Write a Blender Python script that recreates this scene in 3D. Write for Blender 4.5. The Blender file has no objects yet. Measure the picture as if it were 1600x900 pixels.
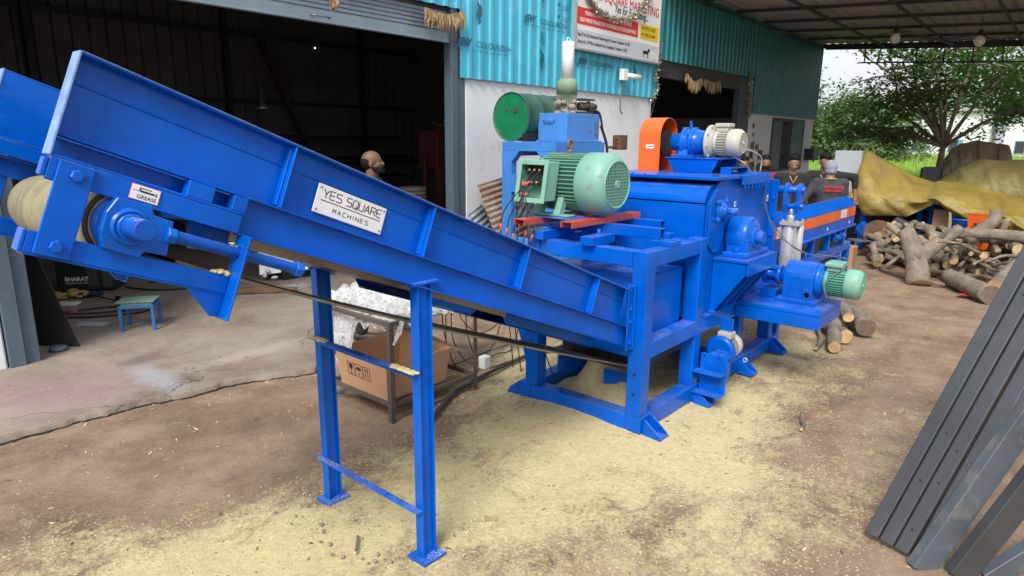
import bpy, math, random
from mathutils import Vector, Matrix, noise, Quaternion
random.seed(7)
S = bpy.context.scene
COL = S.collection
# ---------------------------------------------------------------- camera
FPX = 1012.6; YAW = math.radians(40.477); PIT = math.radians(12.988); ROL = math.radians(-0.562)
CAM = Vector((0, 0, 1.8))
_F = Vector((math.cos(YAW)*math.cos(PIT), math.sin(YAW)*math.cos(PIT), -math.sin(PIT)))
_r0 = Vector((math.sin(YAW), -math.cos(YAW), 0)); _d0 = _F.cross(_r0)
_R = _r0*math.cos(ROL) + _d0*math.sin(ROL); _D = _F.cross(_R)
cd = bpy.data.cameras.new('camera'); cam = bpy.data.objects.new('camera', cd); COL.objects.link(cam)
cam.matrix_world = Matrix(((_R.x, -_D.x, -_F.x, CAM.x), (_R.y, -_D.y, -_F.y, CAM.y), (_R.z, -_D.z, -_F.z, CAM.z), (0, 0, 0, 1)))
cd.sensor_width = 36; cd.lens = FPX/1600*36; cd.clip_start = 0.05; cd.clip_end = 2000
S.camera = cam
# ---------------------------------------------------------------- sky, sun, exposure
W = bpy.data.worlds.new("World"); S.world = W; W.use_nodes = True
nt = W.node_tree; bg = nt.nodes['Background']
sky = nt.nodes.new('ShaderNodeTexSky'); sky.sky_type = 'NISHITA'; sky.sun_disc = False
sky.sun_elevation = math.radians(58); sky.sun_rotation = math.radians(200)
sky.air_density = 1.0; sky.dust_density = 4.0; sky.ozone_density = 1.0
hs = nt.nodes.new('ShaderNodeHueSaturation'); hs.inputs['Saturation'].default_value = 0.22; hs.inputs['Value'].default_value = 1.25
nt.links.new(sky.outputs[0], hs.inputs['Color'])
cl = nt.nodes.new('ShaderNodeMix'); cl.data_type = 'RGBA'; cl.blend_type = 'MIX'; cl.inputs[0].default_value = .62      # bright even cloud cover over the blue
cl.inputs[7].default_value = (6.7, 7.1, 7.7, 1); nt.links.new(hs.outputs[0], cl.inputs[6]); nt.links.new(cl.outputs[2], bg.inputs['Color'])
bg.inputs['Strength'].default_value = 0.125
sl = bpy.data.lights.new('sun', 'SUN'); so = bpy.data.objects.new('sun', sl); COL.objects.link(so)
sl.energy = 2.7; sl.angle = math.radians(22); sl.color = (1, 0.96, 0.9)
SD = Vector((-0.62, -0.26, 0.74)).normalized()      # towards the sun
so.rotation_euler = SD.to_track_quat('Z', 'Y').to_euler()
sky.sun_elevation = math.asin(SD.z); sky.sun_rotation = math.atan2(SD.x, SD.y)
S.view_settings.view_transform = 'Standard'; S.view_settings.look = 'None'
S.view_settings.exposure = 0.35; S.view_settings.gamma = 1; S.view_settings.use_curve_mapping = False
S.render.engine = 'CYCLES'

# ---------------------------------------------------------------- helpers
def at(u, v, ax, val):
    "a point of the place seen in direction (u, v), on the plane axis = val"
    d = _R*((u-800)/FPX) + _D*((v-450)/FPX) + _F
    return CAM + d*((val-CAM[ax])/d[ax])

ORI = {}
def tag(o, label=None, cat=None, group=None, kind=None):
    if label: o['label'] = label
    if cat: o['category'] = cat
    if group: o['group'] = group
    if kind: o['kind'] = kind
    return o
def empty(name, loc, label, cat, group=None):
    o = bpy.data.objects.new(name, None); COL.objects.link(o); o.location = loc
    o.empty_display_size = 0.1
    ORI[o.name] = Vector(loc)
    return tag(o, label, cat, group)

SPLIT = {'wall', 'partition', 'belt_guard', 'lintel', 'shutter_leaf', 'bolt', 'lid_bolt', 'sticker', 'sticker_print', 'purlin', 'rafter', 'post', 'cladding_panel', 'brace', 'bolt_hole', 'rivet', 'motor_foot', 'terminal_stud', 'lead_tape', 'rail_pad', 'control_wire', 'motor_wire', 'motor_lead', 'screw_head', 'lower_rail', 'infeed_plate', 'board_label', 'bung', 'flap', 'carton_wall', 'plaster_damage', 'ram', 'hose', 'discharge_chute', 'vent_slots', 'eye', 'shoes', 'collar_edge', 'under_tarp_dark', 'emblem', 'sawdust_on_bracket_', 'roller_bearing'}
class MB:
    def __init__(s): s.v = []; s.f = []; s.sm = []; s.mi = []
    def add(s, vs, fs, sm=False, mi=0, M=None):
        b = len(s.v)
        for p in vs:
            p = Vector(p)
            s.v.append(M @ p if M is not None else p)
        for f in fs:
            s.f.append([b+i for i in f]); s.sm.append(sm); s.mi.append(mi)
        return s
    def box(s, x0, x1, y0, y1, z0, z1, mi=0, M=None):
        vs = [(x, y, z) for z in (z0, z1) for y in (y0, y1) for x in (x0, x1)]
        return s.add(vs, [(0,2,3,1),(4,5,7,6),(0,1,5,4),(2,6,7,3),(0,4,6,2),(1,3,7,5)], False, mi, M)
    def bar(s, p0, p1, w, h, up=(0,0,1), mi=0):
        p0 = Vector(p0); p1 = Vector(p1); d = (p1-p0); L = d.length; d.normalize()
        u = Vector(up); a = d.cross(u)
        if a.length < 1e-4: a = d.cross(Vector((1,0,0)))
        a.normalize(); u = a.cross(d).normalized()
        M = Matrix(((d.x,a.x,u.x,p0.x),(d.y,a.y,u.y,p0.y),(d.z,a.z,u.z,p0.z),(0,0,0,1)))
        return s.box(0, L, -w/2, w/2, -h/2, h/2, mi, M)
    def lathe(s, p0, axis, prof, n=28, mi=0, a0=0, cap=True, up=None):
        p0 = Vector(p0); d = Vector(axis).normalized()
        a = d.cross(Vector(up) if up else (Vector((0,0,1)) if abs(d.z) < .9 else Vector((1,0,0)))).normalized(); b = d.cross(a)
        base = len(s.v)
        for (t, r) in prof:
            for k in range(n):
                th = a0 + 2*math.pi*k/n
                s.v.append(p0 + d*t + a*(r*math.cos(th)) + b*(r*math.sin(th)))
        for i in range(len(prof)-1):
            t0, r0 = prof[i]; t1, r1 = prof[i+1]
            for k in range(n):
                k2 = (k+1) % n
                s.f.append([base+i*n+k, base+i*n+k2, base+(i+1)*n+k2, base+(i+1)*n+k])
                s.sm.append(n > 8); s.mi.append(mi)
        if cap:
            s.f.append([base+k for k in range(n)][::-1]); s.sm.append(False); s.mi.append(mi)
            e = base+(len(prof)-1)*n
            s.f.append([e+k for k in range(n)]); s.sm.append(False); s.mi.append(mi)
        return s
    def cyl(s, p0, p1, r, r1=None, n=20, mi=0):
        p0 = Vector(p0); p1 = Vector(p1); L = (p1-p0).length
        return s.lathe(p0, p1-p0, [(0, r), (L, r if r1 is None else r1)], n, mi)
    def hexn(s, p, ax, r, h, mi=0):
        return s.lathe(p, ax, [(0, r), (h*.8, r), (h, r*.8)], 6, mi)
    def tube(s, pts, r, n=8, mi=0, cap=True):
        pts = [Vector(p) for p in pts]; m = len(pts); base = len(s.v)
        rr = r if isinstance(r, (list, tuple)) else [r]*m
        d0 = (pts[1]-pts[0]).normalized()
        a = d0.cross(Vector((0,0,1)))
        if a.length < .05: a = d0.cross(Vector((1,0,0)))
        a.normalize()
        for i, p in enumerate(pts):
            d = (pts[min(i+1, m-1)]-pts[max(i-1, 0)]).normalized()
            a = (a - d*a.dot(d)).normalized(); b = d.cross(a)
            for k in range(n):
                th = 2*math.pi*k/n; s.v.append(p + (a*math.cos(th) + b*math.sin(th))*rr[i])
        for i in range(m-1):
            for k in range(n):
                k2 = (k+1) % n
                s.f.append([base+i*n+k, base+i*n+k2, base+(i+1)*n+k2, base+(i+1)*n+k]); s.sm.append(True); s.mi.append(mi)
        if cap:
            s.f.append([base+k for k in range(n)][::-1]); s.sm.append(False); s.mi.append(mi)
            e = base+(m-1)*n; s.f.append([e+k for k in range(n)]); s.sm.append(False); s.mi.append(mi)
        return s
    def prism(s, poly, vec, mi=0):
        n = len(poly); vec = Vector(vec); P = [Vector(p) for p in poly]
        nor = Vector((0,0,0))
        for i in range(n): nor += P[i].cross(P[(i+1) % n])
        if nor.dot(vec) > 0: P = P[::-1]
        vs = P + [p+vec for p in P]
        fs = [list(range(n)), list(range(2*n-1, n-1, -1))] + [[i, i+n, (i+1) % n+n, (i+1) % n] for i in range(n)]
        return s.add(vs, fs, False, mi)
    def torus(s, c, axis, R, r, n=20, m=8, mi=0, a0=0, a1=2*math.pi):
        c = Vector(c); d = Vector(axis).normalized()
        a = d.cross(Vector((0,0,1)) if abs(d.z) < .9 else Vector((1,0,0))).normalized(); b = d.cross(a)
        full = abs(a1-a0) > 6.28
        pts = [c + (a*math.cos(t)+b*math.sin(t))*R for t in [a0+(a1-a0)*k/n for k in range(n+1)]]
        return s.tube(pts, r, m, mi, not full)
    def ball(s, c, r, n=12, m=8, mi=0, M=None):
        c = Vector(c); r = Vector(r) if hasattr(r, '__len__') else Vector((r, r, r))
        vs = []; fs = []
        for i in range(m+1):
            ph = math.pi*i/m
            for k in range(n):
                th = 2*math.pi*k/n
                q = Vector((r.x*math.sin(ph)*math.cos(th), r.y*math.sin(ph)*math.sin(th), r.z*math.cos(ph)))
                if M is not None: q = M.to_3x3() @ q
                vs.append(c+q)
        for i in range(m):
            for k in range(n):
                k2 = (k+1) % n; fs.append([i*n+k, (i+1)*n+k, (i+1)*n+k2, i*n+k2])
        return s.add(vs, fs, True, mi)
    def grid(s, fn, nu, nv, sm=True, mi=0):
        vs = [fn(i/nu, j/nv) for j in range(nv+1) for i in range(nu+1)]
        fs = [[j*(nu+1)+i, j*(nu+1)+i+1, (j+1)*(nu+1)+i+1, (j+1)*(nu+1)+i] for j in range(nv) for i in range(nu)]
        return s.add(vs, fs, sm, mi)
    def comps(s):
        par = list(range(len(s.v)))
        def find(a):
            while par[a] != a: par[a] = par[par[a]]; a = par[a]
            return a
        for f in s.f:
            r = find(f[0])
            for i in f[1:]: par[find(i)] = r
        out = {}
        for k, f in enumerate(s.f):
            c = out.setdefault(find(f[0]), MB()); m_ = c.__dict__.setdefault('mp', {})
            nf = []
            for i in f:
                if i not in m_: m_[i] = len(c.v); c.v.append(s.v[i])
                nf.append(m_[i])
            c.f.append(nf); c.sm.append(s.sm[k]); c.mi.append(s.mi[k])
        return list(out.values())
    def build(s, name, mat, parent=None, bevel=0, label=None, solid=0, seg=1):
        if name in SPLIT and parent is not None:
            cs = s.comps(); o = None
            if 1 < len(cs) <= 100:
                for c in cs: o = c._build(name, mat, parent, bevel, label, solid, seg)
                return o
        return s._build(name, mat, parent, bevel, label, solid, seg)
    def _build(s, name, mat, parent=None, bevel=0, label=None, solid=0, seg=1):
        o0 = ORI[parent.name] if parent is not None else Vector((0, 0, 0))
        if parent is None and s.v:
            xs = [p.x for p in s.v]; ys = [p.y for p in s.v]; zs = [p.z for p in s.v]
            o0 = Vector(((min(xs)+max(xs))/2, (min(ys)+max(ys))/2, min(zs)))
        me = bpy.data.meshes.new(name)
        me.from_pydata([tuple(p-o0) for p in s.v], [], s.f)
        me.polygons.foreach_set('use_smooth', s.sm); me.polygons.foreach_set('material_index', s.mi)
        for m in (mat if isinstance(mat, (list, tuple)) else [mat]): me.materials.append(m)
        me.validate(); me.update()
        o = bpy.data.objects.new(name, me); COL.objects.link(o)
        if parent is not None:
            o.parent = parent
        else: o.location = o0
        ORI[o.name] = o0.copy()
        if solid:
            md = o.modifiers.new('solid', 'SOLIDIFY'); md.thickness = solid; md.offset = 0
        if bevel:
            md = o.modifiers.new('bevel', 'BEVEL'); md.width = bevel; md.segments = seg; md.limit_method = 'ANGLE'; md.angle_limit = math.radians(50)
        if label: o['label'] = label
        return o

def text(name, s, size, org, xd, yd, mat, parent, depth=0.0008, align='LEFT', shear=0, bold=0, sx=1.0):
    cu = bpy.data.curves.new('t', 'FONT'); cu.body = s; cu.size = size; cu.extrude = depth; cu.align_x = align; cu.shear = shear; cu.offset = bold
    to = bpy.data.objects.new('t', cu); COL.objects.link(to)
    dg = bpy.context.evaluated_depsgraph_get(); me = bpy.data.meshes.new_from_object(to.evaluated_get(dg))
    bpy.data.objects.remove(to)
    x = Vector(xd).normalized(); y = Vector(yd).normalized(); z = x.cross(y); org = Vector(org)
    b = MB(); b.v = [org + x*(p.co.x*sx) + y*p.co.y + z*p.co.z for p in me.vertices]
    b.f = [list(p.vertices) for p in me.polygons]; b.sm = [False]*len(b.f); b.mi = [0]*len(b.f)
    if name is None: return b
    return b.build(name, mat, parent)
def merge(a, b, mi=None):
    n = len(a.v); a.v += b.v; a.f += [[n+i for i in f] for f in b.f]; a.sm += b.sm; a.mi += (b.mi if mi is None else [mi]*len(b.f)); return a

# ---------------------------------------------------------------- materials
def newmat(name):
    m = bpy.data.materials.new(name); m.use_nodes = True; t = m.node_tree
    return m, t, t.nodes['Principled BSDF']
def nz(t, scale, det=4, rough=.6, co=None, dist=0):
    n = t.nodes.new('ShaderNodeTexNoise'); n.inputs['Scale'].default_value = scale; n.inputs['Detail'].default_value = det
    n.inputs['Roughness'].default_value = rough; n.inputs['Distortion'].default_value = dist
    if co is not None: t.links.new(co, n.inputs['Vector'])
    return n.outputs['Fac']
def ramp(t, fac, a, b, c0=(0,0,0,1), c1=(1,1,1,1)):
    r = t.nodes.new('ShaderNodeValToRGB'); r.color_ramp.elements[0].position = a; r.color_ramp.elements[1].position = b
    r.color_ramp.elements[0].color = c0; r.color_ramp.elements[1].color = c1
    t.links.new(fac, r.inputs[0]); return r.outputs[0]
def mix(t, fac, a, b, mode='MIX'):
    n = t.nodes.new('ShaderNodeMix'); n.data_type = 'RGBA'; n.blend_type = mode
    for s, x in ((n.inputs[0], fac), (n.inputs[6], a), (n.inputs[7], b)):
        if isinstance(x, (int, float)): s.default_value = x
        elif isinstance(x, tuple): s.default_value = x if len(x) == 4 else (*x, 1)
        else: t.links.new(x, s)
    return n.outputs[2]
def mth(t, op, a, b=0.0, clamp=False):
    n = t.nodes.new('ShaderNodeMath'); n.operation = op; n.use_clamp = clamp
    for s, x in ((n.inputs[0], a), (n.inputs[1], b)):
        if isinstance(x, (int, float)): s.default_value = x
        else: t.links.new(x, s)
    return n.outputs[0]
def coords(t, kind='Position'):
    if kind == 'Position':
        g = t.nodes.new('ShaderNodeNewGeometry'); return g.outputs['Position']
    return t.nodes.new('ShaderNodeTexCoord').outputs[kind]
def bump(t, p, h, strength=.3, dist=.01):
    n = t.nodes.new('ShaderNodeBump'); n.inputs['Strength'].default_value = strength; n.inputs['Distance'].default_value = dist
    t.links.new(h, n.inputs['Height']); t.links.new(n.outputs[0], p.inputs['Normal']); return n

def paint(name, col, rough=.4, var=.2, metal=0, grime=None, gamt=.5, gsc=3, bsc=0, bst=.15, bd=.004, dust=None, dth=.8, vsc=2.0, coat=0, kind='Object', brush=0):
    m, t, p = newmat(name); co = coords(t, kind)
    a = nz(t, vsc, 3, .6, co); dark = tuple(c*(1-var) for c in col); lite = tuple(min(1, c*(1+var*.6)) for c in col)
    c = mix(t, ramp(t, a, .3, .7), dark, lite)
    if grime:
        g = ramp(t, nz(t, gsc, 8, .7, co, .3), .62-gamt*.3, .78-gamt*.1); c = mix(t, g, c, grime)
        t.links.new(mth(t, 'ADD', mth(t, 'MULTIPLY', g, .35), rough, True), p.inputs['Roughness'])
    else:
        r = mth(t, 'ADD', mth(t, 'MULTIPLY', nz(t, vsc*4, 4, .6, co), .25), rough-.12, True); t.links.new(r, p.inputs['Roughness'])
    if dust:
        g = t.nodes.new('ShaderNodeNewGeometry'); sx = t.nodes.new('ShaderNodeSeparateXYZ'); t.links.new(g.outputs['Normal'], sx.inputs[0])
        up = ramp(t, sx.outputs[2], .75, .98); sp = ramp(t, nz(t, 160, 2, .6, co), .5, .62); bl = ramp(t, nz(t, 5, 4, .6, co), .35, .62)
        k = mth(t, 'MULTIPLY', mth(t, 'MULTIPLY', up, sp), mth(t, 'MULTIPLY', bl, dth)); c = mix(t, k, c, dust)
    t.links.new(c, p.inputs['Base Color']); p.inputs['Metallic'].default_value = metal
    if coat: p.inputs['Coat Weight'].default_value = coat; p.inputs['Coat Roughness'].default_value = .15
    if brush:      # faint brush marks, thin scratches and hand-worn spots of the paint coat itself
        mp = t.nodes.new('ShaderNodeMapping'); mp.inputs['Scale'].default_value = (3, 3, 40); mp.inputs['Rotation'].default_value = (0, .37, 0); t.links.new(co, mp.inputs[0])
        c = mix(t, mth(t, 'MULTIPLY', ramp(t, nz(t, 1.6, 5, .7, mp.outputs[0], .4), .45, .75), .14), c, tuple(x*1.5+.002 for x in col))
        c = mix(t, mth(t, 'MULTIPLY', ramp(t, nz(t, 26, 8, .85, co, .6), .68, .76), .25), c, (.20, .26, .42)); t.links.new(c, p.inputs['Base Color'])
    if bsc: bump(t, p, nz(t, bsc, 5, .6, co), bst, bd)
    return m
DUST = (.62, .55, .36)
M = {}
M['blue'] = paint('blue_enamel', (.0000, .105, .56), .20, .25, dust=DUST, dth=.55, bsc=9, bst=.18, bd=.012, coat=.0, vsc=3, brush=1)
M['blue2'] = paint('blue_enamel_cast', (.0005, .112, .56), .24, .25, dust=DUST, dth=.3, bsc=60, bst=.35, bd=.003, coat=.08, vsc=6)
M['blued'] = paint('blue_enamel_dusty', (.004, .10, .52), .45, .25, dust=(.7, .66, .5), dth=1.0, bsc=40, bst=.2, bd=.004, vsc=6, grime=(.35,.40,.50), gamt=.1, gsc=9)
M['lblue'] = paint('light_blue_old_paint', (.05, .22, .62), .55, .25, grime=(.10, .08, .06), gamt=.12, gsc=5, bsc=20, bst=.2)
M['edge'] = paint('worn_edge_sky_sheen', (.20, .34, .66), .45, .3, vsc=20, dust=(.7, .72, .7), dth=.8)  # worn dusty edge; the bright sky reflection is painted into its pale tone too
M['orange'] = paint('orange_enamel', (.78, .125, .014), .36, .18, coat=.2, bsc=10, bst=.06, bd=.004, vsc=3)
M['orange2'] = paint('orange_old_paint', (.55, .09, .05), .5, .3, grime=(.05,.05,.08), gamt=.15, gsc=12, bsc=30)
M['mint'] = paint('mint_green_motor_paint', (.20, .42, .32), .42, .12, grime=(.18, .13, .08), gamt=.16, gsc=7, bsc=30, bst=.08, bd=.003)
M['mint2'] = paint('mint_green_fin_paint', (.13, .34, .235), .45, .2, grime=(.10, .09, .06), gamt=.2, gsc=8)
M['mintd'] = paint('green_motor_paint', (.07, .26, .18), .42, .2, grime=(.05, .06, .05), gamt=.15, gsc=8, bsc=30, bst=.1, bd=.003)
M['mintd2'] = paint('green_gear_motor_paint', (.10, .36, .27), .42, .2, bsc=30, bst=.1, bd=.003)
M['beige'] = paint('beige_motor_paint', (.47, .45, .38), .45, .12, bsc=50, bst=.1, bd=.002)
M['grille'] = paint('grille_dark', (.02, .045, .04), .6, .1)
for k_ in ('blue', 'blue2', 'blued'): M[k_].node_tree.nodes['Principled BSDF'].inputs['Specular IOR Level'].default_value = .27
M['silver'] = paint('silver_tube_paint', (.50, .50, .50), .35, .1, metal=.3, bsc=10, bst=.05)
M['white'] = paint('white_enamel', (.78, .79, .80), .35, .04)
M['label'] = paint('label_white', (.78, .78, .76), .4, .03)
M['ink'] = paint('black_ink', (.015, .015, .03), .5, .1)
M['inkred'] = paint('red_ink', (.65, .05, .06), .5, .1)
M['black'] = paint('black_rubber', (.015, .015, .016), .6, .2)
M['belt'] = paint('dusty_belt', (.33, .29, .17), .85, .25, grime=(.12, .12, .09), gamt=.5, gsc=9, bsc=80, bst=.4, bd=.003)
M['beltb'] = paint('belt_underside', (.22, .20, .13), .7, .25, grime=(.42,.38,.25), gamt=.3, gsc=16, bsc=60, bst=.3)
M['galv'] = paint('galvanised_sheet', (.55, .56, .57), .38, .12, metal=.55, bsc=5, bst=.08)
M['pan'] = paint('worn_pan_underside', (.35, .33, .30), .35, .35, metal=.6, grime=(.20, .14, .09), gamt=.3, gsc=4)
M['steel'] = paint('bare_steel', (.28, .27, .26), .4, .25, metal=.8, grime=(.2, .1, .05), gamt=.1)
M['darksteel'] = paint('mill_scale_steel', (.100, .106, .113), .30, .3, metal=.45, grime=(.05, .05, .052), gamt=.42, gsc=2.6, bsc=25, bst=.08, bd=.003, vsc=2.5)
M['dustysteel'] = paint('dusty_blue_grey_steel', (.125, .145, .17), .5, .3, metal=.3, grime=(.26, .23, .19), gamt=.35, gsc=9, bsc=60, bst=.15)
M['rust'] = paint('rusty_steel', (.13, .065, .035), .8, .4, grime=(.05, .035, .03), gamt=.4, gsc=10, bsc=60, bst=.4)
M['greysteel'] = paint('grey_painted_steel', (.085, .125, .16), .5, .15, grime=(.2, .19, .17), gamt=.05, gsc=5, bsc=20, bst=.1)
M['shutter'] = paint('grey_shutter_paint', (.20, .26, .31), .5, .15, grime=(.3, .27, .2), gamt=.15, gsc=3)
M['darkgrey'] = paint('dark_grey_steel', (.045, .045, .055), .55, .2)
M['rack'] = paint('angle_iron_brown', (.11, .09, .08), .65, .3, metal=.2, grime=(.17,.10,.06), gamt=.2, gsc=10)
M['cable'] = paint('black_cable', (.02, .02, .02), .5, .2)
M['wire'] = paint('grey_wire', (.14, .14, .14), .5, .2)
M['white_wire'] = paint('white_cord', (.5, .5, .5), .5, .1)
# ---------------------------------------------------------------- ground
def frange(a, b, s):
    n = max(1, int(round((b-a)/s))); return [a+(b-a)*i/n for i in range(n)]
def gauss(x, y, cx, cy, rx, ry=None, rot=0):
    ry = ry or rx; c, s = math.cos(rot), math.sin(rot); dx, dy = x-cx, y-cy
    a = (dx*c+dy*s)/rx; b = (-dx*s+dy*c)/ry; return math.exp(-(a*a+b*b))
EDGE = [(-6, 4.9), (0.2, 4.72), (0.73, 4.66), (1.4, 4.62), (2.08, 4.53), (2.45, 4.42), (2.68, 4.30), (3.1, 4.75), (3.9, 5.3), (5.2, 5.7), (8, 5.85), (22, 5.9)]
def edge_y(x):
    for (a, b), (c, d) in zip(EDGE, EDGE[1:]):
        if a <= x <= c: y = b+(d-b)*(x-a)/(c-a); break
    else: y = EDGE[0][1] if x < EDGE[0][0] else EDGE[-1][1]
    return y + .05*noise.noise((x*3, 7, 0)) + .03*noise.noise((x*11, 3, 0))
def dust(x, y):
    d = 0
    for g in ((2.5, 2.0, 1.0, .8, 0, .55), (1.75, 2.3, .7, .6, 0, .4), (.9, 2.5, .9, .5, -.5, .5), (3.7, 2.3, .9, .8, 0, .7), (3.2, 2.2, .7, .6, 0, .3),
              (4.7, 1.55, 1.6, .35, 0, .45), (3.4, 1.2, 1.2, .45, .2, .27), (2.5, 1.0, .9, .4, 0, .16), (5.5, 2.3, 1.8, .8, 0, .35), (3.9, 3.2, .9, .4, 0, .35), (5.3, 3.4, 1.5, .5, 0, .35)):
        d += g[5]*gauss(x, y, *g[:5])
    d += .45*gauss(x, y, .7, 3.1, .45, .45) + .35*gauss(x, y, 1.1, 2.6, .5, .4)
    d += .14*max(0, 1-abs(y-1.0)/2.2)*max(0, 1-abs(x-3)/3.6)
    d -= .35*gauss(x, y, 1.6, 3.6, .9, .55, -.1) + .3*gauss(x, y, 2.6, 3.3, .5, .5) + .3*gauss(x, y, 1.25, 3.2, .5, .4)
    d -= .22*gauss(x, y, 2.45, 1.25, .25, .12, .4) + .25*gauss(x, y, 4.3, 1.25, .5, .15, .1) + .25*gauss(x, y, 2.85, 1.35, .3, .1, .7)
    return d
def gh(x, y):
    h = .012*noise.noise((x*1.3, y*1.3, 0)) + .010*noise.noise((x*4, y*4, 2)) + .004*noise.noise((x*13, y*13, 5))
    h *= max(.2, min(1, 1-(abs(x)-20)/40)) if abs(x) > 20 else 1
    h += .27*gauss(x, y, 3.74, 2.36, .11) + .10*gauss(x, y, 3.74, 2.36, .26) + .05*gauss(x, y, 3.8, 2.3, .55) + .035*gauss(x, y, 3.0, 2.35, .5) + .02*gauss(x, y, 1.75, 2.4, .5)
    e = edge_y(x)
    h -= .012*math.exp(-((y-e)/.05)**2) if x < 6 else 0
    h -= .03*math.exp(-((y-6.2)/3)**2)*0
    if y > e+.05: h = -.05
    return h - .012
xs = frange(-300, -20, 40)+frange(-20, -1, 1.2)+frange(-1, 7.5, .045)+frange(7.5, 16, .12)+frange(16, 40, 1.5)+frange(40, 400, 30)+[400]
ys = frange(-300, -20, 40)+frange(-20, -1.5, 1.0)+frange(-1.5, 5.8, .045)+frange(5.8, 16, 1.0)+frange(16, 40, 4)+frange(40, 400, 40)+[400]
nx, ny = len(xs), len(ys)
g = MB(); g.v = [Vector((x, y, gh(x, y))) for y in ys for x in xs]
g.f = [[j*nx+i, j*nx+i+1, (j+1)*nx+i+1, (j+1)*nx+i] for j in range(ny-1) for i in range(nx-1)]; g.sm = [True]*len(g.f); g.mi = [0]*len(g.f)
m, t, p = newmat('soil_with_sawdust')
co = coords(t, 'Position')
at_ = t.nodes.new('ShaderNodeAttribute'); at_.attribute_name = 'sawdust'
soil = mix(t, ramp(t, nz(t, 2.2, 6, .65, co), .3, .7), (.145, .085, .056), (.40, .275, .195))
soil = mix(t, mth(t, 'MULTIPLY', ramp(t, nz(t, 45, 5, .7, co), .35, .7), .45), soil, (.33, .26, .19))
soil = mix(t, mth(t, 'MULTIPLY', ramp(t, nz(t, .8, 4, .6, co, .5), .55, .72), .5), soil, (.12, .075, .05))
saw = mix(t, nz(t, 30, 6, .75, co), (.45, .36, .175), (.79, .675, .395))
saw = mix(t, mth(t, 'MULTIPLY', ramp(t, nz(t, 9, 8, .8, co, .4), .55, .8), .6), saw, (.30, .24, .15))
k = mth(t, 'ADD', mth(t, 'MULTIPLY', at_.outputs['Fac'], .85), mth(t, 'MULTIPLY', mth(t, 'SUBTRACT', nz(t, 2.6, 12, .74, co, .3), .5), 1.9))
k = mth(t, 'ADD', k, mth(t, 'MULTIPLY', mth(t, 'SUBTRACT', nz(t, 55, 5, .7, co), .5), 1.3))
mpn = t.nodes.new('ShaderNodeMapping'); mpn.inputs['Rotation'].default_value = (0, 0, .6); mpn.inputs['Scale'].default_value = (1, 1.6, 1); t.links.new(co, mpn.inputs[0])
scf = ramp(t, nz(t, 2.6, 9, .75, mpn.outputs[0], 1.2), .50, .70)
k = mth(t, 'SUBTRACT', k, mth(t, 'MULTIPLY', scf, .52))
kk = ramp(t, k, .10, .66)
c = mix(t, kk, soil, saw)
vo = t.nodes.new('ShaderNodeTexVoronoi'); vo.inputs['Scale'].default_value = 55; t.links.new(co, vo.inputs['Vector'])
sc = t.nodes.new('ShaderNodeSeparateColor'); t.links.new(vo.outputs['Color'], sc.inputs[0])
fl = mth(t, 'MULTIPLY', mth(t, 'LESS_THAN', vo.outputs['Distance'], .26), mth(t, 'GREATER_THAN', sc.outputs[0], .62))
fl = mth(t, 'MULTIPLY', fl, ramp(t, mth(t, 'ADD', at_.outputs['Fac'], nz(t, 1.5, 3, .6, co)), .45, .8))
c = mix(t, mth(t, 'MULTIPLY', fl, .75), c, (.74, .68, .46))
dk = mth(t, 'MULTIPLY', mth(t, 'LESS_THAN', vo.outputs['Distance'], .26), mth(t, 'LESS_THAN', sc.outputs[1], .10))
c = mix(t, mth(t, 'MULTIPLY', dk, .6), c, (.10, .07, .05))
t.links.new(c, p.inputs['Base Color']); p.inputs['Roughness'].default_value = .95; p.inputs['Specular IOR Level'].default_value = .15
hh = mth(t, 'ADD', mth(t, 'ADD', mth(t, 'MULTIPLY', nz(t, 14, 8, .75, co, .3), 1.2), mth(t, 'MULTIPLY', nz(t, 130, 3, .7, co), .25)), mth(t, 'MULTIPLY', kk, .25))
bump(t, p, hh, .75, .022)
go = g.build('ground', m); tag(go, kind='structure')
va = go.data.attributes.new('sawdust', 'FLOAT', 'POINT')
va.data.foreach_set('value', [dust(x, y) if (-2 < x < 10 and -3 < y < 6) else .0 for y in ys for x in xs])

# concrete apron and workshop floor, ragged front edge
g = MB(); xs2 = frange(-6, 0, .3)+frange(0, 6, .03)+frange(6, 21, .5)+[21]
rows = [0, .0, .010, .05, .15]+[.15+.1*i for i in range(1, 45)]+[4.9, 5.5, 6.2, 7, 7.6]
for j, d in enumerate(rows):
    for x in xs2:
        e = edge_y(x); y = e+d*(13.2-e)/7.6 if d > 1 else e+d
        if j > 1 and d <= 1: y += 0
        z = -.06 if j == 0 else (.026+.008*noise.noise((x*18, 1, 0)) if j == 1 else .030 + .006*noise.noise((x*.9, y*.9, 4)) + .003*noise.noise((x*6, y*6, 4)))
        if d <= .15: y += .014*noise.noise((x*26, d*5, 0))+.010*noise.noise((x*60, 3, 0))
        g.v.append(Vector((x, y, z)))
n2 = len(xs2)
g.f = [[j*n2+i, j*n2+i+1, (j+1)*n2+i+1, (j+1)*n2+i] for j in range(len(rows)-1) for i in range(n2-1)]; g.sm = [True]*len(g.f); g.mi = [0]*len(g.f)
m, t, p = newmat('worn_concrete'); co = coords(t, 'Position')
c = mix(t, ramp(t, nz(t, 1.4, 8, .65, co, .3), .3, .7), (.20, .155, .12), (.36, .305, .25))
c = mix(t, mth(t, 'MULTIPLY', ramp(t, nz(t, 22, 6, .8, co), .45, .75), .4), c, (.42, .37, .31))
c = mix(t, mth(t, 'MULTIPLY', ramp(t, nz(t, .7, 5, .7, co, .8), .5, .66), .6), c, (.15, .105, .08))
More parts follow.
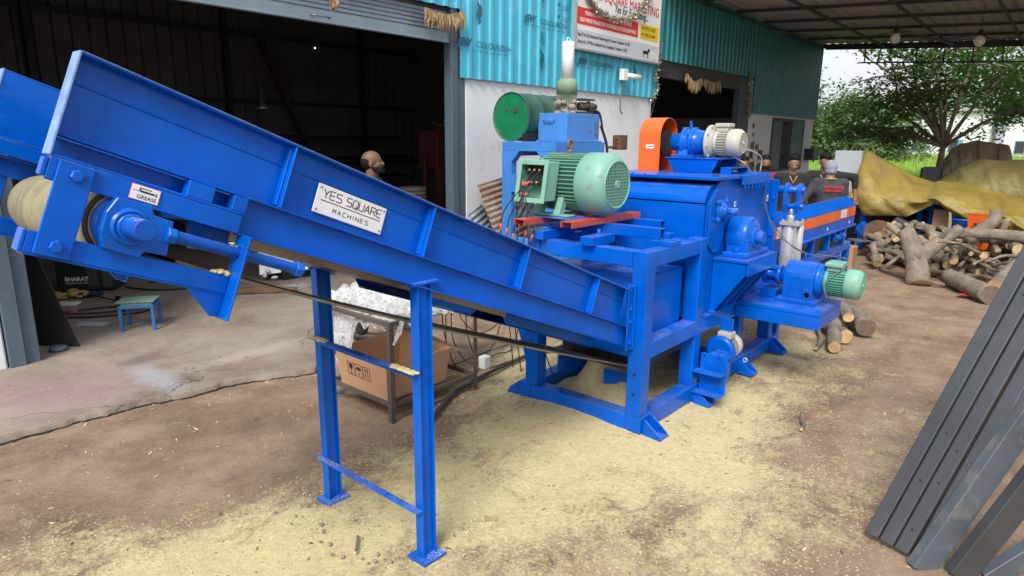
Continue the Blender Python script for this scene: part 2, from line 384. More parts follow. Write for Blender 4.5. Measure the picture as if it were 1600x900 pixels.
def blob(cx, cy, rx, ry, soft=.5):
    mp = t.nodes.new('ShaderNodeMapping'); mp.vector_type = 'POINT'; mp.inputs['Location'].default_value = (-cx/rx, -cy/ry, 0); mp.inputs['Scale'].default_value = (1/rx, 1/ry, 0)
    t.links.new(co, mp.inputs[0]); l = t.nodes.new('ShaderNodeVectorMath'); l.operation = 'LENGTH'; t.links.new(mp.outputs[0], l.inputs[0])
    d = mth(t, 'ADD', l.outputs['Value'], mth(t, 'MULTIPLY', mth(t, 'SUBTRACT', nz(t, 7, 6, .7, co), .5), 1.1))
    return ramp(t, d, soft, 1.05, (1,1,1,1), (0,0,0,1))
c = mix(t, mth(t, 'MULTIPLY', blob(1.2, 5.2, .75, .65, .1), .5), c, (.36, .20, .25))
c = mix(t, mth(t, 'MULTIPLY', blob(1.75, 4.98, .17, .50, .35), .42), c, (.42, .46, .54))
c = mix(t, mth(t, 'MULTIPLY', blob(3.9, 7.0, .5, .22, .3), .8), c, (.48, .52, .58))
c = mix(t, mth(t, 'MULTIPLY', blob(1.85, 5.5, .22, .16, .3), .6), c, (.13, .085, .085))
c = mix(t, mth(t, 'MULTIPLY', blob(2.5, 5.0, .8, .16, .2), .45), c, (.48, .44, .38))
c = mix(t, mth(t, 'MULTIPLY', blob(2.25, 6.6, .10, .10, .4), .7), c, (.5, .55, .6))
vo = t.nodes.new('ShaderNodeTexVoronoi'); vo.feature = 'DISTANCE_TO_EDGE'; vo.inputs['Scale'].default_value = .55
wv = t.nodes.new('ShaderNodeVectorMath'); wv.operation = 'ADD'; nn = t.nodes.new('ShaderNodeTexNoise'); nn.inputs['Scale'].default_value = 3; nn.inputs['Detail'].default_value = 6
t.links.new(co, nn.inputs['Vector']); vs_ = t.nodes.new('ShaderNodeVectorMath'); vs_.operation = 'SCALE'; vs_.inputs['Scale'].default_value = .35; t.links.new(nn.outputs['Color'], vs_.inputs[0])
t.links.new(co, wv.inputs[0]); t.links.new(vs_.outputs[0], wv.inputs[1]); t.links.new(wv.outputs[0], vo.inputs['Vector'])
cr = mth(t, 'MULTIPLY', mth(t, 'LESS_THAN', vo.outputs['Distance'], .0028), ramp(t, nz(t, .9, 3, .6, co), .45, .6))
c = mix(t, mth(t, 'MULTIPLY', cr, .75), c, (.05, .04, .03))
t.links.new(c, p.inputs['Base Color']); p.inputs['Roughness'].default_value = .8; p.inputs['Specular IOR Level'].default_value = .3
bump(t, p, mth(t, 'SUBTRACT', nz(t, 18, 8, .75, co), cr), .35, .01)
tag(g.build('concrete_floor', m), kind='structure')
g = MB(); mcr = paint('dark_crack', (.022, .016, .012), .95, .3)
xs3 = frange(-3, 3.4, .025)
for x in xs3:
    e = edge_y(x)+.014*noise.noise((x*26, 0, 0))+.010*noise.noise((x*60, 3, 0)); w = .006+.016*max(0, noise.noise((x*2.2, 5, 1))+.35)+.010*abs(noise.noise((x*14, 2, 8)))
    g.v += [Vector((x, e-w, gh(x, e-w)+.006)), Vector((x, e+.004, gh(x, e)+.012))]
for i in range(len(xs3)-1): g.f.append([2*i, 2*i+2, 2*i+3, 2*i+1]); g.sm.append(False); g.mi.append(0)
tag(g.build('floor_edge_crack', mcr), kind='structure')

# ---------------------------------------------------------------- shed
WY = 6.04
M['plaster'] = paint('white_lime_plaster', (.74, .77, .80), .85, .06, grime=(.50, .47, .44), gamt=.12, gsc=1.6, bsc=18, bst=.3, bd=.006, vsc=1.0)
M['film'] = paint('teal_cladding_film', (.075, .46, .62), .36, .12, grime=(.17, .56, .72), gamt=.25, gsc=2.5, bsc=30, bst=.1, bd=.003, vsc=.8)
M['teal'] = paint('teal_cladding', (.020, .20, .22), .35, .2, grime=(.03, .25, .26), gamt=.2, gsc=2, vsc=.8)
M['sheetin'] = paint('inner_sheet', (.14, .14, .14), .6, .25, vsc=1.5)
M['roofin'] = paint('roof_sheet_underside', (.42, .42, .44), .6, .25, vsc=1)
def corr(b, x0, x1, z0, z1, y, pitch=.2, dep=.028, mi=0, ztop=None):
    "trapezoid-profile sheet in the x-z plane, ribs towards -y"
    n = int((x1-x0)/pitch); pts = []
    for i in range(n+1):
        for (f, d) in ((0, 0), (.60, 0), (.68, 1), (.92, 1)):
            x = x0+(i+f)*pitch
            if x > x1: break
            pts.append((x, y-d*dep))
    pts.append((x1, y))
    base = len(b.v)
    for i, (x, yy) in enumerate(pts): b.v += [Vector((x, yy, z0)), Vector((x, yy, z1))]
    for i in range(len(pts)-1): b.f.append([base+2*i, base+2*i+2, base+2*i+3, base+2*i+1]); b.sm.append(False); b.mi.append(mi)
shed = empty('workshop_shed', (6, WY, 0), 'long workshop shed with teal corrugated cladding above white plastered walls and two open doorways', 'shed')
b = MB()
b.box(6.13, 10.93, WY, WY+.2, 0, 3.2); b.box(-5, 1.08, WY, WY+.2, 0, 3.3)
b.box(15.66, 17.2, WY, WY+.2, 0, 3.2); b.box(19.75, 20.6, WY, WY+.2, 0, 3.2); b.box(17.2, 19.75, WY, WY+.2, 0, 1.02); b.box(17.2, 19.75, WY, WY+.2, 2.38, 3.2)
b.box(20.4, 20.6, WY+.2, 13, 0, 2.5)
b.build('wall', M['plaster'], shed, bevel=.012)
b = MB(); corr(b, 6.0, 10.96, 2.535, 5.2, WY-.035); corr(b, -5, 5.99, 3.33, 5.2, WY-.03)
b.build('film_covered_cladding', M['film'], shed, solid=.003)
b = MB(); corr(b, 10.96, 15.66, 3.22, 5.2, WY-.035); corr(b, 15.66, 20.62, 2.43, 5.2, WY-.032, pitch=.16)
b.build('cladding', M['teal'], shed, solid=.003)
# printed marks on the film
def feather(b, x, z, s):
    pts = [(0, 1.0), (.10, .72), (.30, .62), (.34, .3), (.28, .12), (.16, -.02), (.30, -.1), (.12, -.22), (.0, -.35), (.05, -.1), (-.06, .1), (-.02, .4), (.04, .5), (-.05, .7)]
    b.add([(x+u*s, Y_, z+v*s) for u, v in pts], [list(range(len(pts)))[::-1]])
Y_ = WY-.068
mk = MB(); rnd = random.Random(3)
def lines(b, x, z):
    for k in range(2):
        b.box(x-.10, x-.05, Y_, Y_+.001, z-.16*k-.03, z-.16*k+.015)
        for q in range(3): b.box(x, x+.22-.04*(q == 2), Y_, Y_+.001, z-.16*k-.03*q, z-.16*k-.03*q+.006)
rows_ = [(-4.9+1.3*i, 5.9+0) for i in range(0)]
for cx in [6.15+1.28*i for i in range(12)]:
    i = int(round((cx-6.15)/1.28))
    for kz in range(6):
        z = 2.92-.09*0 + kz*.88 - (0 if i % 2 else -.44)-.44
        if cx > 10.3 or z < 2.62: continue
        tb = text(None, '', .1, (0,0,0), (1,0,0), (0,0,1), None, None) if False else None
        a = text(None, 'JSW', .125, (cx-.22, Y_, z), (1,0,0), (0,0,1), None, None, shear=.35, bold=.006)
        c_ = text(None, 'COLOURON+', .105, (cx+.12, Y_, z), (1,0,0), (0,0,1), None, None)
        merge(mk, a); merge(mk, c_)
        for q in range(8): mk.box(cx-.2+.12*q, cx-.14+.12*q, Y_, Y_+.001, z-.05, z-.042)
        sx, sz = cx+.14, z-.24
        if z < 3.2: continue
        for (u0, u1, v0, v1) in ((0,.1,.12,.13),(0,.1,0,.01),(0,.01,0,.13),(.09,.1,0,.13),(.03,.07,.085,.095),(.03,.04,.03,.095),(.03,.07,.055,.065),(.06,.07,.03,.065),(.02,.08,-.03,-.02)):
            mk.box(sx+u0, sx+u1, Y_, Y_+.001, sz+v0, sz+v1)
        feather(mk, sx+.0, sz-.30, .24)
        lines(mk, cx+.62, z+.32)
mk.build('film_printing', paint('film_print_ink', (.015, .13, .20), .5, .2), shed)
# doorway steelwork
b = MB(); b.box(5.87, 5.98, WY-.02, WY+.12, 0, 3.33); b.box(5.985, 6.12, WY+.0, WY+.14, 0, 2.70); b.build('door_jamb', M['greysteel'], shed, bevel=.006)
b = MB(); b.box(1.09, 1.20, WY-.02, WY+.14, 0, 3.33); b.box(1.202, 1.30, WY+.02, WY+.06, 0, 3.3); b.build('door_jamb', M['greysteel'], shed, bevel=.006)
b = MB(); b.box(14.95, 15.2, WY-.01, WY+.14, 0, 3.22); b.box(15.205, 15.64, WY+.01, WY+.14, 0, 3.22); b.build('door_jamb', paint('grey_painted_steel_dark', (.06, .085, .12), .5, .15), shed, bevel=.006)
b = MB(); b.box(1.31, 5.86, WY+.02, WY+.10, 3.30, 3.9); b.box(10.94, 14.95, WY-.01, WY+.12, 2.92, 3.35); b.build('lintel', M['darkgrey'], shed, bevel=.006)
# rolled shutter, its lowest slats show
b = MB(); pr = []
for i in range(9):
    z = 2.93+.10+i*.045; pr += [(z, 0), (z+.030, 0), (z+.034, .014), (z+.041, .014)]
for (z, d), (z2, d2) in zip(pr, pr[1:]):
    b.add([(1.31, WY+.04+d, z), (5.86, WY+.04+d, z), (5.86, WY+.04+d2, z2), (1.31, WY+.04+d2, z2)], [(0,1,2,3)])
b.box(1.31, 5.86, WY+.01, WY+.06, 2.93, 3.03); b.box(1.31, 5.86, WY-.0, WY+.012, 2.93, 2.95)
sh = b.build('roller_shutter', M['shutter'], shed, bevel=.003)
h = MB(); h.tube([(3.95, WY+.01, 2.985), (3.95, WY-.03, 2.985), (4.15, WY-.03, 2.985), (4.15, WY+.01, 2.985)], .008, 6); h.build('handle', M['steel'], sh)
# window with one steel shutter leaf swung open
wf = MB(); wf.box(17.2, 17.28, WY-.02, WY+.1, 1.02, 2.38); wf.box(19.67, 19.75, WY-.02, WY+.1, 1.02, 2.38); wf.box(17.28, 19.67, WY-.02, WY+.1, 2.31, 2.38); wf.box(17.28, 19.67, WY-.02, WY+.1, 1.02, 1.08)
for k in range(9): wf.cyl((18.0, WY+.05, 1.12+.14*k), (18.65, WY+.05, 1.12+.14*k), .012, n=6)
w_ = wf.build('window', M['darkgrey'], shed)
b = MB(); b.box(17.28, 17.95, WY-.015, WY+.005, 1.09, 2.30); b.box(18.62, 19.66, WY-.045, WY-.02, 1.06, 2.33); b.box(18.62, 19.66, WY-.055, WY-.045, 1.66, 1.70)
for x in (18.62, 19.60): b.box(x, x+.05, WY-.056, WY-.046, 1.06, 2.33)
b.build('shutter_leaf', M['greysteel'], w_)
b = MB(); b.box(17.95, 18.62, WY+.19, WY+.2, 1.02, 2.38); b.build('gap_darkness', M['black'], w_)  # black sheet standing in for the dark interior behind the open gap
# exposed plaster / brick damage
mb_ = paint('exposed_brick_and_rust', (.20, .13, .075), .9, .6, grime=(.45, .42, .36), gamt=.3, gsc=7, bsc=30, bst=.6, vsc=6)
b = MB()
for (x, z, r) in ((15.95, 2.15, .10), (15.98, 1.95, .07), (16.0, 1.7, .16), (16.3, 1.65, .12), (15.95, 1.45, .17), (16.05, 1.2, .2), (16.55, 1.45, .2), (16.5, 1.15, .18), (16.9, 1.2, .14), (16.0, 1.0, .2), (16.4, .9, .16)):
    pts = [(x+sx__*r*rnd.uniform(.55, 1.0), WY-.004, z+sz__*r*rnd.uniform(.45, .8)) for sx__, sz__ in ((1, 0), (1, .9), (.3, 1), (-.9, 1), (-1, .2), (-.8, -1), (0, -.8), (1, -1))]
    b.prism(pts, (0, .01, 0))
b.build('plaster_damage', mb_, shed)
# interior
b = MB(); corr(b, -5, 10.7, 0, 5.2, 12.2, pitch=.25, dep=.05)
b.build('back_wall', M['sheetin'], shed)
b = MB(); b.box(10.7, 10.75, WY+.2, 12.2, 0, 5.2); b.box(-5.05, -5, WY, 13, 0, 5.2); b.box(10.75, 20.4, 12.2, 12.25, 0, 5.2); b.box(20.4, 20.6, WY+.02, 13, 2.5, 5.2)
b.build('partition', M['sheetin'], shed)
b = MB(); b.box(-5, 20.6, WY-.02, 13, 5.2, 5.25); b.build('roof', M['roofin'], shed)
b = MB()
for z in (1.2, 2.4, 3.6): b.box(-5, 10.7, 12.04, 12.12, z, z+.07)
for x in (0, 3, 6, 9): b.box(x, x+.1, 12.0, 12.1, 0, 5.2)
for x in (2.5, 7.0): b.box(x, x+.1, WY+.3, 12, 4.6, 4.75)
b.build('inner_framing', M['darkgrey'], shed)

# ---------------------------------------------------------------- canopy
can = empty('yard_canopy', (16, 3, 4.3), 'large sheet roof canopy on dark steel purlins projecting from the teal shed wall', 'canopy')
def cz(y): return 4.42-.056*(6-y)
b = MB(); n = 120; x0, x1 = 11.0, 20.7
for i in range(n+1):
    y = 6-13*i/n; z = cz(y)+.09+(.02 if i % 2 else 0)
    b.v += [Vector((x0, y, z)), Vector((x1, y, z))]
for i in range(n): b.f.append([2*i, 2*i+1, 2*i+3, 2*i+2]); b.sm.append(False); b.mi.append(0)
b.build('roof_sheet', M['roofin'], can, solid=.003)
b = MB()
for x in (11.1, 12.7, 14.3, 15.9, 17.5, 19.1, 20.6): b.bar((x, 5.99, cz(6)+.05), (x, -7, cz(-7)+.05), .04, .06)
b.build('purlin', M['darkgrey'], can)
b = MB()
for y in (5.9, 4.4, 2.9, 1.4, -.1, -1.6, -3.1): b.bar((11.0, y, cz(y)-.03), (20.7, y, cz(y)-.03), .035, .05)
b.build('rafter', M['darkgrey'], can)
b = MB(); y = 5.9
b.bar((20.66, 5.95, cz(6)-.02), (20.66, -7, cz(-7)-.02), .05, .10); b.bar((20.66, 5.0, cz(5)-.42), (20.66, -7, cz(-7)-.42), .035, .035)
yy = 4.9
while yy > -7: b.bar((20.66, yy, cz(yy)-.04), (20.66, yy, cz(yy)-.42), .03, .03, up=(1,0,0)); yy -= .62
b.build('truss', M['darkgrey'], can)
b = MB(); b.bar((11.1, -6.5, 0), (11.1, -6.5, cz(-6.5)), .12, .12, up=(1,0,0)); b.bar((20.6, -6.5, 0), (20.6, -6.5, cz(-6.5)), .12, .12, up=(1,0,0)); b.build('post', M['darkgrey'], can)
mb2 = paint('bulb_glass_off', (.6, .55, .5), .3, .05)
for (u, v) in ((1399, 58), (1531, 62)):
    q = at(u, v, 0, 14.3); top = cz(q.y)-.02
    e_ = empty('hanging_bulb', (q.x, q.y, q.z), 'unlit white bulb hanging under the canopy roof, %s the teal shed wall' % ('nearer' if u < 1450 else 'further from'), 'light bulb', 'bulbs under the canopy')
    MB().ball((q.x, q.y, q.z-.02), (.085, .085, .10), 16, 10).build('bulb', mb2, e_)
    MB().cyl((q.x, q.y, q.z+.05), (q.x, q.y, q.z+.16), .04).cyl((q.x, q.y, q.z+.16), (q.x, q.y, top), .006, n=5).build('holder', M['black'], e_)
b = MB()
p0 = at(1399, 47, 0, 14.25); p1 = at(1531, 52, 0, 14.25); pts = []
for a_, b_ in ((at(1290, 55, 0, 14.2), p0), (p0, p1), (p1, at(1600, 50, 0, 14.2))):
    for i in range(9): q = a_.lerp(b_, i/8); pts.append(q-Vector((0, 0, .12*math.sin(math.pi*i/8))))
b.tube(pts, .010, 5); b.build('lamp_cable', M['cable'], can)
b = MB(); b.bar(at(1200, 48, 0, 15), at(1290, 58, 0, 15), .02, .03); b.bar(at(1400, 44, 0, 15), at(1490, 70, 0, 15), .02, .03); b.build('brace', M['rack'], can)
# ---------------------------------------------------------------- infeed belt conveyor in the foreground
cu_, sn_ = .930, .3665
def cv(u, v, y): return Vector((.488+u*cu_+v*sn_, y, 1.754-u*sn_+v*cu_))
EU = Vector((cu_, 0, -sn_)); EV = Vector((sn_, 0, cu_)); EY = Vector((0, 1, 0))
CM = Matrix(((cu_, 0, sn_, .488), (0, 1, 0, 0), (-sn_, 0, cu_, 1.754), (0, 0, 0, 1)))   # (u, y, v) -> world
def cbox(b, u0, u1, y0, y1, v0, v1, mi=0): return b.box(u0, u1, y0, y1, v0, v1, mi, CM)
cvr = empty('belt_conveyor', (1.7, 2.25, 0), 'glossy blue inclined belt conveyor in the foreground with a white name plate on its side', 'conveyor')
YN, YF = 1.88, 2.64           # outer faces
for side in (0, 1):
    s = 1 if side == 0 else -1; yo = YN if side == 0 else YF
    def Y(d0, d1): return (yo+s*d0, yo+s*d1) if s > 0 else (yo+s*d1, yo+s*d0)
    b = MB()
    cbox(b, 0, 2.92, *Y(.046, .050), .05, .256)          # web
    cbox(b, 0, 2.92, *Y(0, .050), .2565, .2615)              # top flange
    cbox(b, 0, .51, *Y(.006, .012), -.002, .004)
    cbox(b, 0.001, .51, *Y(0, .045), -.004, .002)           # lower lip
    cbox(b, 0, .51, *Y(.070, .074), .003, .048); cbox(b, 0.001, .505, *Y(.012, .074), .0505, .0555)
    cbox(b, .0, 2.92, *Y(.042, .0455), .186, .192)
    cbox(b, .33, .405, *Y(.004, .040), .003, .049); cbox(b, .465, .51, *Y(.004, .040), .003, .049)
    sp = b.build('side_panel', M['blue'], cvr, bevel=.0022)
    b = MB(); cbox(b, -.006, 0, *Y(-.002, .052), -.002, .262); cbox(b, -.001, 2.92, *Y(-.0015, .004), .2616, .2635); b.build('end_flange', M['edge'], sp, bevel=.002)  # end face and top strip: sky highlight put into the colour
    st = None
    for u in (.615, 1.25, 1.89, 2.545):
        b = MB(); cbox(b, u-.003, u+.003, *Y(0.001, .045), .055, .256); cbox(b, u-.010, u-.003, *Y(.02, .044), .06, .25)
        b.build('stiffener', M['blue'], sp, bevel=.002)
    b = MB()
    cbox(b, .505, 3.03, *Y(.030, .036), -.058, .048); cbox(b, .505, 3.03, *Y(0, .036), .0485, .054); cbox(b, .505, 3.03, *Y(0, .036), -.064, -.0585)
    cbox(b, .0, .503, *Y(.0, .010), -.062, -.005)
    b.build('frame_rail', M['blue'], cvr, bevel=.0022)
    # take-up bracket
    b = MB()
    cbox(b, .018, .098, *Y(-.012, -.002), -.243, -.006)
    cbox(b, .0, .515, *Y(.0, .010), -.245, -.190); cbox(b, .0, .515, *Y(.0, .045), -.250, -.2455)
    cbox(b, -.01, .0, *Y(-.0, .05), -.245, -.19); cbox(b, -.012, -.001, *Y(.0, .03), -.055, -.01)
    b.prism([cv(.515, -.245, yo+s*.004), cv(.515, -.318, yo+s*.004), cv(.49, -.318, yo+s*.004), cv(.40, -.248, yo+s*.004)], (0, s*.008, 0))
    for (v0, v1) in ((-.32, -.132), (-.100, -.062)): cbox(b, .516, .524, *Y(-.05, .03), v0, v1)
    cbox(b, .516, .524, *Y(.015, .03), -.135, -.098); cbox(b, .516, .524, *Y(-.05, -.015), -.135, -.098)
    tk = b.build('take_up_bracket', M['blue'], cvr, bevel=.003)
    b = MB()
    for v in (-.035, -.215): b.hexn(cv(.060, v, yo-s*.012), (0, -s, 0), .016, .012)
    b.build('bolt', M['blue2'], tk, bevel=.001)
# drum with rubber lagging
b = MB(); b.lathe(cv(.205, -.122, 1.902), EY, [(0, .07), (.001, .098), (.02, .102), (.34, .106), (.68, .102), (.71, .098), (.711, .07)], 40)
b.build('belt_drum', M['belt'], cvr)
b = MB(); b.lathe(cv(.205, -.122, 1.892), EY, [(0, .06), (.001, .080), (.009, .080)], 36); b.torus(cv(.205, -.122, 1.902), EY, .092, .007, 36, 6, 1); b.build('drum_hub', [M['blued'], M['black']], cvr)
# belt: return run and carrying run
b = MB(); r = .106; c0 = cv(.215, -.118, 0); path = []
for k in range(13):
    a = math.radians(60+k*20); path.append((c0.x+r*math.cos(a)*1.0, c0.z+r*math.sin(a)))
ret = [(.96, 1.352), (1.4, 1.166), (2.0, .925), (2.6, .700), (3.0, .553), (3.5, .372), (3.62, .34)]
path = [(x, z) for x, z in path if not (x > c0.x+.05 and z < c0.z)] + ret
for (x, z) in path: pass
prof = [Vector((x, 0, z)) for x, z in path]
def sheet(b, prof, y0, y1, th=.010):
    n = len(prof); vs = []
    for i, q in enumerate(prof):
        d = (prof[min(i+1, n-1)]-prof[max(i-1, 0)]).normalized(); nn_ = Vector((-d.z, 0, d.x))
        for (yy, o_) in ((y0, 0), (y1, 0), (y1, th), (y0, th)): vs.append(Vector((q.x, yy, q.z))+nn_*o_)
    fs = []
    for i in range(n-1):
        for k in range(4): fs.append([4*i+k, 4*i+(k+1) % 4, 4*i+4+(k+1) % 4, 4*i+4+k])
    b.add(vs, fs, False)
sheet(b, [Vector((x, 0, z)) for x, z in [(.80, 1.425)]+ret], 2.02, 2.50, .009)
b.build('return_belt', M['beltb'], cvr)
b = MB(); cbox(b, .25, 2.98, 1.99, 2.53, -.022, -.012); b.build('carrying_belt', M['belt'], cvr)
b = MB()
cbox(b, .51, 3.0, 1.925, 2.595, -.052, -.048); cbox(b, .55, 2.0, 2.02, 2.50, -.084, -.054); b.build('under_pan', M['pan'], cvr)
b = MB()
for (u0, u1) in ((.42, .62), (1.36, 1.80), (2.0, 2.9)):
    for yy in (2.03, 2.40):
        pts = [cv(u0, -.055, yy), cv(u0, -.085, yy), cv(u0+.03, -.115, yy), cv(u1-.03, -.115, yy), cv(u1, -.085, yy), cv(u1, -.055, yy)]
        b.prism(pts, (0, .010, 0))
    cbox(b, u0+.03, u1-.03, 2.03, 2.41, -.121, -.1155)
b.build('belt_guard', M['blue'], cvr, bevel=.004)
# bearing block, shaft and screw, both sides
for side in (0, 1):
    s = 1 if side == 0 else -1; yo = YN if side == 0 else YF
    c = cv(.205, -.123, yo)
    b = MB()
    f = lambda u, v, d: cv(u, v, yo+s*d)
    b.prism([f(.158, -.056, -.022), f(.245, -.052, -.022), f(.252, -.076, -.022), f(.308, -.079, -.022), f(.314, -.174, -.022), f(.256, -.178, -.022), f(.247, -.197, -.022), f(.157, -.192, -.022), f(.142, -.15, -.022), f(.142, -.10, -.022)], (0, s*.045, 0))
    b.lathe(c+Vector((0, -s*.022, 0)), (0, -s, 0), [(0, .050), (.005, .050), (.008, .045), (.011, .043), (.012, .040), (.008, .037), (.009, .035), (.014, .033), (.015, .030)], 32)
    b.hexn(f(.296, -.118, -.022), EU, .024, .026)
    for uu in (.18, .335):
        for vv in (-.07, -.18): pass
    bb = b.build('bearing_block', M['blue2'], cvr, bevel=.004)
    b = MB(); b.lathe(c+Vector((0, s*.12, 0)), (0, -s, 0), [(0, .028), (.240, .028), (.244, .025)], 28); b.build('shaft', M['blued'], bb)
    b = MB(); n_ = 118; b.lathe(f(.31, -.117, .0), EU, [(0.0035*i, .0155 if i % 2 else .0180) for i in range(n_)], 16)
    b.build('take_up_screw', M['blued'], cvr)
    b = MB(); b.hexn(f(.716, -.117, 0), EU, .026, .030); b.hexn(f(.528, -.117, 0), EU, .026, .020); b.build('screw_head', M['blue2'], cvr, bevel=.0015)
# sawdust piled on bracket ledges
b = MB()
for (u, v, r_) in ((.50, -.188, .018), (.475, -.188, .013), (.507, -.098, .009)):
    for k in range(5): b.ball(cv(u+rnd.uniform(-.012, .012), v+rnd.uniform(0, .006), YN+rnd.uniform(0, .02)), (r_*rnd.uniform(.5, 1), r_*.6, r_*.4), 8, 5)
M['sawd'] = paint('sawdust', (.62, .50, .24), .95, .15, bsc=200, bst=.6, bd=.003, vsc=40)
b.build('sawdust_on_bracket', M['sawd'], cvr)
# grease sticker and name plate
def plate(name, u0, u1, v0, v1, y, mat, par, th=.002):
    b = MB(); cbox(b, u0, u1, y, y+th, v0, v1); return b.build(name, mat, par, bevel=.0004)
gs = plate('grease_sticker', .187, .262, -.049, -.008, YN-.003, M['inkred'], cvr)
b = MB(); cbox(b, .1882, .2608, YN-.0036, YN-.003, -.0478, -.0092); b.build('sticker_face', M['label'], gs)
tx = text(None, 'GREASE', .0145, cv(.205, -.043, YN-.0042), EU, EV, None, None, depth=.0002)
cbox(tx, .212, .247, YN-.0044, YN-.0037, -.026, -.021); cbox(tx, .208, .238, YN-.0044, YN-.0037, -.0165, -.0145); cbox(tx, .208, .211, YN-.0044, YN-.0037, -.024, -.0145)
cbox(tx, .192, .212, YN-.0044, YN-.0037, -.0245, -.0235); cbox(tx, .250, .253, YN-.0044, YN-.0037, -.028, -.019)
tx.build('sticker_print', M['ink'], gs)
# name plate: 0.305 x 0.10 m
PU, PV = .745, .083; npw, nph = .302, .100; PY = YN+.0405
npl = MB(); cbox(npl, PU, PU+npw, PY-.004, PY, PV, PV+nph); npl = npl.build('name_plate', M['white'], cvr, bevel=.002)
STROKES = {
 'Y': [[(0, 1), (.5, .45), (1, 1)], [(.5, .45), (.5, 0)]], 'E': [[(.95, 1), (.1, 1), (0, .9), (0, .1), (.1, 0), (.95, 0)], [(.0, .5), (.85, .5)]],
 'S': [[(.95, 1), (.15, 1), (0, .88), (0, .62), (.15, .5), (.85, .5), (1, .38), (1, .12), (.85, 0), (.05, 0)]],
 'Q': [[(.2, 0), (0, .15), (0, .85), (.2, 1), (.8, 1), (1, .85), (1, .15), (.8, 0), (.2, 0)], [(.6, .3), (1.08, -.12)]],
 'U': [[(0, 1), (0, .15), (.2, 0), (.8, 0), (1, .15), (1, 1)]], 'A': [[(0, 0), (.5, 1), (1, 0)], [(.2, .33), (.8, .33)]],
 'R': [[(0, 0), (0, 1), (.8, 1), (1, .86), (1, .62), (.8, .48), (.1, .48)], [(.55, .48), (1, 0)]],
 'M': [[(0, 0), (0, 1), (.5, .35), (1, 1), (1, 0)]], 'C': [[(1, 1), (.2, 1), (0, .85), (0, .15), (.2, 0), (1, 0)]],
 'H': [[(0, 0), (0, 1)], [(1, 0), (1, 1)], [(0, .5), (1, .5)]], 'I': [[(.5, 0), (.5, 1)]], 'N': [[(0, 0), (0, 1), (1, 0), (1, 1)]], ' ': []}
def stroke_text(b, s, u, v, w, h, gap, th, yy):
    for ch in s:
        ww = w*(.35 if ch == 'I' else (.55 if ch == ' ' else 1))
        for li in STROKES[ch]:
            for (x0, y0), (x1, y1) in zip(li, li[1:]):
                b.bar(cv(u+x0*ww, v+y0*h, yy), cv(u+x1*ww, v+y1*h, yy), .0008, th, up=Vector((0, 1, 0)).cross(cv(x1*ww, y1*h, 0)-cv(x0*ww, y0*h, 0)))
        u += ww+gap
b = MB(); stroke_text(b, 'YES SQUARE', PU+.026, PV+.058, .0215, .028, .0055, .0030, PY-.0046)
cbox(b, PU+.022, PU+npw-.020, PY-.005, PY-.004, PV+.046, PV+.0485)
stroke_text(b, 'MACHINES', PU+.078, PV+.017, .0130, .015, .0085, .0018, PY-.0046)
b.build('name_plate_lettering', M['ink'], npl)
b = MB()
for (u, v) in ((.012, .012), (npw-.012, .012), (.012, nph-.012), (npw-.012, nph-.012)): b.cyl(cv(PU+u, PV+v, PY-.004), cv(PU+u, PV+v, PY-.0065), .0035, n=10)
b.build('rivet', M['steel'], npl)
# end plate bolted to the machine
b = MB(); b.box(3.26, 3.318, 1.88, 1.888, .565, .955); b.box(3.318, 3.326, 1.868, 1.93, .56, .96)
ep = b.build('end_plate', M['blue'], cvr, bevel=.003)
b = MB()
for z in (.61, .74, .82): b.hexn((3.29, 1.879, z), (0, -1, 0), .012, .009)
b.build('bolt', M['blue2'], ep)
# support stand
def ileg(x, y, top, s):
    b = MB()
    b.box(x-.035, x+.035, y-.003*s-.003, y-.003*s+.003, .012, top)           # web
    b.box(x-.038, x-.031, y-.022, y+.028, .012, top); b.box(x+.031, x+.038, y-.022, y+.028, .012, top)
    l = b.build('leg', M['blue'], cvr, bevel=.0025)
    b = MB(); b.box(x-.065, x+.065, y-.055, y+.06, 0.0, .012); b.build('foot_plate', M['blued'], l, bevel=.002)
    b = MB(); b.box(x-.07, x+.07, y-.035, y+.04, top, top+.008); b.hexn((x-.055, y, top), (0,0,-1), .01, .012); b.hexn((x+.055, y, top), (0,0,-1), .01, .012); b.build('top_plate', M['blue'], l)
ileg(1.685, 1.915, 1.235, 1); ileg(1.685, 2.62, 1.215, 1)
b = MB(); b.box(1.615, 1.652, 1.895, 2.66, .862, .868); b.box(1.648, 1.652, 1.90, 2.65, .832, .862); b.build('crossbar', M['blue'], cvr, bevel=.002)
b = MB(); b.box(1.615, 1.652, 1.895, 2.66, .238, .244); b.box(1.648, 1.652, 1.90, 2.65, .208, .238); b.build('crossbar', M['blued'], cvr, bevel=.002)
b = MB()
for (y0, y1) in ((1.90, 2.06), (2.53, 2.655)):
    for k in range(60): b.ball((rnd.uniform(1.62, 1.645), rnd.uniform(y0, y1), .870), (.012, .014, .005), 6, 4)
b.build('sawdust_on_crossbar', M['sawd'], cvr)

# ---------------------------------------------------------------- wood crusher
mc = empty('wood_crusher', (4.5, 2.3, 0), 'big glossy blue wood crusher on a welded frame, geared motor on its lid', 'machine')
def rhs(b, x0, x1, y0, y1, z0, z1): b.box(x0, x1, y0, y1, z0, z1)
P_ = .105
YA, YB = 1.80, 2.78
b = MB()
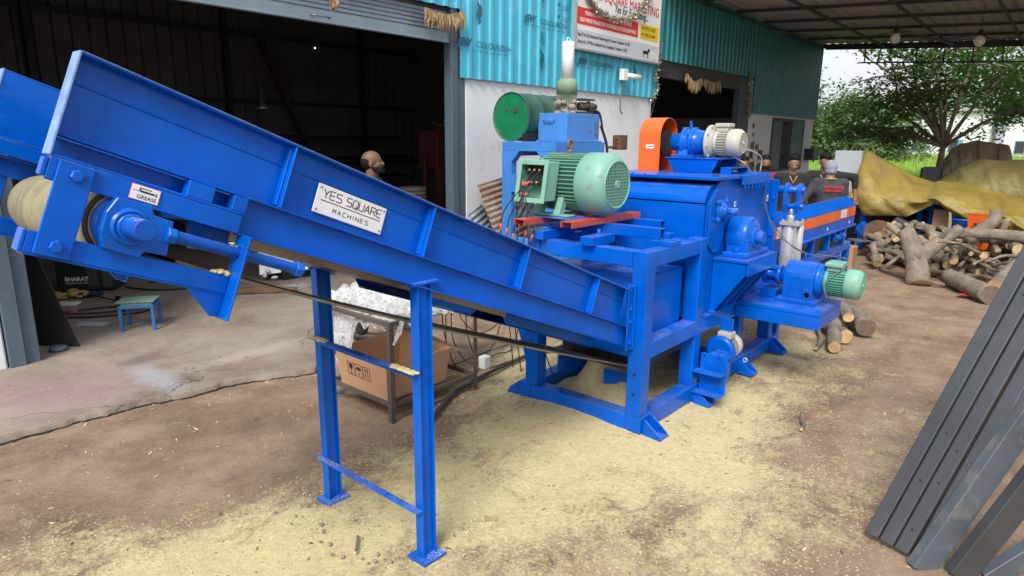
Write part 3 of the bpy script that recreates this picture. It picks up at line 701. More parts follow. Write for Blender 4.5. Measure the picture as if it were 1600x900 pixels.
# base rails and posts
b.box(3.34, 5.78, YA, YA+P_, .02, .125); b.box(3.34, 5.78, YB-P_, YB, .02, .125); b.box(3.34, 3.34+P_, YA+P_+.001, YB-P_-.001, .02, .124)
b.box(4.9, 4.99, YA+P_+.001, YB-P_-.001, .02, .122)
for (x, y, z1) in ((3.34, YA+.01, 1.16), (3.34, YB-P_-.06, 1.16), (4.06, YA+.012, 1.16), (4.06, YB-P_-.01, 1.16), (4.86, YA+.012, .60), (5.56, YA+.012, .60), (4.86, YB-P_-.012, .60), (5.56, YB-P_-.012, .60)):
    b.box(x+.002, x+P_-.002, y, y+P_-.002, .1255, z1)
# mid rails
b.box(3.34+P_, 4.06, YA+.006, YA+P_+.004, .49, .595); b.box(4.06+P_, 5.75, YA+.006, YA+P_+.004, .49, .595)
b.box(3.34+P_, 5.75, YB-P_-.01, YB-.01, .49, .595); b.box(3.345, 3.44, YA+P_+.01, YB-P_-.07, .50, .594)
b.box(5.66, 5.75, YA+P_+.01, YB-P_-.01, .49, .593)
# top rails
b.box(3.345, 3.44, YA+P_+.012, YB-P_-.062, 1.06, 1.158); b.box(3.34+P_, 4.06, YA+.014, YA+P_+.002, 1.06, 1.157); b.box(3.34+P_, 4.06, YB-P_-.05, YB-.07, 1.06, 1.157)
b.box(3.95, 4.05, YA+P_+.012, YB-P_-.062, 1.06, 1.156)
fr = b.build('frame', M['blue'], mc, bevel=.006, seg=2)
# feet with gussets
def foot(x, y, s):
    b = MB(); b.box(x-.055, x+.055, min(y, y-s*.13), max(y, y-s*.13), .0, .014)
    for dx in (-.05, .042): b.prism([(x+dx, y, .014), (x+dx, y-s*.12, .014), (x+dx, y-s*.12, .03), (x+dx, y-s*.02, .11), (x+dx, y, .11)], (.008, 0, 0))
    f = b.build('foot', M['blue'], fr, bevel=.002)
    MB().hexn((x, y-s*.075, .014), (0,0,1), .016, .014).build('foot_bolt', M['blue2'], f) if False else None
for x in (3.42, 4.12, 4.92, 5.62): foot(x, YA, 1); foot(x, YB, -1)
# left post plate with the curved gusset (far front)
b = MB(); q = YB-.165
b.prism([(3.335, q+.11, .80), (3.335, q+.17, .80), (3.335, q+.17, .50), (3.335, q+.10, .30), (3.335, q+.10, .13), (3.335, q+.0, .13), (3.335, q, .80)], (.008, 0, 0)); b.build('post_plate', M['blue'], fr, bevel=.002)
b = MB()
for (y, z) in ((YA+.06, .40), (YA+.06, .27), (YB-.11, .62), (YB-.11, .45)): b.cyl((3.341, y, z), (3.333, y, z), .009, n=10)
b.build('bolt_hole', M['black'], fr)
# infeed housing behind the posts
b = MB(); b.box(3.47, 4.02, 1.915, 2.66, .50, .97)
b.build('infeed_housing', M['blue'], mc, bevel=.006)
b = MB(); b.box(3.449, 3.469, 2.0, 2.6, .52, .66); b.build('infeed_opening', M['black'], mc)
# discharge chute below
b = MB()
b.prism([(3.55, 2.20, .30), (3.55, 2.20, .19), (4.0, 2.20, .05), (4.0, 2.20, .12)], (0, .012, 0)); b.prism([(3.5, 2.55, .33), (3.5, 2.55, .20), (4.0, 2.55, .05), (4.0, 2.55, .15)], (0, .012, 0))
b.build('discharge_chute', M['blue'], mc, bevel=.002)
b = MB(); b.box(3.6, 4.5, 2.0, 2.6, .30, .48); b.build('under_housing', M['darkgrey'], mc, bevel=.01)
# main housing: -x face with rounded upper edge
XH = 4.155; ZT = 1.52; YH0, YH1 = 1.845, 2.72
b = MB(); pf = [(XH, .60)]
pf.append((XH, 1.39))
for k in range(9): a = math.radians(180-90*k/8); pf.append((XH+.13+.13*math.cos(a), 1.38+.13*math.sin(a)))
pf += [(4.62, 1.51), (4.62, .60)]
b.prism([(x, YH0+.006, z) for x, z in pf], (0, YH1-YH0-.012, 0))
for f_ in range(len(b.f)):
    if len(b.f[f_]) == 4: b.sm[f_] = False
b.box(4.62, 5.15, YH0+.006, YH1-.006, .60, 1.535)
hs_ = b.build('housing', M['blue'], mc, bevel=.003)
b = MB(); b.box(XH-.004, XH+.0, YH0+.02, YH1-.02, 1.345, 1.351); b.build('cover_seam', M['blued'], hs_) if False else None
b = MB()
for y in (1.93, 2.3, 2.62): b.hexn((XH+.045, y, 1.475), (-.7, 0, .7), .011, .008)
b.build('bolt', M['blue2'], hs_)
# side plate (towards camera right) with the octagonal bearing plate
b = MB()
sp_ = [(4.17, .56), (5.16, .56), (5.16, 1.50), (5.02, 1.535), (4.36, 1.535), (4.30, 1.51), (4.17, 1.38)]
b.prism([(x, YH0-.012, z) for x, z in sp_], (0, .016, 0)); sd = b.build('side_plate', M['blue'], mc, bevel=.003)
b = MB(); oc = [(4.17, 1.12), (4.17, 1.40), (4.26, 1.49), (4.42, 1.49), (4.42, 1.14), (4.34, 1.04), (4.26, 1.04)]
b.prism([(x, YH0-.030, z) for x, z in oc], (0, .018, 0)); op = b.build('bearing_plate', M['blue'], mc, bevel=.006)
def pillow(x, z, R, y0, shaft_r, shaft_l, n_b=4, mat='blue2'):
    b = MB(); b.lathe((x, y0, z), (0, -1, 0), [(0, R), (.012, R), (.016, R*.78), (.035, R*.72), (.040, R*.5), (.055, R*.48)], 30)
    w = R*1.0
    o = b.build('flange_bearing', M[mat], mc, bevel=.002)
    b = MB()
    for k in range(n_b):
        a = math.pi/4+2*math.pi*k/n_b; b.hexn((x+R*1.12*math.cos(a), y0, z+R*1.12*math.sin(a)), (0, -1, 0), R*.26, .028)
    b.box(x-R*.95, x+R*.95, y0-.012, y0-.001, z-R*.95, z+R*.95)
    b.build('flange', M['blue2'], o, bevel=.004)
    b = MB(); b.lathe((x, y0, z), (0, -1, 0), [(0, shaft_r), (shaft_l, shaft_r), (shaft_l+.004, shaft_r*.85)], 22); b.build('shaft_end', M['blued'], o)
pillow(4.33, 1.33, .075, YH0-.030, .024, .12)
pillow(5.03, 1.10, .070, YH0-.013, .03, .07)
# dark arched slot behind the big pulley block
b = MB(); pts = [(4.55, 1.0), (4.72, 1.0)]
for k in range(9): a = math.pi*k/8; pts.append((4.635+.085*math.cos(a), 1.17+.085*math.sin(a)))
b.prism([(x, YH0-.0145, z) for x, z in ([(4.52, .95), (4.78, .95)]+[(4.65+.13*math.cos(math.pi*k/10), 1.14+.12*math.sin(math.pi*k/10)) for k in range(11)])], (0, .004, 0)); b.build('shaft_slot', M['black'], sd)
# big plummer block on its bracket
bk = MB(); bk.box(4.30, 4.86, 1.58, YH0-.014, .985, 1.005); bk.box(4.31, 4.85, 1.575, 1.595, .90, .984)
for x in (4.31, 4.50, 4.67, 4.835): bk.prism([(x, YH0-.014, .984), (x, 1.596, .984), (x, 1.60, .90), (x, YH0-.03, .60), (x, YH0-.014, .60)], (.014, 0, 0))
bko = bk.build('bearing_bracket', M['blue'], mc, bevel=.003)
b = MB(); c = Vector((4.60, 1.80, 1.105))
b.box(4.38, 4.82, 1.63, 1.80, 1.006, 1.04)
b.lathe((4.58, 1.82, 1.135), (0, -1, 0), [(0, .125), (.02, .145), (.13, .145), (.155, .135), (.165, .10), (.17, .075), (.185, .065)], 36)
b.box(4.445, 4.715, 1.65, 1.80, 1.03, 1.13)
for x in (4.42, 4.78): b.hexn((x, 1.715, 1.04), (0, 0, 1), .022, .03)
for (x, z) in ((4.50, 1.10), (4.70, 1.10)):
    b.cyl((x, 1.70, 1.04), (x, 1.70, 1.16), .022); b.hexn((x, 1.70, 1.16), (0,0,1), .016, .015)
pb = b.build('plummer_block', M['blue2'], mc, bevel=.006, seg=2)
b = MB(); b.lathe((4.58, 1.68, 1.135), (0, -1, 0), [(0, .044), (.09, .044), (.095, .040)], 28); b.build('main_shaft', M['blued'], pb)
b = MB(); b.box(4.17, 4.9, 1.79, 1.84, .598, .612); b.hexn((4.30, 1.81, .612), (0,0,1), .03, .015); b.build('mounting_foot', M['blue2'], mc, bevel=.003)
# lid
b = MB(); b.box(4.20, 5.12, 1.80, 2.74, 1.537, 1.562); b.box(4.62, 5.14, 1.78, 1.80, 1.49, 1.56)
ld = b.build('lid', M['blue'], mc, bevel=.004)
b = MB()
for k in range(7): b.hexn((4.66+.07*k, 1.79, 1.49), (0, 0, -1), .011, .025)
for k in range(7): b.hexn((4.66+.07*k, 1.79, 1.56), (0, 0, 1), .010, .010)
for k in range(9): b.hexn((4.235, 1.86+.1*k, 1.562), (0, 0, 1), .009, .008)
b.build('lid_bolt', M['blue2'], ld)
# rear housing with flange and clevis
b = MB(); b.box(5.16, 5.40, 1.85, 2.72, .60, 1.50); b.prism([(5.17, 1.95, 1.50), (5.40, 1.95, 1.50), (5.36, 1.95, 1.56), (5.2, 1.95, 1.56)], (0, .7, 0))
b.box(5.405, 5.425, 1.80, 2.76, .78, 1.50)
for z in (.9, 1.05, 1.2, 1.35): b.hexn((5.405, 1.825, z), (-1, 0, 0), .014, .014)
b.build('rear_housing', M['blue'], mc, bevel=.004)
# small stickers
st_ = MB()
for (x, y, z, w, h) in ((4.60, YH0-.0155, 1.335, .035, .038), (4.86, YH0-.0155, 1.18, .032, .036), (5.30, 1.846, 1.33, .03, .05)): st_.box(x, x+w, y, y+.001, z, z+h)
st_ = st_.build('sticker', M['label'], mc)
b = MB()
for (x, y, z, w, h) in ((4.612, YH0-.0165, 1.347, .017, .016), (4.870, YH0-.0165, 1.192, .015, .014), (5.306, 1.845, 1.345, .015, .01)): b.box(x, x+w, y, y+.001, z, z+h)
b.build('sticker_print', M['ink'], st_)
b = MB(); b.box(4.425, 4.46, YH0-.0155, YH0-.0145, 1.36, 1.43); ws = b.build('warning_sticker', M['label'], mc)
b = MB(); b.box(4.425, 4.46, YH0-.0165, YH0-.0157, 1.405, 1.43); b.box(4.43, 4.455, YH0-.0165, YH0-.0157, 1.37, 1.375); b.build('warning_print', M['inkred'], ws)
# clevis arm and hydraulic cylinder
b = MB(); b.cyl((5.44, 2.0, 1.42), (5.44, 1.60, 1.42), .030)
b.cyl((5.44, 1.55, 1.40), (5.44, 1.52, 1.40), .06) if False else None
for y in (1.72, 1.62):
    pts = [(5.44+.055*math.cos(a), y, 1.42+.055*math.sin(a)) for a in [math.pi*k/8 for k in range(9)]] + [(5.385, y, 1.30), (5.40, y, 1.24), (5.48, y, 1.24), (5.495, y, 1.30)]
    b.prism(pts, (0, .03, 0))
b.cyl((5.44, 1.76, 1.29), (5.44, 1.60, 1.29), .022)
cl = b.build('clevis_arm', M['blue2'], mc, bevel=.003)
b = MB(); cx, cy = 5.44, 1.52
b.lathe((5.44, 1.69, .74), (0,0,1), [(0, .055), (.01, .058), (.40, .058), (.405, .05)], 28)
b.cyl((5.475, 1.62, .76), (5.475, 1.62, 1.14), .030)
b.box(5.37, 5.51, 1.60, 1.75, 1.14, 1.17); b.cyl((5.44, 1.69, 1.17), (5.44, 1.69, 1.22), .028); b.cyl((5.44, 1.69, 1.22), (5.44, 1.69, 1.27), .015)
for (dx, dy) in ((-.06, -.05), (-.06, .055), (.1, -.05)): b.cyl((5.44+dx, 1.675+dy, 1.17), (5.44+dx, 1.675+dy, 1.185), .012, n=8)
b.cyl((5.385, 1.63, .70), (5.385, 1.63, 1.14), .006, n=6)
b.build('hydraulic_cylinder', M['silver'], mc, bevel=.002)

# ---------------------------------------------------------------- motors
def motor(b_par, name, c, ax, up, R, Lb, Lf, mat_b, mat_f, box_dir=None, box_size=None, fins=36, matbox=None, grille=True, box_open=False):
    "finned body of length Lb from c along ax, then a fan cover of length Lf"
    c = Vector(c); ax = Vector(ax).normalized(); up = Vector(up); sd_ = ax.cross(up).normalized()
    b = MB(); b.lathe(c, ax, [(0, R*.80), (.012, R*.92), (.03, R*.92), (.032, R*.84), (Lb, R*.84)], 40)
    for k in range(fins):
        a = 2*math.pi*k/fins; d = up*math.cos(a)+sd_*math.sin(a)
        if box_dir is not None and d.dot(Vector(box_dir).normalized()) > .80: continue
        b.bar(c+ax*.035+d*R*.90, c+ax*(Lb-.005)+d*R*.90, R*.035, R*.17, up=d)
    mb = b.build(name, mat_b, b_par, bevel=0)
    f0 = c+ax*Lb; b = MB()
    b.lathe(f0, ax, [(-.01, R*.97), (0, R*1.02), (Lf*.55, R*1.02), (Lf*.78, R*.99), (Lf*.92, R*.90), (Lf, R*.80), (Lf+.003, R*.76), (Lf-.004, R*.74)], 44)
    fc = b.build('fan_cover', mat_f, b_par)
    b = MB(); b.lathe(f0+ax*(Lf-.002), ax, [(0, R*.76), (.002, R*.76)], 36); b.build('fan_opening', M['grille'], fc)
    b = MB(); g0 = f0+ax*(Lf+.003)
    n = 15
    for i in range(-n//2+1, n//2+1):
        h = i*R*1.5/n; w = math.sqrt(max(0, (R*.76)**2-h*h))
        if w > .003: b.bar(g0+up*h-sd_*w, g0+up*h+sd_*w, R*.035, .004, up=ax)
    for i in range(-n//2+1, n//2+1):
        h = i*R*1.5/n; w = math.sqrt(max(0, (R*.76)**2-h*h))
        if w > .003: b.bar(g0+sd_*h-up*w, g0+sd_*h+up*w, R*.022, .004, up=ax)
    b.torus(g0, ax, R*.76, R*.035, 30, 6); b.lathe(g0, ax, [(-.002, R*.16), (.006, R*.14)], 18); b.torus(g0+ax*.006, ax, R*.09, R*.015, 14, 5)
    b.build('fan_grille', mat_f, fc)
    return mb, fc
AX = Vector((0, -1, 0)); UP = Vector((0, 0, 1))
# big mint green motor, resting on loose channels
mo = empty('electric_motor', (3.60, 2.35, 1.30), 'large mint green electric motor with open terminal box and bare wire ends, on orange channels', 'electric motor')
MC = Vector((3.66, 2.80, 1.515)); R_ = .198
motor(mo, 'motor_body', MC, AX, UP, R_, .36, .20, M['mint2'], M['mint'], fins=44)
b = MB()
for y in (2.70, 2.54):
    b.prism([(3.50, y, 1.45), (3.56, y, 1.42), (3.50, y, 1.312), (3.44, y, 1.312)], (0, .05, 0)); b.prism([(3.78, y, 1.42), (3.82, y, 1.45), (3.88, y, 1.312), (3.82, y, 1.312)], (0, .05, 0))
b.box(3.44, 3.52, 2.46, 2.76, 1.301, 1.315); b.box(3.80, 3.88, 2.46, 2.76, 1.301, 1.315)
b.build('motor_foot', M['mint'], mo, bevel=.004)
b = MB(); b.cyl((3.66, 2.62, 1.70), (3.66, 2.62, 1.735), .018); b.torus((3.66, 2.62, 1.765), (0, 1, 0), .027, .011, 20, 8); b.build('lifting_eye', paint('tan_cast_iron', (.16, .12, .09), .6, .2), mo)
b = MB(); b.cyl(MC+Vector((0, .0, 0)), MC+Vector((0, .10, 0)), .035); b.lathe(MC+Vector((0, .0, 0)), (0, 1, 0), [(0, R_*.9), (.02, R_*.85), (.04, R_*.4)], 36); b.build('end_shield', M['mintd'], mo)
b = MB(); b.bar(MC+Vector((-.06, -.24, .178)), MC+Vector((-.06, -.10, .178)), .10, .006, up=(-.35, 0, .94)); b.build('rating_plate', M['steel'], mo)
# terminal box: an open-fronted case turned towards -x
tb = MB(); X0, X1 = 3.20, 3.47
def tbb(b, x0, x1, y0, y1, z0, z1): b.box(x0, x1, y0, y1, z0, z1)
y0, y1, z0, z1 = 2.565, 2.79, 1.405, 1.655
sl_ = .05
def sk(p): return Vector((p[0]+(p[2]-1.4)*.18, p[1], p[2]))
def skbox(b, *a):
    t_ = MB(); t_.box(*a); b.add([sk(q) for q in t_.v], t_.f); return b
X0 = 3.30
skbox(tb, X0, X0+.13, y0, y0+.008, z0, z1); skbox(tb, X0, X0+.13, y1-.008, y1, z0, z1); skbox(tb, X0, X0+.13, y0+.008, y1-.008, z0, z0+.008); skbox(tb, X0, X0+.13, y0+.008, y1-.008, z1-.008, z1)
skbox(tb, X0+.12, X0+.13, y0+.008, y1-.008, z0+.008, z1-.008)
# front flange
skbox(tb, X0-.008, X0, y0-.012, y0+.02, z0-.012, z1+.012); skbox(tb, X0-.008, X0, y1-.02, y1+.012, z0-.012, z1+.012); skbox(tb, X0-.008, X0, y0+.02, y1-.02, z0-.012, z0+.02); skbox(tb, X0-.008, X0, y0+.02, y1-.02, z1-.02, z1+.012)
skbox(tb, X0+.13, X0+.20, y0+.04, y1-.04, z0+.04, z1-.04)
tbo = tb.build('terminal_box', M['mint'], mo, bevel=.003)
b = MB()
skbox(b, X0+.06, X0+.119, 2.63, 2.76, 1.50, 1.62)
b.build('terminal_block', M['black'], tbo, bevel=.004)
b = MB(); brass = paint('brass_stud', (.30, .24, .17), .35, .2, metal=.8)
studs = []
for i in range(3):
    for zz in (1.605, 1.525):
        q = sk((X0+.03, 2.645+.042*i+(.012 if zz < 1.55 else 0), zz-.005)); studs.append(q); b.cyl(q+Vector((.03, 0, 0)), q-Vector((.012, 0, 0)), .006, n=8); b.ball(q, .013, 10, 6)
b.build('terminal_stud', brass, tbo)
b = MB(); r2 = MB()
for i, q in enumerate(studs):
    w = Vector((3.22+.012*i, 2.84-.045*i, 1.30-.03*(i % 3)))
    pts = [q, q+Vector((-.03, .03, -.05)), q.lerp(w, .5)+Vector((-.02, .015, .0)), w, w+Vector((.01, .02+.01*i, -.22)), w+Vector((.03, .06-.01*i, -.42-.05*(i % 2))), w+Vector((.10, .02, -.75)), w+Vector((.08+.03*i, -.05, -1.15))]
    cr_ = []
    for k in range(len(pts)-1):
        for s2 in range(4):
            t_ = s2/4; p_0 = pts[max(k-1, 0)]; p_1 = pts[k]; p_2 = pts[k+1]; p_3 = pts[min(k+2, len(pts)-1)]
            cr_.append(.5*((2*p_1)+(p_2-p_0)*t_+(2*p_0-5*p_1+4*p_2-p_3)*t_*t_+(3*p_1-p_0-3*p_2+p_3)*t_**3))
    b.tube(cr_, .0042, 6)
    for k in (5, 13, 20): r2.tube(cr_[k:k+2], .0065, 6)
b.build('motor_lead', M['cable'], mo); r2.build('lead_tape', paint('pink_tape', (.75, .12, .10), .5), mo)
# orange channels under the motor
for (y, x0, x1) in ((2.66, 3.18, 3.95), (2.36, 3.28, 4.12)):
    b = MB(); b.box(x0, x1, y-.045, y+.045, 1.292, 1.297); b.box(x0, x1, y-.045, y-.038, 1.258, 1.292); b.box(x0, x1, y+.038, y+.045, 1.258, 1.292)
    o = b.build('steel_channel', M['orange2'], None, bevel=.001); tag(o, 'worn orange steel channel below the %s of the mint green motor' % ('open terminal box' if y > 2.5 else 'round fan cover'), 'channel', 'orange channels under the motor')
b = MB(); b.box(3.36, 3.62, 2.40, 2.80, 1.2975, 1.300) ; o = b.build('packing_plate', M['blue'], None); tag(o, 'thin blue steel plate under the feet of the mint green motor', 'plate')
# blue slide rails
for (x, y0_, y1_, t_) in ((3.66, 1.91, 2.95, 'nearer the conveyor'), (4.04, 2.11, 2.95, 'nearer the housing')):
    b = MB(); w = .07; z0_ = 1.188; z1_ = 1.257; th = .005
    b.box(x, x+w, y0_, y1_, z1_-th, z1_); b.box(x, x+w, y0_, y1_, z0_, z0_+th); b.box(x, x+th, y0_, y1_, z0_+th, z1_-th); b.box(x+w-th, x+w, y0_, y1_, z0_+th, z1_-th)
    b.box(x+.006, x+w-.006, y1_-.01, y1_-.004, z0_+.006, z1_-.006)
    o = b.build('motor_rail', M['blue'], None, bevel=.002); tag(o, 'open-ended blue square tube lying across the crusher frame, the one %s' % t_, 'rail', 'blue rails across the crusher frame')
# adjuster blocks with bolts on the front rail
for y in (2.60, 2.22):
    e_ = MB(); e_.box(3.30, 3.56, y-.045, y+.045, 1.150+.009, 1.215); bl_ = e_.build('adjuster_block', M['blue'], mc, bevel=.003)
    b = MB(); b.cyl((3.44, y, 1.205), (3.44, y, 1.25), .010); b.hexn((3.44, y, 1.206), (0,0,1), .020, .018); b.build('adjuster_bolt', M['blue2'], bl_)
for (x) in (3.63, 3.96):
    b = MB(); b.box(x, x+.13, 1.815, 1.955, 1.159, 1.187) if x < 3.9 else b.box(3.96, 4.04, 2.0, 2.6, 1.159, 1.187); b.box(x, x+.13, 2.62, 2.70, 1.159, 1.187); b.build('rail_pad', M['blue'], mc, bevel=.002)

# gearmotor on the lid, with chain guard
GX = 4.80; GZ = 1.785; ax0 = 2.34
b = MB()
b.prism([(4.62, 1.98, 1.665), (4.62, 2.40, 1.665), (4.64, 2.34, 1.563), (4.64, 2.04, 1.563)], (.006, 0, 0)); b.prism([(5.0, 1.98, 1.665), (5.0, 2.40, 1.665), (5.0, 2.34, 1.563), (5.0, 2.04, 1.563)], (.006, 0, 0))
b.box(4.61, 5.02, 1.97, 2.41, 1.665, 1.673)
b.box(4.66, 4.668, 1.90, 1.98, 1.563, 1.60); b.box(4.98, 4.988, 1.90, 1.98, 1.563, 1.60); b.box(4.66, 4.988, 1.90, 1.98, 1.60, 1.608)
pd = b.build('pedestal', M['blue'], mc, bevel=.003)
b = MB(); c = Vector((GX, 2.44, GZ))
b.lathe(c, AX, [(0, .05), (.005, .065), (.08, .07), (.09, .095), (.10, .112), (.125, .112), (.127, .096), (.165, .096), (.167, .112), (.195, .112), (.197, .095), (.27, .085), (.285, .10), (.30, .115)], 40)
for k in range(8):
    a = 2*math.pi*k/8+.2
    for yy in (2.34, 2.27): b.hexn((GX+.104*math.cos(a), yy+.003, GZ+.104*math.sin(a)), (0, 1, 0), .010, .012)
b.prism([(GX-.12, 2.35, 1.68), (GX+.12, 2.35, 1.68), (GX+.06, 2.35, 1.76), (GX-.06, 2.35, 1.76)], (0, -.08, 0)); b.box(GX-.14, GX+.14, 2.20, 2.38, 1.674, 1.692)
b.cyl((GX, 2.30, 1.89), (GX, 2.30, 1.91), .010); b.torus((GX, 2.30, 1.925), (0, 1, 0), .016, .006, 14, 6)
b.build('reduction_gearbox', M['blue2'], mc, bevel=.002)
b = MB(); b.lathe((GX, 2.135, GZ), AX, [(0, .130), (.014, .130), (.016, .10), (.05, .09)], 40)
for k in range(8):
    a = 2*math.pi*k/8+.2; b.hexn((GX+.115*math.cos(a), 2.121, GZ+.115*math.sin(a)), (0, -1, 0), .009, .012)
gm = b.build('motor_flange', M['beige'], mc)
motor(mc, 'gear_motor_body', (GX, 2.09, GZ), AX, UP, .098, .12, .085, M['beige'], M['beige'], box_dir=(0, 0, 1), fins=30)
b = MB(); b.box(GX-.045, GX+.045, 1.985, 2.075, 1.86, 1.895); b.prism([(GX-.055, 1.975, 1.895), (GX+.055, 1.975, 1.895), (GX+.055, 2.085, 1.895), (GX-.055, 2.085, 1.895)], (0, 0, .03)); b.build('terminal_cover', M['beige'], mc, bevel=.008, seg=2)
# guard
b = MB(); gx0, gx1 = 4.66, 4.94; gc = (gx0+gx1)/2; gr = (gx1-gx0)/2
pf = [(gx0, 1.563), (gx0, 1.83)]+[(gc+gr*math.cos(math.pi-math.pi*k/14), 1.83+gr*math.sin(math.pi-math.pi*k/14)) for k in range(1, 14)]+[(gx1, 1.83), (gx1, 1.563)]
for (x, z), (x2, z2) in zip(pf, pf[1:]): b.add([(x, 2.48, z), (x, 2.66, z), (x2, 2.66, z2), (x2, 2.48, z2)], [(0,1,2,3)], False)
b.prism([(x, 2.66, z) for x, z in pf], (0, .004, 0))
go_ = b.build('chain_guard', M['orange'], mc, solid=.004)
b = MB(); b.box(gx0-.0035, gx0-.0025, 2.53, 2.60, 1.735, 1.765); lb = b.build('guard_label', M['label'], go_)
b = MB(); b.box(gx0-.0042, gx0-.0036, 2.535, 2.58, 1.748, 1.754); b.build('guard_label_print', M['ink'], lb)
b = MB(); b.lathe((GX, 2.50, GZ), (0, 1, 0), [(0, .09), (.02, .09)], 30)
for k in range(22):
    a = 2*math.pi*k/22; b.box(-.006, .006, 2.497, 2.522, .088, .102, 0, Matrix.Translation((GX, 0, GZ)) @ Matrix.Rotation(a, 4, 'Y'))
for k in range(12): b.box(gx0+.02, gx0+.035, 2.50, 2.52, 1.58+.022*k, 1.596+.022*k)
b.build('chain_sprocket', M['black'], go_)
# gearbox platform
b = MB(); b.box(4.72, 5.27, 1.20, 1.80, .595, .625); b.box(4.72, 4.76, 1.20, 1.80, .50, .594); b.box(4.765, 5.27, 1.20, 1.24, .50, .594); b.box(5.30, 5.75, 1.60, 1.80, .56, .60)
b.build('motor_platform', M['blue'], mc, bevel=.005)
b = MB(); gx, gz = 5.08, .86
b.box(4.90, 5.25, 1.29, 1.58, .6255, .655)
pf = [(4.95, .655), (4.95, .79)]+[(5.08+.130*math.cos(math.pi-math.pi*k/16), .795+.130*math.sin(math.pi-math.pi*k/16)) for k in range(1, 16)]+[(5.21, .79), (5.21, .655)]
b.prism([(x, 1.33, z) for x, z in pf], (0, .215, 0))
n0 = len(b.f)
b.lathe((5.08, 1.33, .795), AX, [(0, .125), (.02, .125), (.03, .115), (.05, .11)], 32); b.lathe((5.08, 1.545, .795), (0, 1, 0), [(0, .085), (.03, .075), (.035, .05), (.05, .045)], 28)
for (y) in (1.335, 1.30): b.hexn((4.947, 1.36, .70), (-1, 0, 0), .022, .02)
b.box(4.932, 4.949, 1.335, 1.39, .655, .735)
b.cyl((5.08, 1.44, .925), (5.08, 1.44, .955), .008); b.torus((5.08, 1.44, .965), (0, 1, 0), .012, .005, 12, 6)
b.build('drive_gearbox', M['blue2'], mc, bevel=.006, seg=2)
b = MB(); b.lathe((5.08, 1.595, .795), (0, 1, 0), [(0, .075), (.03, .075), (.031, .045), (.10, .045), (.101, .075), (.13, .075)], 20)
for k in range(6):
    a = 2*math.pi*k/6; b.bar((5.08+.06*math.cos(a), 1.61, .795+.06*math.sin(a)), (5.08+.06*math.cos(a), 1.72, .795+.06*math.sin(a)), .03, .02)
b.cyl((5.08, 1.56, .795), (5.08, 1.84, .795), .03); b.box(4.98, 5.18, 1.60, 1.72, .6255, .69)
b.build('shaft_coupling', M['blue2'], mc, bevel=.003)
motor(mc, 'drive_motor_body', (5.08, 1.285, .795), AX, UP, .108, .155, .095, M['mintd2'], M['mint'], box_dir=(0, 0, 1), fins=34)
b = MB(); b.box(5.02, 5.14, 1.17, 1.27, .88, .915); b.box(5.0, 5.16, 1.16, 1.28, .9155, .945); tb2 = b.build('terminal_cover', M['mint'], mc, bevel=.006, seg=2)
# bevel gearmotor low on the side
b = MB(); b.box(4.06+P_+.002, 4.30, 1.60, 1.80, .32, .335) if False else None
b.box(4.18, 4.19, 1.575, 1.80, .33, .345) if False else None
b.box(4.05, 4.134, 1.60, 1.81, .235, .245); b.box(4.05, 4.134, 1.60, 1.81, .085, .095)
b.box(4.135, 4.143, 1.60, 1.79, .08, .36)
b.box(4.143, 4.28, 1.645, 1.77, .12, .34); b.box(4.30, 4.36, 1.66, 1.76, .15, .34)
for k in range(4): b.box(4.15, 4.295, 1.638, 1.645, .15+.055*k, .172+.055*k)
for (y, z) in ((1.65, .14), (1.76, .14), (1.65, .36), (1.76, .36)): b.hexn((4.134, y, z), (-1, 0, 0), .012, .012)
b.box(4.44, 4.46, 1.70, 1.80, .30, .55)
wg = b.build('worm_gearbox', M['blue2'], mc, bevel=.003)
b = MB(); b.lathe((4.34, 1.74, .33), (1, 0, 0), [(-.01, .08), (0, .11), (.02, .11), (.022, .08)], 36); b.build('gearbox_flange', M['blue'], wg)
motor(mc, 'feed_motor_body', (4.365, 1.74, .33), (1, 0, 0), UP, .085, .14, .07, M['beige'], M['beige'], box_dir=(0, 0, 1), fins=28)
b = MB(); b.box(4.39, 4.49, 1.69, 1.79, .405, .455); b.build('terminal_cover', M['beige'], mc, bevel=.008, seg=2)
b = MB(); b.torus((4.47, 1.60, .26), (1, 0, 0), .014, .005, 12, 6); b.build('lifting_ring', M['galv'], mc)
# loose control wires over the machine
def spline(pts, n=6):
    pts = [Vector(p) for p in pts]; o = []
    for k in range(len(pts)-1):
        p_0 = pts[max(k-1, 0)]; p_1 = pts[k]; p_2 = pts[k+1]; p_3 = pts[min(k+2, len(pts)-1)]
        for s2 in range(n):
            t_ = s2/n; o.append(.5*((2*p_1)+(p_2-p_0)*t_+(2*p_0-5*p_1+4*p_2-p_3)*t_*t_+(3*p_1-p_0-3*p_2+p_3)*t_**3))
    o.append(pts[-1]); return o
b = MB()
b.tube(spline([(5.17, 1.83, 1.50), (5.17, 1.80, 1.3), (5.2, 1.72, 1.1), (5.25, 1.5, .96), (5.15, 1.35, .97), (5.2, 1.2, .96), (5.05, 1.15, .93), (4.95, 1.25, .80), (4.92, 1.22, .7), (4.95, 1.26, .64)]), .004, 6)
b.tube(spline([(5.18, 1.84, 1.48), (5.19, 1.80, 1.25), (5.25, 1.6, 1.0), (5.3, 1.4, .93), (5.25, 1.3, .97), (5.12, 1.18, .97)]), .004, 6)
b.build('control_wire', M['wire'], mc)
b = MB()
b.tube(spline([(GX+.02, 1.99, 1.70), (GX+.05, 1.88, 1.64), (4.98, 1.9, 1.60), (5.06, 1.9, 1.57)]), .004, 6); b.tube(spline([(GX+.02, 2.02, 1.69), (GX+.10, 2.15, 1.58), (GX+.12, 2.3, 1.57)]), .004, 6)
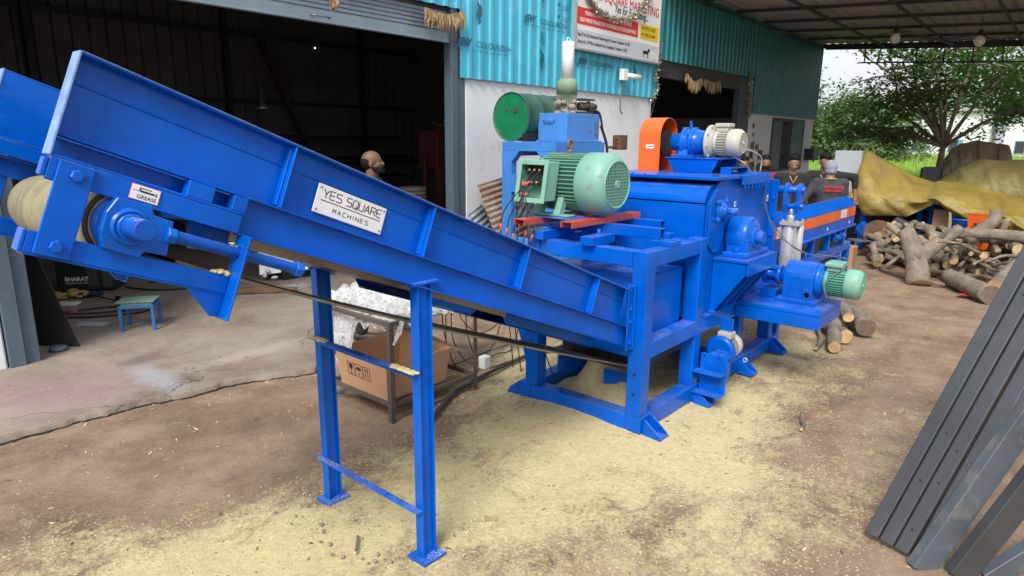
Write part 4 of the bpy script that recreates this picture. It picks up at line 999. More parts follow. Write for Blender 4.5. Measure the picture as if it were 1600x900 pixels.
b.tube(spline([(GX+.08, 1.88, 1.74), (5.1, 1.85, 1.68), (5.13, 1.86, 1.57)]), .004, 6)
b.build('motor_wire', M['white_wire'], mc)

# ---------------------------------------------------------------- discharge conveyor with the orange board
dc = empty('feed_conveyor', (7, 2.05, 0), 'long level blue conveyor trough with an orange side board, behind the crusher', 'conveyor')
ya = 1.85; xa, xb = 5.45, 8.22
b = MB(); b.box(xa, xb, ya, ya+.006, .87, 1.10)
b.add([(xa, ya, 1.10), (xb, ya, 1.10), (xb, ya+.09, 1.19), (xa, ya+.09, 1.19)], [(0,1,2,3), (3,2,1,0)][:1]); b.box(xa, xb, ya+.088, ya+.10, 1.186, 1.194)
b.box(xa, xb, ya-.03, ya-.001, .868, .884)
b.box(xa, xb, ya+.006, ya+.40, .86, .866); b.box(xa, xb, ya+.40, ya+.406, .86, 1.05)
b.build('trough', M['blue'], dc, bevel=.002)
b = MB(); b.box(xa+.001, xb-.001, ya-.004, ya-.001, .985, 1.085); b.build('orange_board', M['orange'], dc)
b = MB(); b.box(5.62, 5.72, ya-.0055, ya-.0045, .985, 1.085); b.box(7.62, 7.84, ya-.0055, ya-.0045, .995, 1.08); nl = b.build('board_label', M['label'], dc)
b = MB()
for x in (6.0, 7.15, 8.0): b.box(x, x+.035, ya-.002, ya-.001, .905, .935)
b.build('sticker', M['label'], dc)
b = MB()
for k in range(3): b.box(7.66, 7.80, ya-.0065, ya-.0058, 1.015+.018*k, 1.018+.018*k)
b.build('board_label_print', M['ink'], nl)
b = MB(); b.box(xa, xb, ya, ya+.07, .60, .68); b.box(xa, xb, ya+.38, ya+.45, .60, .68)
b.build('lower_rail', M['blue'], dc, bevel=.004)
for x in (6.3, 6.75, 7.3, 7.9):
    b = MB(); b.box(x, x+.06, ya+.01, ya+.06, .681, .867); b.build('upright', M['blue'], dc, bevel=.002)
for x in (5.9, 7.75, 8.13):
    for y in (ya+.001, ya+.381):
        b = MB(); b.box(x, x+.07, y, y+.068, 0, .599); b.build('leg', M['blue'], dc, bevel=.003)
b = MB()
for x in (6.15, 7.5, 7.72):
    b.lathe((x, ya+.03, .80), AX, [(0, .055), (.03, .05), (.04, .025), (.08, .025)], 18); b.box(x-.08, x+.08, ya-.02, ya+.0, .77, .83)
b.build('roller_bearing', M['blue2'], dc)
b = MB(); b.box(8.23, 8.30, ya-.02, ya+.30, .3, 1.32); 
b = MB(); pts = [(8.45, 1.05), (8.45, 1.30)]+[(8.53+.08*math.cos(math.pi-math.pi*k/8), 1.34+.08*math.sin(math.pi-math.pi*k/8)) for k in range(9)]+[(8.61, 1.05)]
# ---------------------------------------------------------------- things along the shed wall
# sign board
SY = 5.90; sx0, sx1 = 8.30, 10.80; sz0 = 3.13
sg = empty('sign_board', (9.5, SY, sz0), 'white company sign board with red and yellow bands fixed high on the teal cladding', 'sign')
MB().box(sx0, sx1, SY, SY+.03, sz0, 4.75).build('panel', M['label'], sg)
b = MB()
for a in ((sx0-.03, sx0, SY-.02, SY+.035, sz0-.03, 4.78), (sx1, sx1+.03, SY-.02, SY+.035, sz0-.03, 4.78), (sx0, sx1, SY-.02, SY+.035, sz0-.03, sz0), (sx0, sx1, SY-.02, SY+.035, 4.75, 4.78)): b.box(*a)
b.build('sign_frame', M['galv'], sg)
MB().box(sx0, sx1, SY-.004, SY-.001, sz0, sz0+.26).build('grey_band', paint('pale_grey_print', (.55, .58, .62), .4, .03), sg)
MB().box(sx0+.0, sx0+1.78, SY-.004, SY-.001, sz0+.335, sz0+.57).build('red_band', paint('red_print', (.72, .045, .03), .4, .05), sg)
MB().box(sx0+1.86, sx1-.02, SY-.004, SY-.001, sz0+.335, sz0+.565).build('yellow_band', paint('yellow_print', (.78, .55, .02), .4, .05), sg)
XX = (1,0,0); ZZ = (0,0,1)
text('red_lettering', 'YES SQUARE MARKETING', .20, (sx1-.03, SY-.006, sz0+.74), XX, ZZ, M['inkred'], sg, align='RIGHT', sx=.90)
text('red_lettering', 'YES SQUARE GROUP', .22, (sx1-.03, SY-.006, sz0+1.02), XX, ZZ, M['inkred'], sg, align='RIGHT', sx=.9)
text('slogan', 'Yes for Everything...', .17, (sx0+1.02, SY-.006, sz0+.625), XX, ZZ, M['ink'], sg, shear=.4, sx=.78)
text('white_lettering', 'MANUFACTURERS OF AGRICULTURAL IMPLEMENTS,', .080, (sx0+.90, SY-.006, sz0+.475), XX, ZZ, M['label'], sg, align='CENTER', sx=.72, bold=.001)
text('white_lettering', 'SOLID WASTE MANAGEMENT MACHINERIES, KITCHEN EQUIPMENTS', .080, (sx0+.90, SY-.006, sz0+.375), XX, ZZ, M['label'], sg, align='CENTER', sx=.66, bold=.001)
text('phone_number', '+91 97913 25202', .085, (sx0+1.89, SY-.006, sz0+.475), XX, ZZ, M['ink'], sg, sx=.78)
text('phone_number', '+91 89257 65444', .085, (sx0+1.89, SY-.006, sz0+.375), XX, ZZ, M['ink'], sg, sx=.78)
text('address', 'Regd: SF No 282, Chettichavadi, Malumichampatti Po, Somanur, Coimbatore - 641 050', .07, (sx0+.05, SY-.006, sz0+.17), XX, ZZ, M['ink'], sg, sx=.60)
text('address', 'Factory: No 1, SPP Mills, Kandhimathi Street, Chettipalayam, Coimbatore - 641201', .07, (sx0+.05, SY-.006, sz0+.07), XX, ZZ, M['ink'], sg, sx=.60)
b = MB(); b.box(sx0+1.98, sx0+2.16, SY-.006, SY-.005, sz0+.10, sz0+.15); b.box(sx0+1.98, sx0+2.0, SY-.006, SY-.005, sz0+.04, sz0+.10); b.box(sx0+2.13, sx0+2.15, SY-.006, SY-.005, sz0+.04, sz0+.10); b.box(sx0+2.14, sx0+2.20, SY-.006, SY-.005, sz0+.14, sz0+.19); b.build('emblem', M['ink'], sg)
text('emblem', 'YES', .14, (sx0+2.24, SY-.006, sz0+.05), XX, ZZ, M['white'], sg, bold=.006)
# tinsel garlands
M['tinsel'] = paint('tinsel_foil', (.55, .52, .42), .3, .5, metal=.7, vsc=60)
def tinsel(label, pts, n, r):
    b = MB(); pts = spline(pts, 12)
    for k in range(n):
        i = rnd.randrange(len(pts)-1); p_ = pts[i].lerp(pts[i+1], rnd.random())
        d = Vector((rnd.gauss(0, 1), rnd.gauss(0, .6), rnd.gauss(0, 1))).normalized()*r*rnd.uniform(.4, 1)
        w = Vector((rnd.gauss(0, 1), rnd.gauss(0, 1), rnd.gauss(0, 1))).normalized()*.006
        b.add([p_-w, p_+w, p_+d+w, p_+d-w], [(0,1,2,3)])
    o = b.build('tinsel_garland', M['tinsel']); tag(o, label, 'garland', 'tinsel garlands on the shed'); return o
tinsel('silver tinsel garland drooping in a loop across the white sign board', [at(915, -14, 1, SY-.04), at(930, 10, 1, SY-.05), at(950, 26, 1, SY-.05), at(975, 31, 1, SY-.05), at(998, 20, 1, SY-.05), at(1012, 0, 1, SY-.05), at(1018, -12, 1, SY-.04)], 2600, .075)
tinsel('silver tinsel string hanging at the right edge of the sign board', [at(1030, 60, 1, 5.93), at(1031, 90, 1, 5.93), at(1025, 118, 1, 5.93), at(1027, 140, 1, 5.93), at(1018, 158, 1, 5.93)], 700, .07)
tinsel('thin coloured tinsel string on the far jamb of the second doorway', [at(1174, 115, 1, 5.93), at(1173, 150, 1, 5.93), at(1170, 182, 1, 5.93)], 500, .10)
# dried mango leaf hangings
M['dryleaf'] = paint('dry_leaf', (.36, .24, .13), .85, .35, vsc=30)
def leafstring(label, p0, p1, n, L, sag=.05):
    b = MB(); p0 = Vector(p0); p1 = Vector(p1)
    for k in range(n):
        f_ = rnd.random(); q = p0.lerp(p1, f_)-Vector((0, rnd.uniform(0, .05), sag*math.sin(math.pi*f_)))
        l = L*rnd.uniform(.5, 1); w = .018; tx_ = rnd.uniform(-.25, .25)*l; ty_ = rnd.uniform(-.2, .05)*l; a = rnd.uniform(0, 3.1); wv_ = Vector((math.cos(a), math.sin(a), 0))*w
        m_ = q+Vector((tx_*.5+.01, ty_*.6, -l*.5)); e = q+Vector((tx_, ty_, -l))
        b.add([q-wv_*.4, q+wv_*.4, m_+wv_, e, m_-wv_], [(0,1,2,3,4)])
    o = b.build('leaf_hanging', M['dryleaf']); tag(o, label, 'leaf garland', 'dried leaf hangings over the doorways'); return o
leafstring('dried brown leaf hanging at the right end of the roller shutter', at(661, 12, 1, 5.96), at(722, 18, 1, 5.96), 190, .22)
leafstring('small dried leaf tuft hanging midway along the roller shutter', at(512, -6, 1, 5.96), at(521, -5, 1, 5.96), 20, .13)
leafstring('dried brown leaf hanging at the left of the second doorway lintel', at(1071, 113, 1, 5.96), at(1094, 121, 1, 5.96), 110, .26, .12)
leafstring('dried brown leaf hanging at the middle of the second doorway lintel', at(1100, 123, 1, 5.96), at(1124, 126, 1, 5.96), 110, .26, .05)
# flood lamp and conduit
lp = empty('wall_lamp', at(975, 117, 1, 5.95), 'small white wall lamp with a grey conduit on the teal cladding', 'lamp')
q = at(973, 117, 1, 5.93); MB().box(q.x-.08, q.x+.06, 5.86, 5.95, q.z-.09, q.z+.09).build('lamp_box', M['label'], lp, bevel=.006)
b = MB(); b.cyl((q.x+.06, 5.88, q.z+.0), (q.x+.34, 5.80, q.z-.03), .035, .05); b.build('lamp_head', M['label'], lp)
b = MB(); b.tube([(q.x-.02, 5.94, q.z-.09), (q.x-.02, 5.94, q.z-.56), (q.x+.05, 5.94, q.z-.62)], .012, 6); b.build('conduit', M['wire'], lp)
b = MB(); b.tube(spline([(10.9, 5.95, 2.5), (10.7, 5.95, 2.1), (10.5, 5.96, 1.9), (10.45, 5.95, 1.2), (10.3, 5.9, 0.3)]), .010, 6); tag(b.build('wall_cable', M['cable']), 'black cable running down the white wall beside the second doorway', 'cable')
# meter box on right wall
b = MB(); b.box(20.0, 20.55, 5.80, 6.035, 1.28, 1.60); b.box(20.0, 20.55, 5.78, 5.80, 1.27, 1.61); tag(b.build('meter_box', M['darkgrey'], bevel=.01), 'black meter box on the far corner of the white wall', 'box')

# ---------------------------------------------------------------- light blue hydraulic press
pr_ = empty('hydraulic_press', (6.6, 4.9, 0), 'old light blue hydraulic press frame carrying an oil tank, against the white wall', 'press')
px0, px1, py0, py1, pz = 6.0, 7.02, 4.50, 5.30, 1.765
b = MB()
def frame_yz(b, x, t_):   # plate frame in y-z plane with chamfered window
    b.box(x, x+t_, py0, py0+.15, 0, pz-.11); b.box(x, x+t_, py1-.15, py1, 0, pz-.11); b.box(x, x+t_, py0, py1, pz-.11, pz)
    b.box(x, x+t_, py0+.15, py1-.15, 1.17, 1.38); b.box(x, x+t_, py0+.15, py1-.15, .5, .62)
    b.prism([(x, py1-.15, pz-.11), (x, py1-.15, pz-.24), (x, py1-.27, pz-.11)], (t_, 0, 0)); b.prism([(x, py0+.15, pz-.11), (x, py0+.27, pz-.11), (x, py0+.15, pz-.24)], (t_, 0, 0))
frame_yz(b, px0, .10); frame_yz(b, px1-.10, .10)
for y in (py0, py1-.1):
    b.box(px0+.101, px1-.101, y+.001, y+.099, pz-.17, pz-.002); b.box(px0+.101, px1-.101, y+.001, y+.099, 1.17, 1.30); b.box(px0+.101, px1-.101, y+.001, y+.099, .3, .42)
b.prism([(px0+.101, py0+.002, pz-.171), (px0+.26, py0+.002, pz-.171), (px0+.101, py0+.002, pz-.33)], (0, .02, 0)); b.prism([(px1-.101, py0+.002, pz-.171), (px1-.26, py0+.002, pz-.171), (px1-.101, py0+.002, pz-.33)], (0, .02, 0))
b.build('press_frame', M['lblue'], pr_, bevel=.004)
b = MB(); b.cyl((6.5, 4.9, .9), (6.5, 4.9, 1.58), .11); b.box(6.2, 6.9, 4.75, 5.1, .62, .70); b.build('ram', M['steel'], pr_)
tx0, tx1, ty0, ty1 = 6.24, 6.92, 4.52, 4.94
b = MB(); b.box(tx0, tx1, ty0, ty1, pz+.02, pz+.33); b.box(tx0-.02, tx1+.03, ty0-.02, ty1+.02, pz+.001, pz+.019)
tk = b.build('oil_tank', paint('light_blue_tank_paint', (.07, .26, .68), .5, .2, grime=(.10, .09, .08), gamt=.10, gsc=4, bsc=20), pr_, bevel=.004)
b = MB(); b.tube([(tx0, 4.85, pz+.24), (tx0-.03, 4.85, pz+.245), (tx0-.03, 4.70, pz+.245), (tx0, 4.70, pz+.24)], .008, 6); b.build('tank_handle', M['lblue'], tk)
b = MB(); b.box(tx1-.10, tx1-.06, ty0-.012, ty0, pz+.08, pz+.24); b.build('level_gauge', M['steel'], tk, bevel=.003)
c = Vector((6.50, 4.72, pz+.33))
M['oldgreen'] = paint('weathered_green_paint', (.20, .29, .19), .7, .3, grime=(.22, .10, .05), gamt=.3, gsc=12, bsc=40, bst=.3)
b = MB(); b.lathe(c, UP, [(0, .12), (.015, .12), (.016, .10), (.23, .10), (.23, .125), (.345, .125), (.39, .10), (.40, .073)], 30)
for k in range(26):
    a = 2*math.pi*k/26; d = Vector((math.cos(a), math.sin(a), 0)); b.bar(c+d*.11+Vector((0,0,.02)), c+d*.11+Vector((0,0,.225)), .006, .02, up=d)
b.build('pump_motor', M['oldgreen'], pr_)
b = MB(); b.lathe(c+Vector((0, 0, .401)), UP, [(0, .073), (.20, .073), (.202, .0735), (.40, .073), (.41, .066)], 30); b.torus(c+Vector((0, 0, .83)), (0, 1, 0), .028, .006, 14, 6); b.build('white_cylinder', M['white'], pr_)
b = MB()
for k in range(26):
    a = rnd.uniform(0, 6.28); b.ball(c+Vector((.10*math.cos(a)-.03, .10*math.sin(a), rnd.uniform(.0, .14))), (rnd.uniform(.03, .06), rnd.uniform(.03, .05), rnd.uniform(.02, .04)), 9, 6)
o = b.build('cloth_rag', paint('dirty_pink_rag', (.38, .26, .22), .95, .3, bsc=30, bst=.8)); tag(o, 'dirty pinkish rag stuffed round the pump motor on the press tank', 'rag')
b = MB(); b.cyl((6.66, 4.66, pz+.42), (6.80, 4.62, pz+.42), .05); b.cyl((6.80, 4.62, pz+.42), (6.92, 4.58, pz+.42), .065, .03); b.box(6.62, 6.95, 4.55, 4.75, pz+.331, pz+.36); b.box(6.62, 6.9, 4.58, 4.74, pz+.49, pz+.51)
b.build('oil_pump', paint('oily_pump_body', (.10, .075, .06), .5, .4, metal=.3, grime=(.02, .02, .02), gamt=.3, gsc=14), pr_, bevel=.004)
b = MB(); b.tube(spline([(6.95, 4.52, pz+.2), (7.02, 4.48, pz+.0), (7.05, 4.48, pz-.15), (7.0, 4.5, pz-.3)]), .018, 8); b.tube(spline([(6.75, 4.56, pz+.37), (6.9, 4.52, pz+.35), (6.96, 4.5, pz+.15)]), .014, 8); b.build('hose', M['black'], pr_)
b = MB(); b.bar((7.03, 4.45, pz-.06), (7.20, 4.42, pz-.06), .03, .03); b.box(7.14, 7.30, 4.34, 4.46, pz-.09, pz+.09); 
for i in range(3): b.cyl((7.137, 4.40, pz-.05+.05*i), (7.12, 4.40, pz-.05+.05*i), .015, n=10)
b.build('switch_box', M['rust'], pr_, bevel=.004)
# green oil drum lying on the press
dr = empty('oil_drum', (6.1, 5.22, pz), 'dented green oil drum lying on its side on top of the light blue press', 'drum')
M['drumg'] = paint('green_drum_paint', (.010, .20, .085), .4, .2, grime=(.16, .10, .06), gamt=.18, gsc=5, bsc=5, bst=.4, bd=.03)
dc_ = Vector((6.04, 5.20, pz+.285)); b = MB()
b.lathe(dc_, (1, 0, 0), [(.014, .26), (.012, .272), (0, .280), (0, .287), (.012, .287), (.02, .278), (.28, .278), (.29, .286), (.30, .278), (.58, .278), (.59, .286), (.60, .278), (.86, .278), (.87, .287), (.88, .28)], 44); b.build('drum_shell', paint('weathered_drum_side', (.035, .12, .085), .5, .3, grime=(.12, .07, .05), gamt=.25, gsc=6), dr)
MB().lathe(dc_+Vector((.0135, 0, 0)), (-1, 0, 0), [(0, .266), (.002, .266)], 44).build('drum_end', M['drumg'], dr)
b = MB(); b.cyl(dc_+Vector((.011, -.06, .08)), dc_+Vector((.002, -.06, .08)), .03); b.cyl(dc_+Vector((.011, .08, .08)), dc_+Vector((.003, .08, .08)), .018); b.build('bung', M['rust'], dr)
MB().box(6.05, 6.9, 4.96, 5.03, pz+.001, pz+.10).build('drum_chock', M['black'], dr)
# rusty corrugated sheets leaning on the wall
def leansheet(name, org, U, V, w, h, mat, label, amp=.012, pitch=.076):
    org = Vector(org); U = Vector(U).normalized(); V = Vector(V); V = (V-U*V.dot(U)).normalized(); N = U.cross(V)
    b = MB(); n = int(h/pitch*8)
    b.grid(lambda a, c_: org+U*(a*w)+V*(c_*h)+N*(amp*math.sin(2*math.pi*c_*h/pitch)), 2, n)
    o = b.build(name, mat, solid=.002); tag(o, label, 'metal sheet', 'corrugated sheets leaning on the white wall'); return o
M['rustsheet'] = paint('rusted_roof_sheet', (.30, .25, .20), .8, .3, grime=(.22, .075, .035), gamt=.75, gsc=3.0, bsc=40, bst=.2)
tl = Vector((6.20, 5.90, 1.20)); tr = Vector((6.95, 5.96, 1.31)); Ud = (tr-tl).normalized(); dn = Vector((.42, -.35, -1.1)).normalized()
leansheet('corrugated_sheet', tl, Ud, dn, .85, 1.35, M['rustsheet'], 'rusty brown corrugated sheet leaning on the white wall behind the press')
leansheet('corrugated_sheet', Vector((6.06, 5.93, .82)), Vector((.8, .05, .35)), Vector((.5, -.3, -.85)), .30, .95, paint('grey_roof_sheet', (.22, .26, .29), .6, .25, metal=.3), 'grey corrugated offcut sticking out left of the rusty sheet')
leansheet('corrugated_sheet', Vector((6.62, 5.62, .80)), Vector((.5, .0, .5)), Vector((.3, -.3, -.9)), .35, .8, paint('grey_roof_sheet_b', (.20, .24, .27), .6, .25, metal=.3), 'grey corrugated offcut in front of the rusty sheet beside the press leg')

# ---------------------------------------------------------------- inside the workshop
st = empty('low_stool', (2.18, 6.45, .03), 'low blue steel stool holding a greenish dish on the workshop floor', 'stool')
ang = math.atan2(6.293-6.444, 2.223-2.004); RM = Matrix.Translation((2.005, 6.44, .03)) @ Matrix.Rotation(ang, 4, 'Z')
M['stoolblue'] = paint('stool_blue', (.025, .13, .38), .5, .25, grime=(.06,.05,.05), gamt=.15, gsc=10)
b = MB(); b.box(0, .30, 0, .26, .215, .24, 0, RM); b.build('stool_top', M['stoolblue'], st, bevel=.002)
for (x, y) in ((0, 0), (.27, 0), (0, .23), (.27, .23)):
    b = MB(); b.box(x+.001, x+.029, y+.001, y+.029, 0, .214, 0, RM); b.build('leg', M['stoolblue'], st, bevel=.002)
b = MB(); b.box(.02, .28, .02, .23, .241, .27, 0, RM); b.box(-.02, .30, .0, .25, .271, .276, 0, RM); tag(b.build('metal_tray', paint('faded_green_tray', (.16, .25, .22), .6, .3), bevel=.002), 'shallow green metal tray lying on the low blue stool', 'tray')
# welding set
we = empty('welding_machine', (2.35, 8.5, .03), 'black welding set with vents and white lettering on the workshop floor', 'welder')
wa = math.atan2(8.264-8.605, 2.594-2.106); WM = Matrix.Translation((2.106, 8.605, .03)) @ Matrix.Rotation(wa, 4, 'Z')
b = MB(); b.box(0, .60, 0, .40, .02, .42, 0, WM); b.box(-.005, .605, -.005, .405, .421, .44, 0, WM); b.build('welder_case', paint('black_case_paint', (.018, .02, .022), .45, .2), we, bevel=.008)
b = MB()
for gx_ in (.31, .46):
    for k in range(16): b.box(gx_, gx_+.11, -.004, -.001, .06+.015*k, .067+.015*k, 0, WM)
b.build('vent_slots', paint('vent_grey', (.12, .12, .12), .5, .1), we)
xv = WM.to_3x3() @ Vector((1,0,0)); text('welder_lettering', 'BHARAT', .062, WM @ Vector((.085, -.006, .135)), xv, (0,0,1), M['label'], we, bold=.002); text('welder_lettering', 'WELDING M/C CBE', .026, WM @ Vector((.085, -.006, .10)), xv, (0,0,1), M['label'], we)
# leaning dark sheet behind the jamb
b = MB(); b.prism([(1.33, 6.60, .03), (1.62, 6.24, .03), (1.36, 6.62, 1.35), (1.31, 6.68, 1.38)], (.008, .006, 0)); tag(b.build('steel_plate', paint('dark_plate', (.03, .027, .027), .5, .3)), 'dark triangular steel plate leaning behind the left door jamb', 'steel plate')
b = MB(); b.lathe((1.47, 6.25, .035), UP, [(0, .06), (.01, .07), (.035, .06), (.04, .02)], 18); tag(b.build('metal_dish', M['greysteel']), 'small grey metal dish on the floor at the door jamb', 'dish')
# glove / rag and bricks and cables
b = MB()
for k in range(16): b.ball((2.12+rnd.uniform(-.14, .12), 8.22+rnd.uniform(-.1, .1), .05+rnd.uniform(0, .05)), (rnd.uniform(.03, .08), rnd.uniform(.02, .05), rnd.uniform(.015, .04)), 8, 5)
tag(b.build('work_glove', paint('yellow_glove_leather', (.45, .30, .10), .9, .35, bsc=20)), 'crumpled yellow work gloves on the floor before the welding set', 'gloves')
b = MB()
for k in range(9): b.ball((2.28+rnd.uniform(-.1, .1), 8.12+rnd.uniform(-.06, .06), .045+rnd.uniform(0, .03)), (rnd.uniform(.03, .06), rnd.uniform(.02, .05), rnd.uniform(.015, .03)), 8, 5)
tag(b.build('blue_rag', paint('navy_cloth', (.02, .03, .10), .95, .3)), 'dark blue rag on the floor beside the yellow gloves', 'rag')
b = MB(); b.box(-.12, .12, -.09, .09, .03, .11, 0, Matrix.Translation((1.90, 7.60, 0)) @ Matrix.Rotation(-.6, 4, 'Z')); tag(b.build('brick', paint('dusty_brick', (.28, .17, .12), .9, .3), bevel=.006), 'dusty brick on the floor behind the leaning dark plate', 'brick')
b = MB(); b.box(-.10, .10, -.06, .06, .0, .018, 0, Matrix.Translation((1.92, 7.58, .112)) @ Matrix.Rotation(-.8, 4, 'Z')); tag(b.build('paper_packet', M['label'], bevel=.004), 'white packet lying on the dusty brick', 'packet')
b = MB(); b.box(-.14, .14, -.07, .07, .0, .003, 0, Matrix.Translation((1.93, 6.90, .034)) @ Matrix.Rotation(-.9, 4, 'Z')); tag(b.build('paper_scrap', paint('pale_paper', (.42, .45, .48), .8, .1)), 'flat pale paper scrap on the floor behind the low stool', 'paper')
b = MB(); b.tube(spline([(2.7, 8.3, .05), (2.9, 7.9, .045), (3.3, 7.7, .045), (3.6, 7.9, .045), (3.5, 8.3, .045), (3.0, 8.4, .045)]), .010, 6); tag(b.build('power_cable', M['cable']), 'black cable running right from the welding set', 'cable')
b = MB(); b.tube(spline([(1.75, 7.35, .05), (2.0, 7.15, .045), (2.4, 7.0, .045), (2.55, 7.15, .045), (2.35, 7.4, .045), (2.0, 7.5, .05), (1.8, 7.45, .06), (2.1, 7.25, .05), (2.5, 7.1, .055)]), .010, 6); tag(b.build('power_cable', M['cable']), 'coiled black cable loop on the floor behind the low stool', 'cable')
b = MB(); b.tube(spline([(2.2, 8.3, .07), (2.32, 7.8, .07), (2.4, 7.5, .05), (2.3, 7.2, .045)]), .008, 6); b.box(2.42, 2.46, 7.4, 7.8, .04, .07); tag(b.build('electrode_holder', M['black']), 'thin black welding lead and holder lying on the floor', 'cable')
# silver sheet panel and timber
b = MB(); b.add([at(405, 447, 0, 4.02)*0+Vector((3.98, 7.55, .10)), Vector((4.75, 7.12, .16)), Vector((4.95, 7.35, .72)), Vector((4.12, 7.80, .66))], [(0,1,2,3)]); tag(b.build('sheet_metal_box', M['galv'], solid=.03, bevel=.004), 'bright bare sheet metal panel standing on the workshop floor', 'metal panel')
b = MB(); b.box(4.2, 5.0, 7.35, 7.75, .03, .16); tag(b.build('wooden_block', M['black'], bevel=.01), 'dark support block under the bright metal panel', 'block')
b = MB(); b.ball((4.02, 7.50, .10), (.03, .03, .03), 8, 6); b.ball((4.05, 7.47, .16), (.035, .03, .025), 8, 6); b.ball((4.12, 7.44, .07), (.05, .03, .02), 8, 6); tag(b.build('plastic_scrap', M['white']), 'small white plastic scrap at the corner of the metal panel', 'plastic')
b = MB(); b.tube([(3.35, 7.15, .06), (3.7, 6.9, .06), (3.98, 6.70, .055)], [.05, .06, .035], 9); tag(b.build('wood_slab', paint('old_brown_timber', (.17, .10, .06), .85, .4, grime=(.4, .25, .12), gamt=.2)), 'weathered brown timber piece lying on the workshop floor', 'timber')
# red-brown press stand in the gloom
M['maroon'] = paint('maroon_machine_paint', (.16, .055, .045), .6, .25, grime=(.06, .04, .04), gamt=.3, gsc=4)
rp = empty('maroon_stand', (8.35, 8.9, .03), 'maroon painted machine stand just inside the right door jamb', 'machine stand')
q = at(690, 205, 1, 8.9); x0_ = q.x-.30
b = MB(); b.box(x0_, x0_+1.1, 8.7, 9.2, 1.25, 1.92); b.build('head_box', M['maroon'], rp, bevel=.01)
for (x, y) in ((x0_+.05, 8.72), (x0_+.6, 8.72), (x0_+.05, 9.08), (x0_+.6, 9.08)):
    b = MB(); b.box(x, x+.12, y, y+.10, .03, 1.249); b.build('leg', M['maroon'], rp, bevel=.006)
b = MB(); b.box(x0_, x0_+1.0, 8.72, 9.18, .12, .24); b.build('shelf', M['maroon'], rp, bevel=.006)
b = MB(); b.cyl((x0_-.12, 8.9, .8), (x0_-.12, 8.9, 1.5), .03); b.build('spindle', M['maroon'], rp)
b = MB()
for k in range(14): b.ball((x0_+.3+rnd.uniform(-.2, .5), 8.9+rnd.uniform(-.1, .1), 1.95+rnd.uniform(0, .16)), (rnd.uniform(.05, .12), .06, rnd.uniform(.02, .05)), 8, 5)
tag(b.build('sack_scraps', paint('brown_sacking', (.20, .13, .08), .95, .4)), 'brown sacking and scraps on top of the maroon stand', 'sacking')
b = MB(); q = at(645, 300, 1, 8.2); M['coil'] = paint('off_white_ring', (.42, .39, .34), .7, .2)
for k in range(6):
    b = MB(); b.torus((q.x+rnd.uniform(-.01, .01), 8.2, .66+.065*k), UP, .20, .030, 26, 8); o = b.build('hose_ring', M['coil']); tag(o, 'off-white ring beside the maroon stand, %s of its stack' % ['lowest', 'second from the bottom', 'third from the bottom', 'third from the top', 'second from the top', 'topmost'][k], 'ring', 'stack of off-white rings')
b = MB(); b.box(q.x-.35, q.x+.55, 7.95, 8.5, .03, .62); tag(b.build('work_bench', M['maroon'], bevel=.01), 'dark maroon bench under the stack of off-white rings', 'bench')
# timber plank leaning, pipe rack, hanging light
b = MB(); b.bar((8.0, 11.6, .03), (6.6, 11.9, 3.6), .12, .06); tag(b.build('leaning_plank', paint('dark_timber', (.07, .04, .025), .8, .3)), 'dark timber plank leaning against the back wall of the workshop', 'plank')
rk = empty('pipe_rack', (7.2, 11.4, .03), 'dark rack of long pipes along the back wall of the workshop', 'rack')
for k, z in enumerate((.5, .9, 1.3, 1.7)):
    b = MB(); b.box(3.5, 9.8, 11.3, 11.36, z, z+.05); b.build('rack_arm', M['darkgrey'], rk)
    for j in range(3):
        b = MB(); b.cyl((3.6, 11.42+.09*j, z+.09), (9.7, 11.42+.09*j, z+.09), .035, n=10); b.build('pipe', M['steel'] if j == 1 else M['darkgrey'], rk)
q = at(410, 170, 1, 9.0); b = MB(); b.lathe((q.x, 9.0, q.z), UP, [(0, .10), (.03, .08), (.10, .02), (.3, .01)], 16); tag(b.build('pendant_shade', M['steel']), 'dim metal lamp shade hanging inside the dark workshop', 'lamp shade')
q = at(492, 75, 1, 9.5); ml, t, p = newmat('lit_bulb'); p.inputs['Emission Color'].default_value = (.9, .95, 1, 1); p.inputs['Emission Strength'].default_value = 1.5
b = MB(); b.ball((q.x, q.y, q.z), .014, 10, 8); tag(b.build('small_lamp', ml), 'tiny lit white lamp deep inside the dark workshop', 'lamp')

# ---------------------------------------------------------------- table frame, carton, wrapped cabinet
tf = empty('table_frame', (2.85, 3.45, 0), 'rusty angle iron table frame behind the conveyor stand', 'table frame')
TX0, TX1, TY0, TY1 = 2.455, 3.25, 3.10, 3.80
for i, (x, y) in enumerate(((TX0, TY0), (TX1, TY0), (TX0, TY1), (TX1, TY1))):
    sx_ = 1 if x == TX0 else -1; sy_ = 1 if y == TY0 else -1
    b = MB(); b.box(min(x, x+sx_*.035), max(x, x+sx_*.035), min(y, y+sy_*.004), max(y, y+sy_*.004), 0, .672); b.box(min(x, x+sx_*.004), max(x, x+sx_*.004), min(y+sy_*.004, y+sy_*.035), max(y+sy_*.004, y+sy_*.035), 0, .672)
    b.build('leg', M['rack'], tf)
for (z) in (.10, .64):
    for a in ((TX0+.005, TX1-.005, TY0+.005, TY0+.03, z, z+.03), (TX0+.005, TX1-.005, TY1-.03, TY1-.005, z, z+.03), (TX0+.005, TX0+.03, TY0+.031, TY1-.031, z, z+.03), (TX1-.03, TX1-.005, TY0+.031, TY1-.031, z, z+.03)):
        b = MB(); b.box(*a); b.build('rail', M['rack'], tf, bevel=.002)
cbm = paint('corrugated_cardboard', (.44, .255, .14), .8, .10, bsc=8, bst=.1, bd=.01)
cb = empty('cardboard_box', (2.8, 3.45, .131), 'open brown cardboard box with handling symbols on the lower rails of the rusty table', 'cardboard box')
X0, X1, Y0, Y1, Z0, Z1 = 2.475, 2.98, 3.16, 3.66, .132, .39
b = MB()
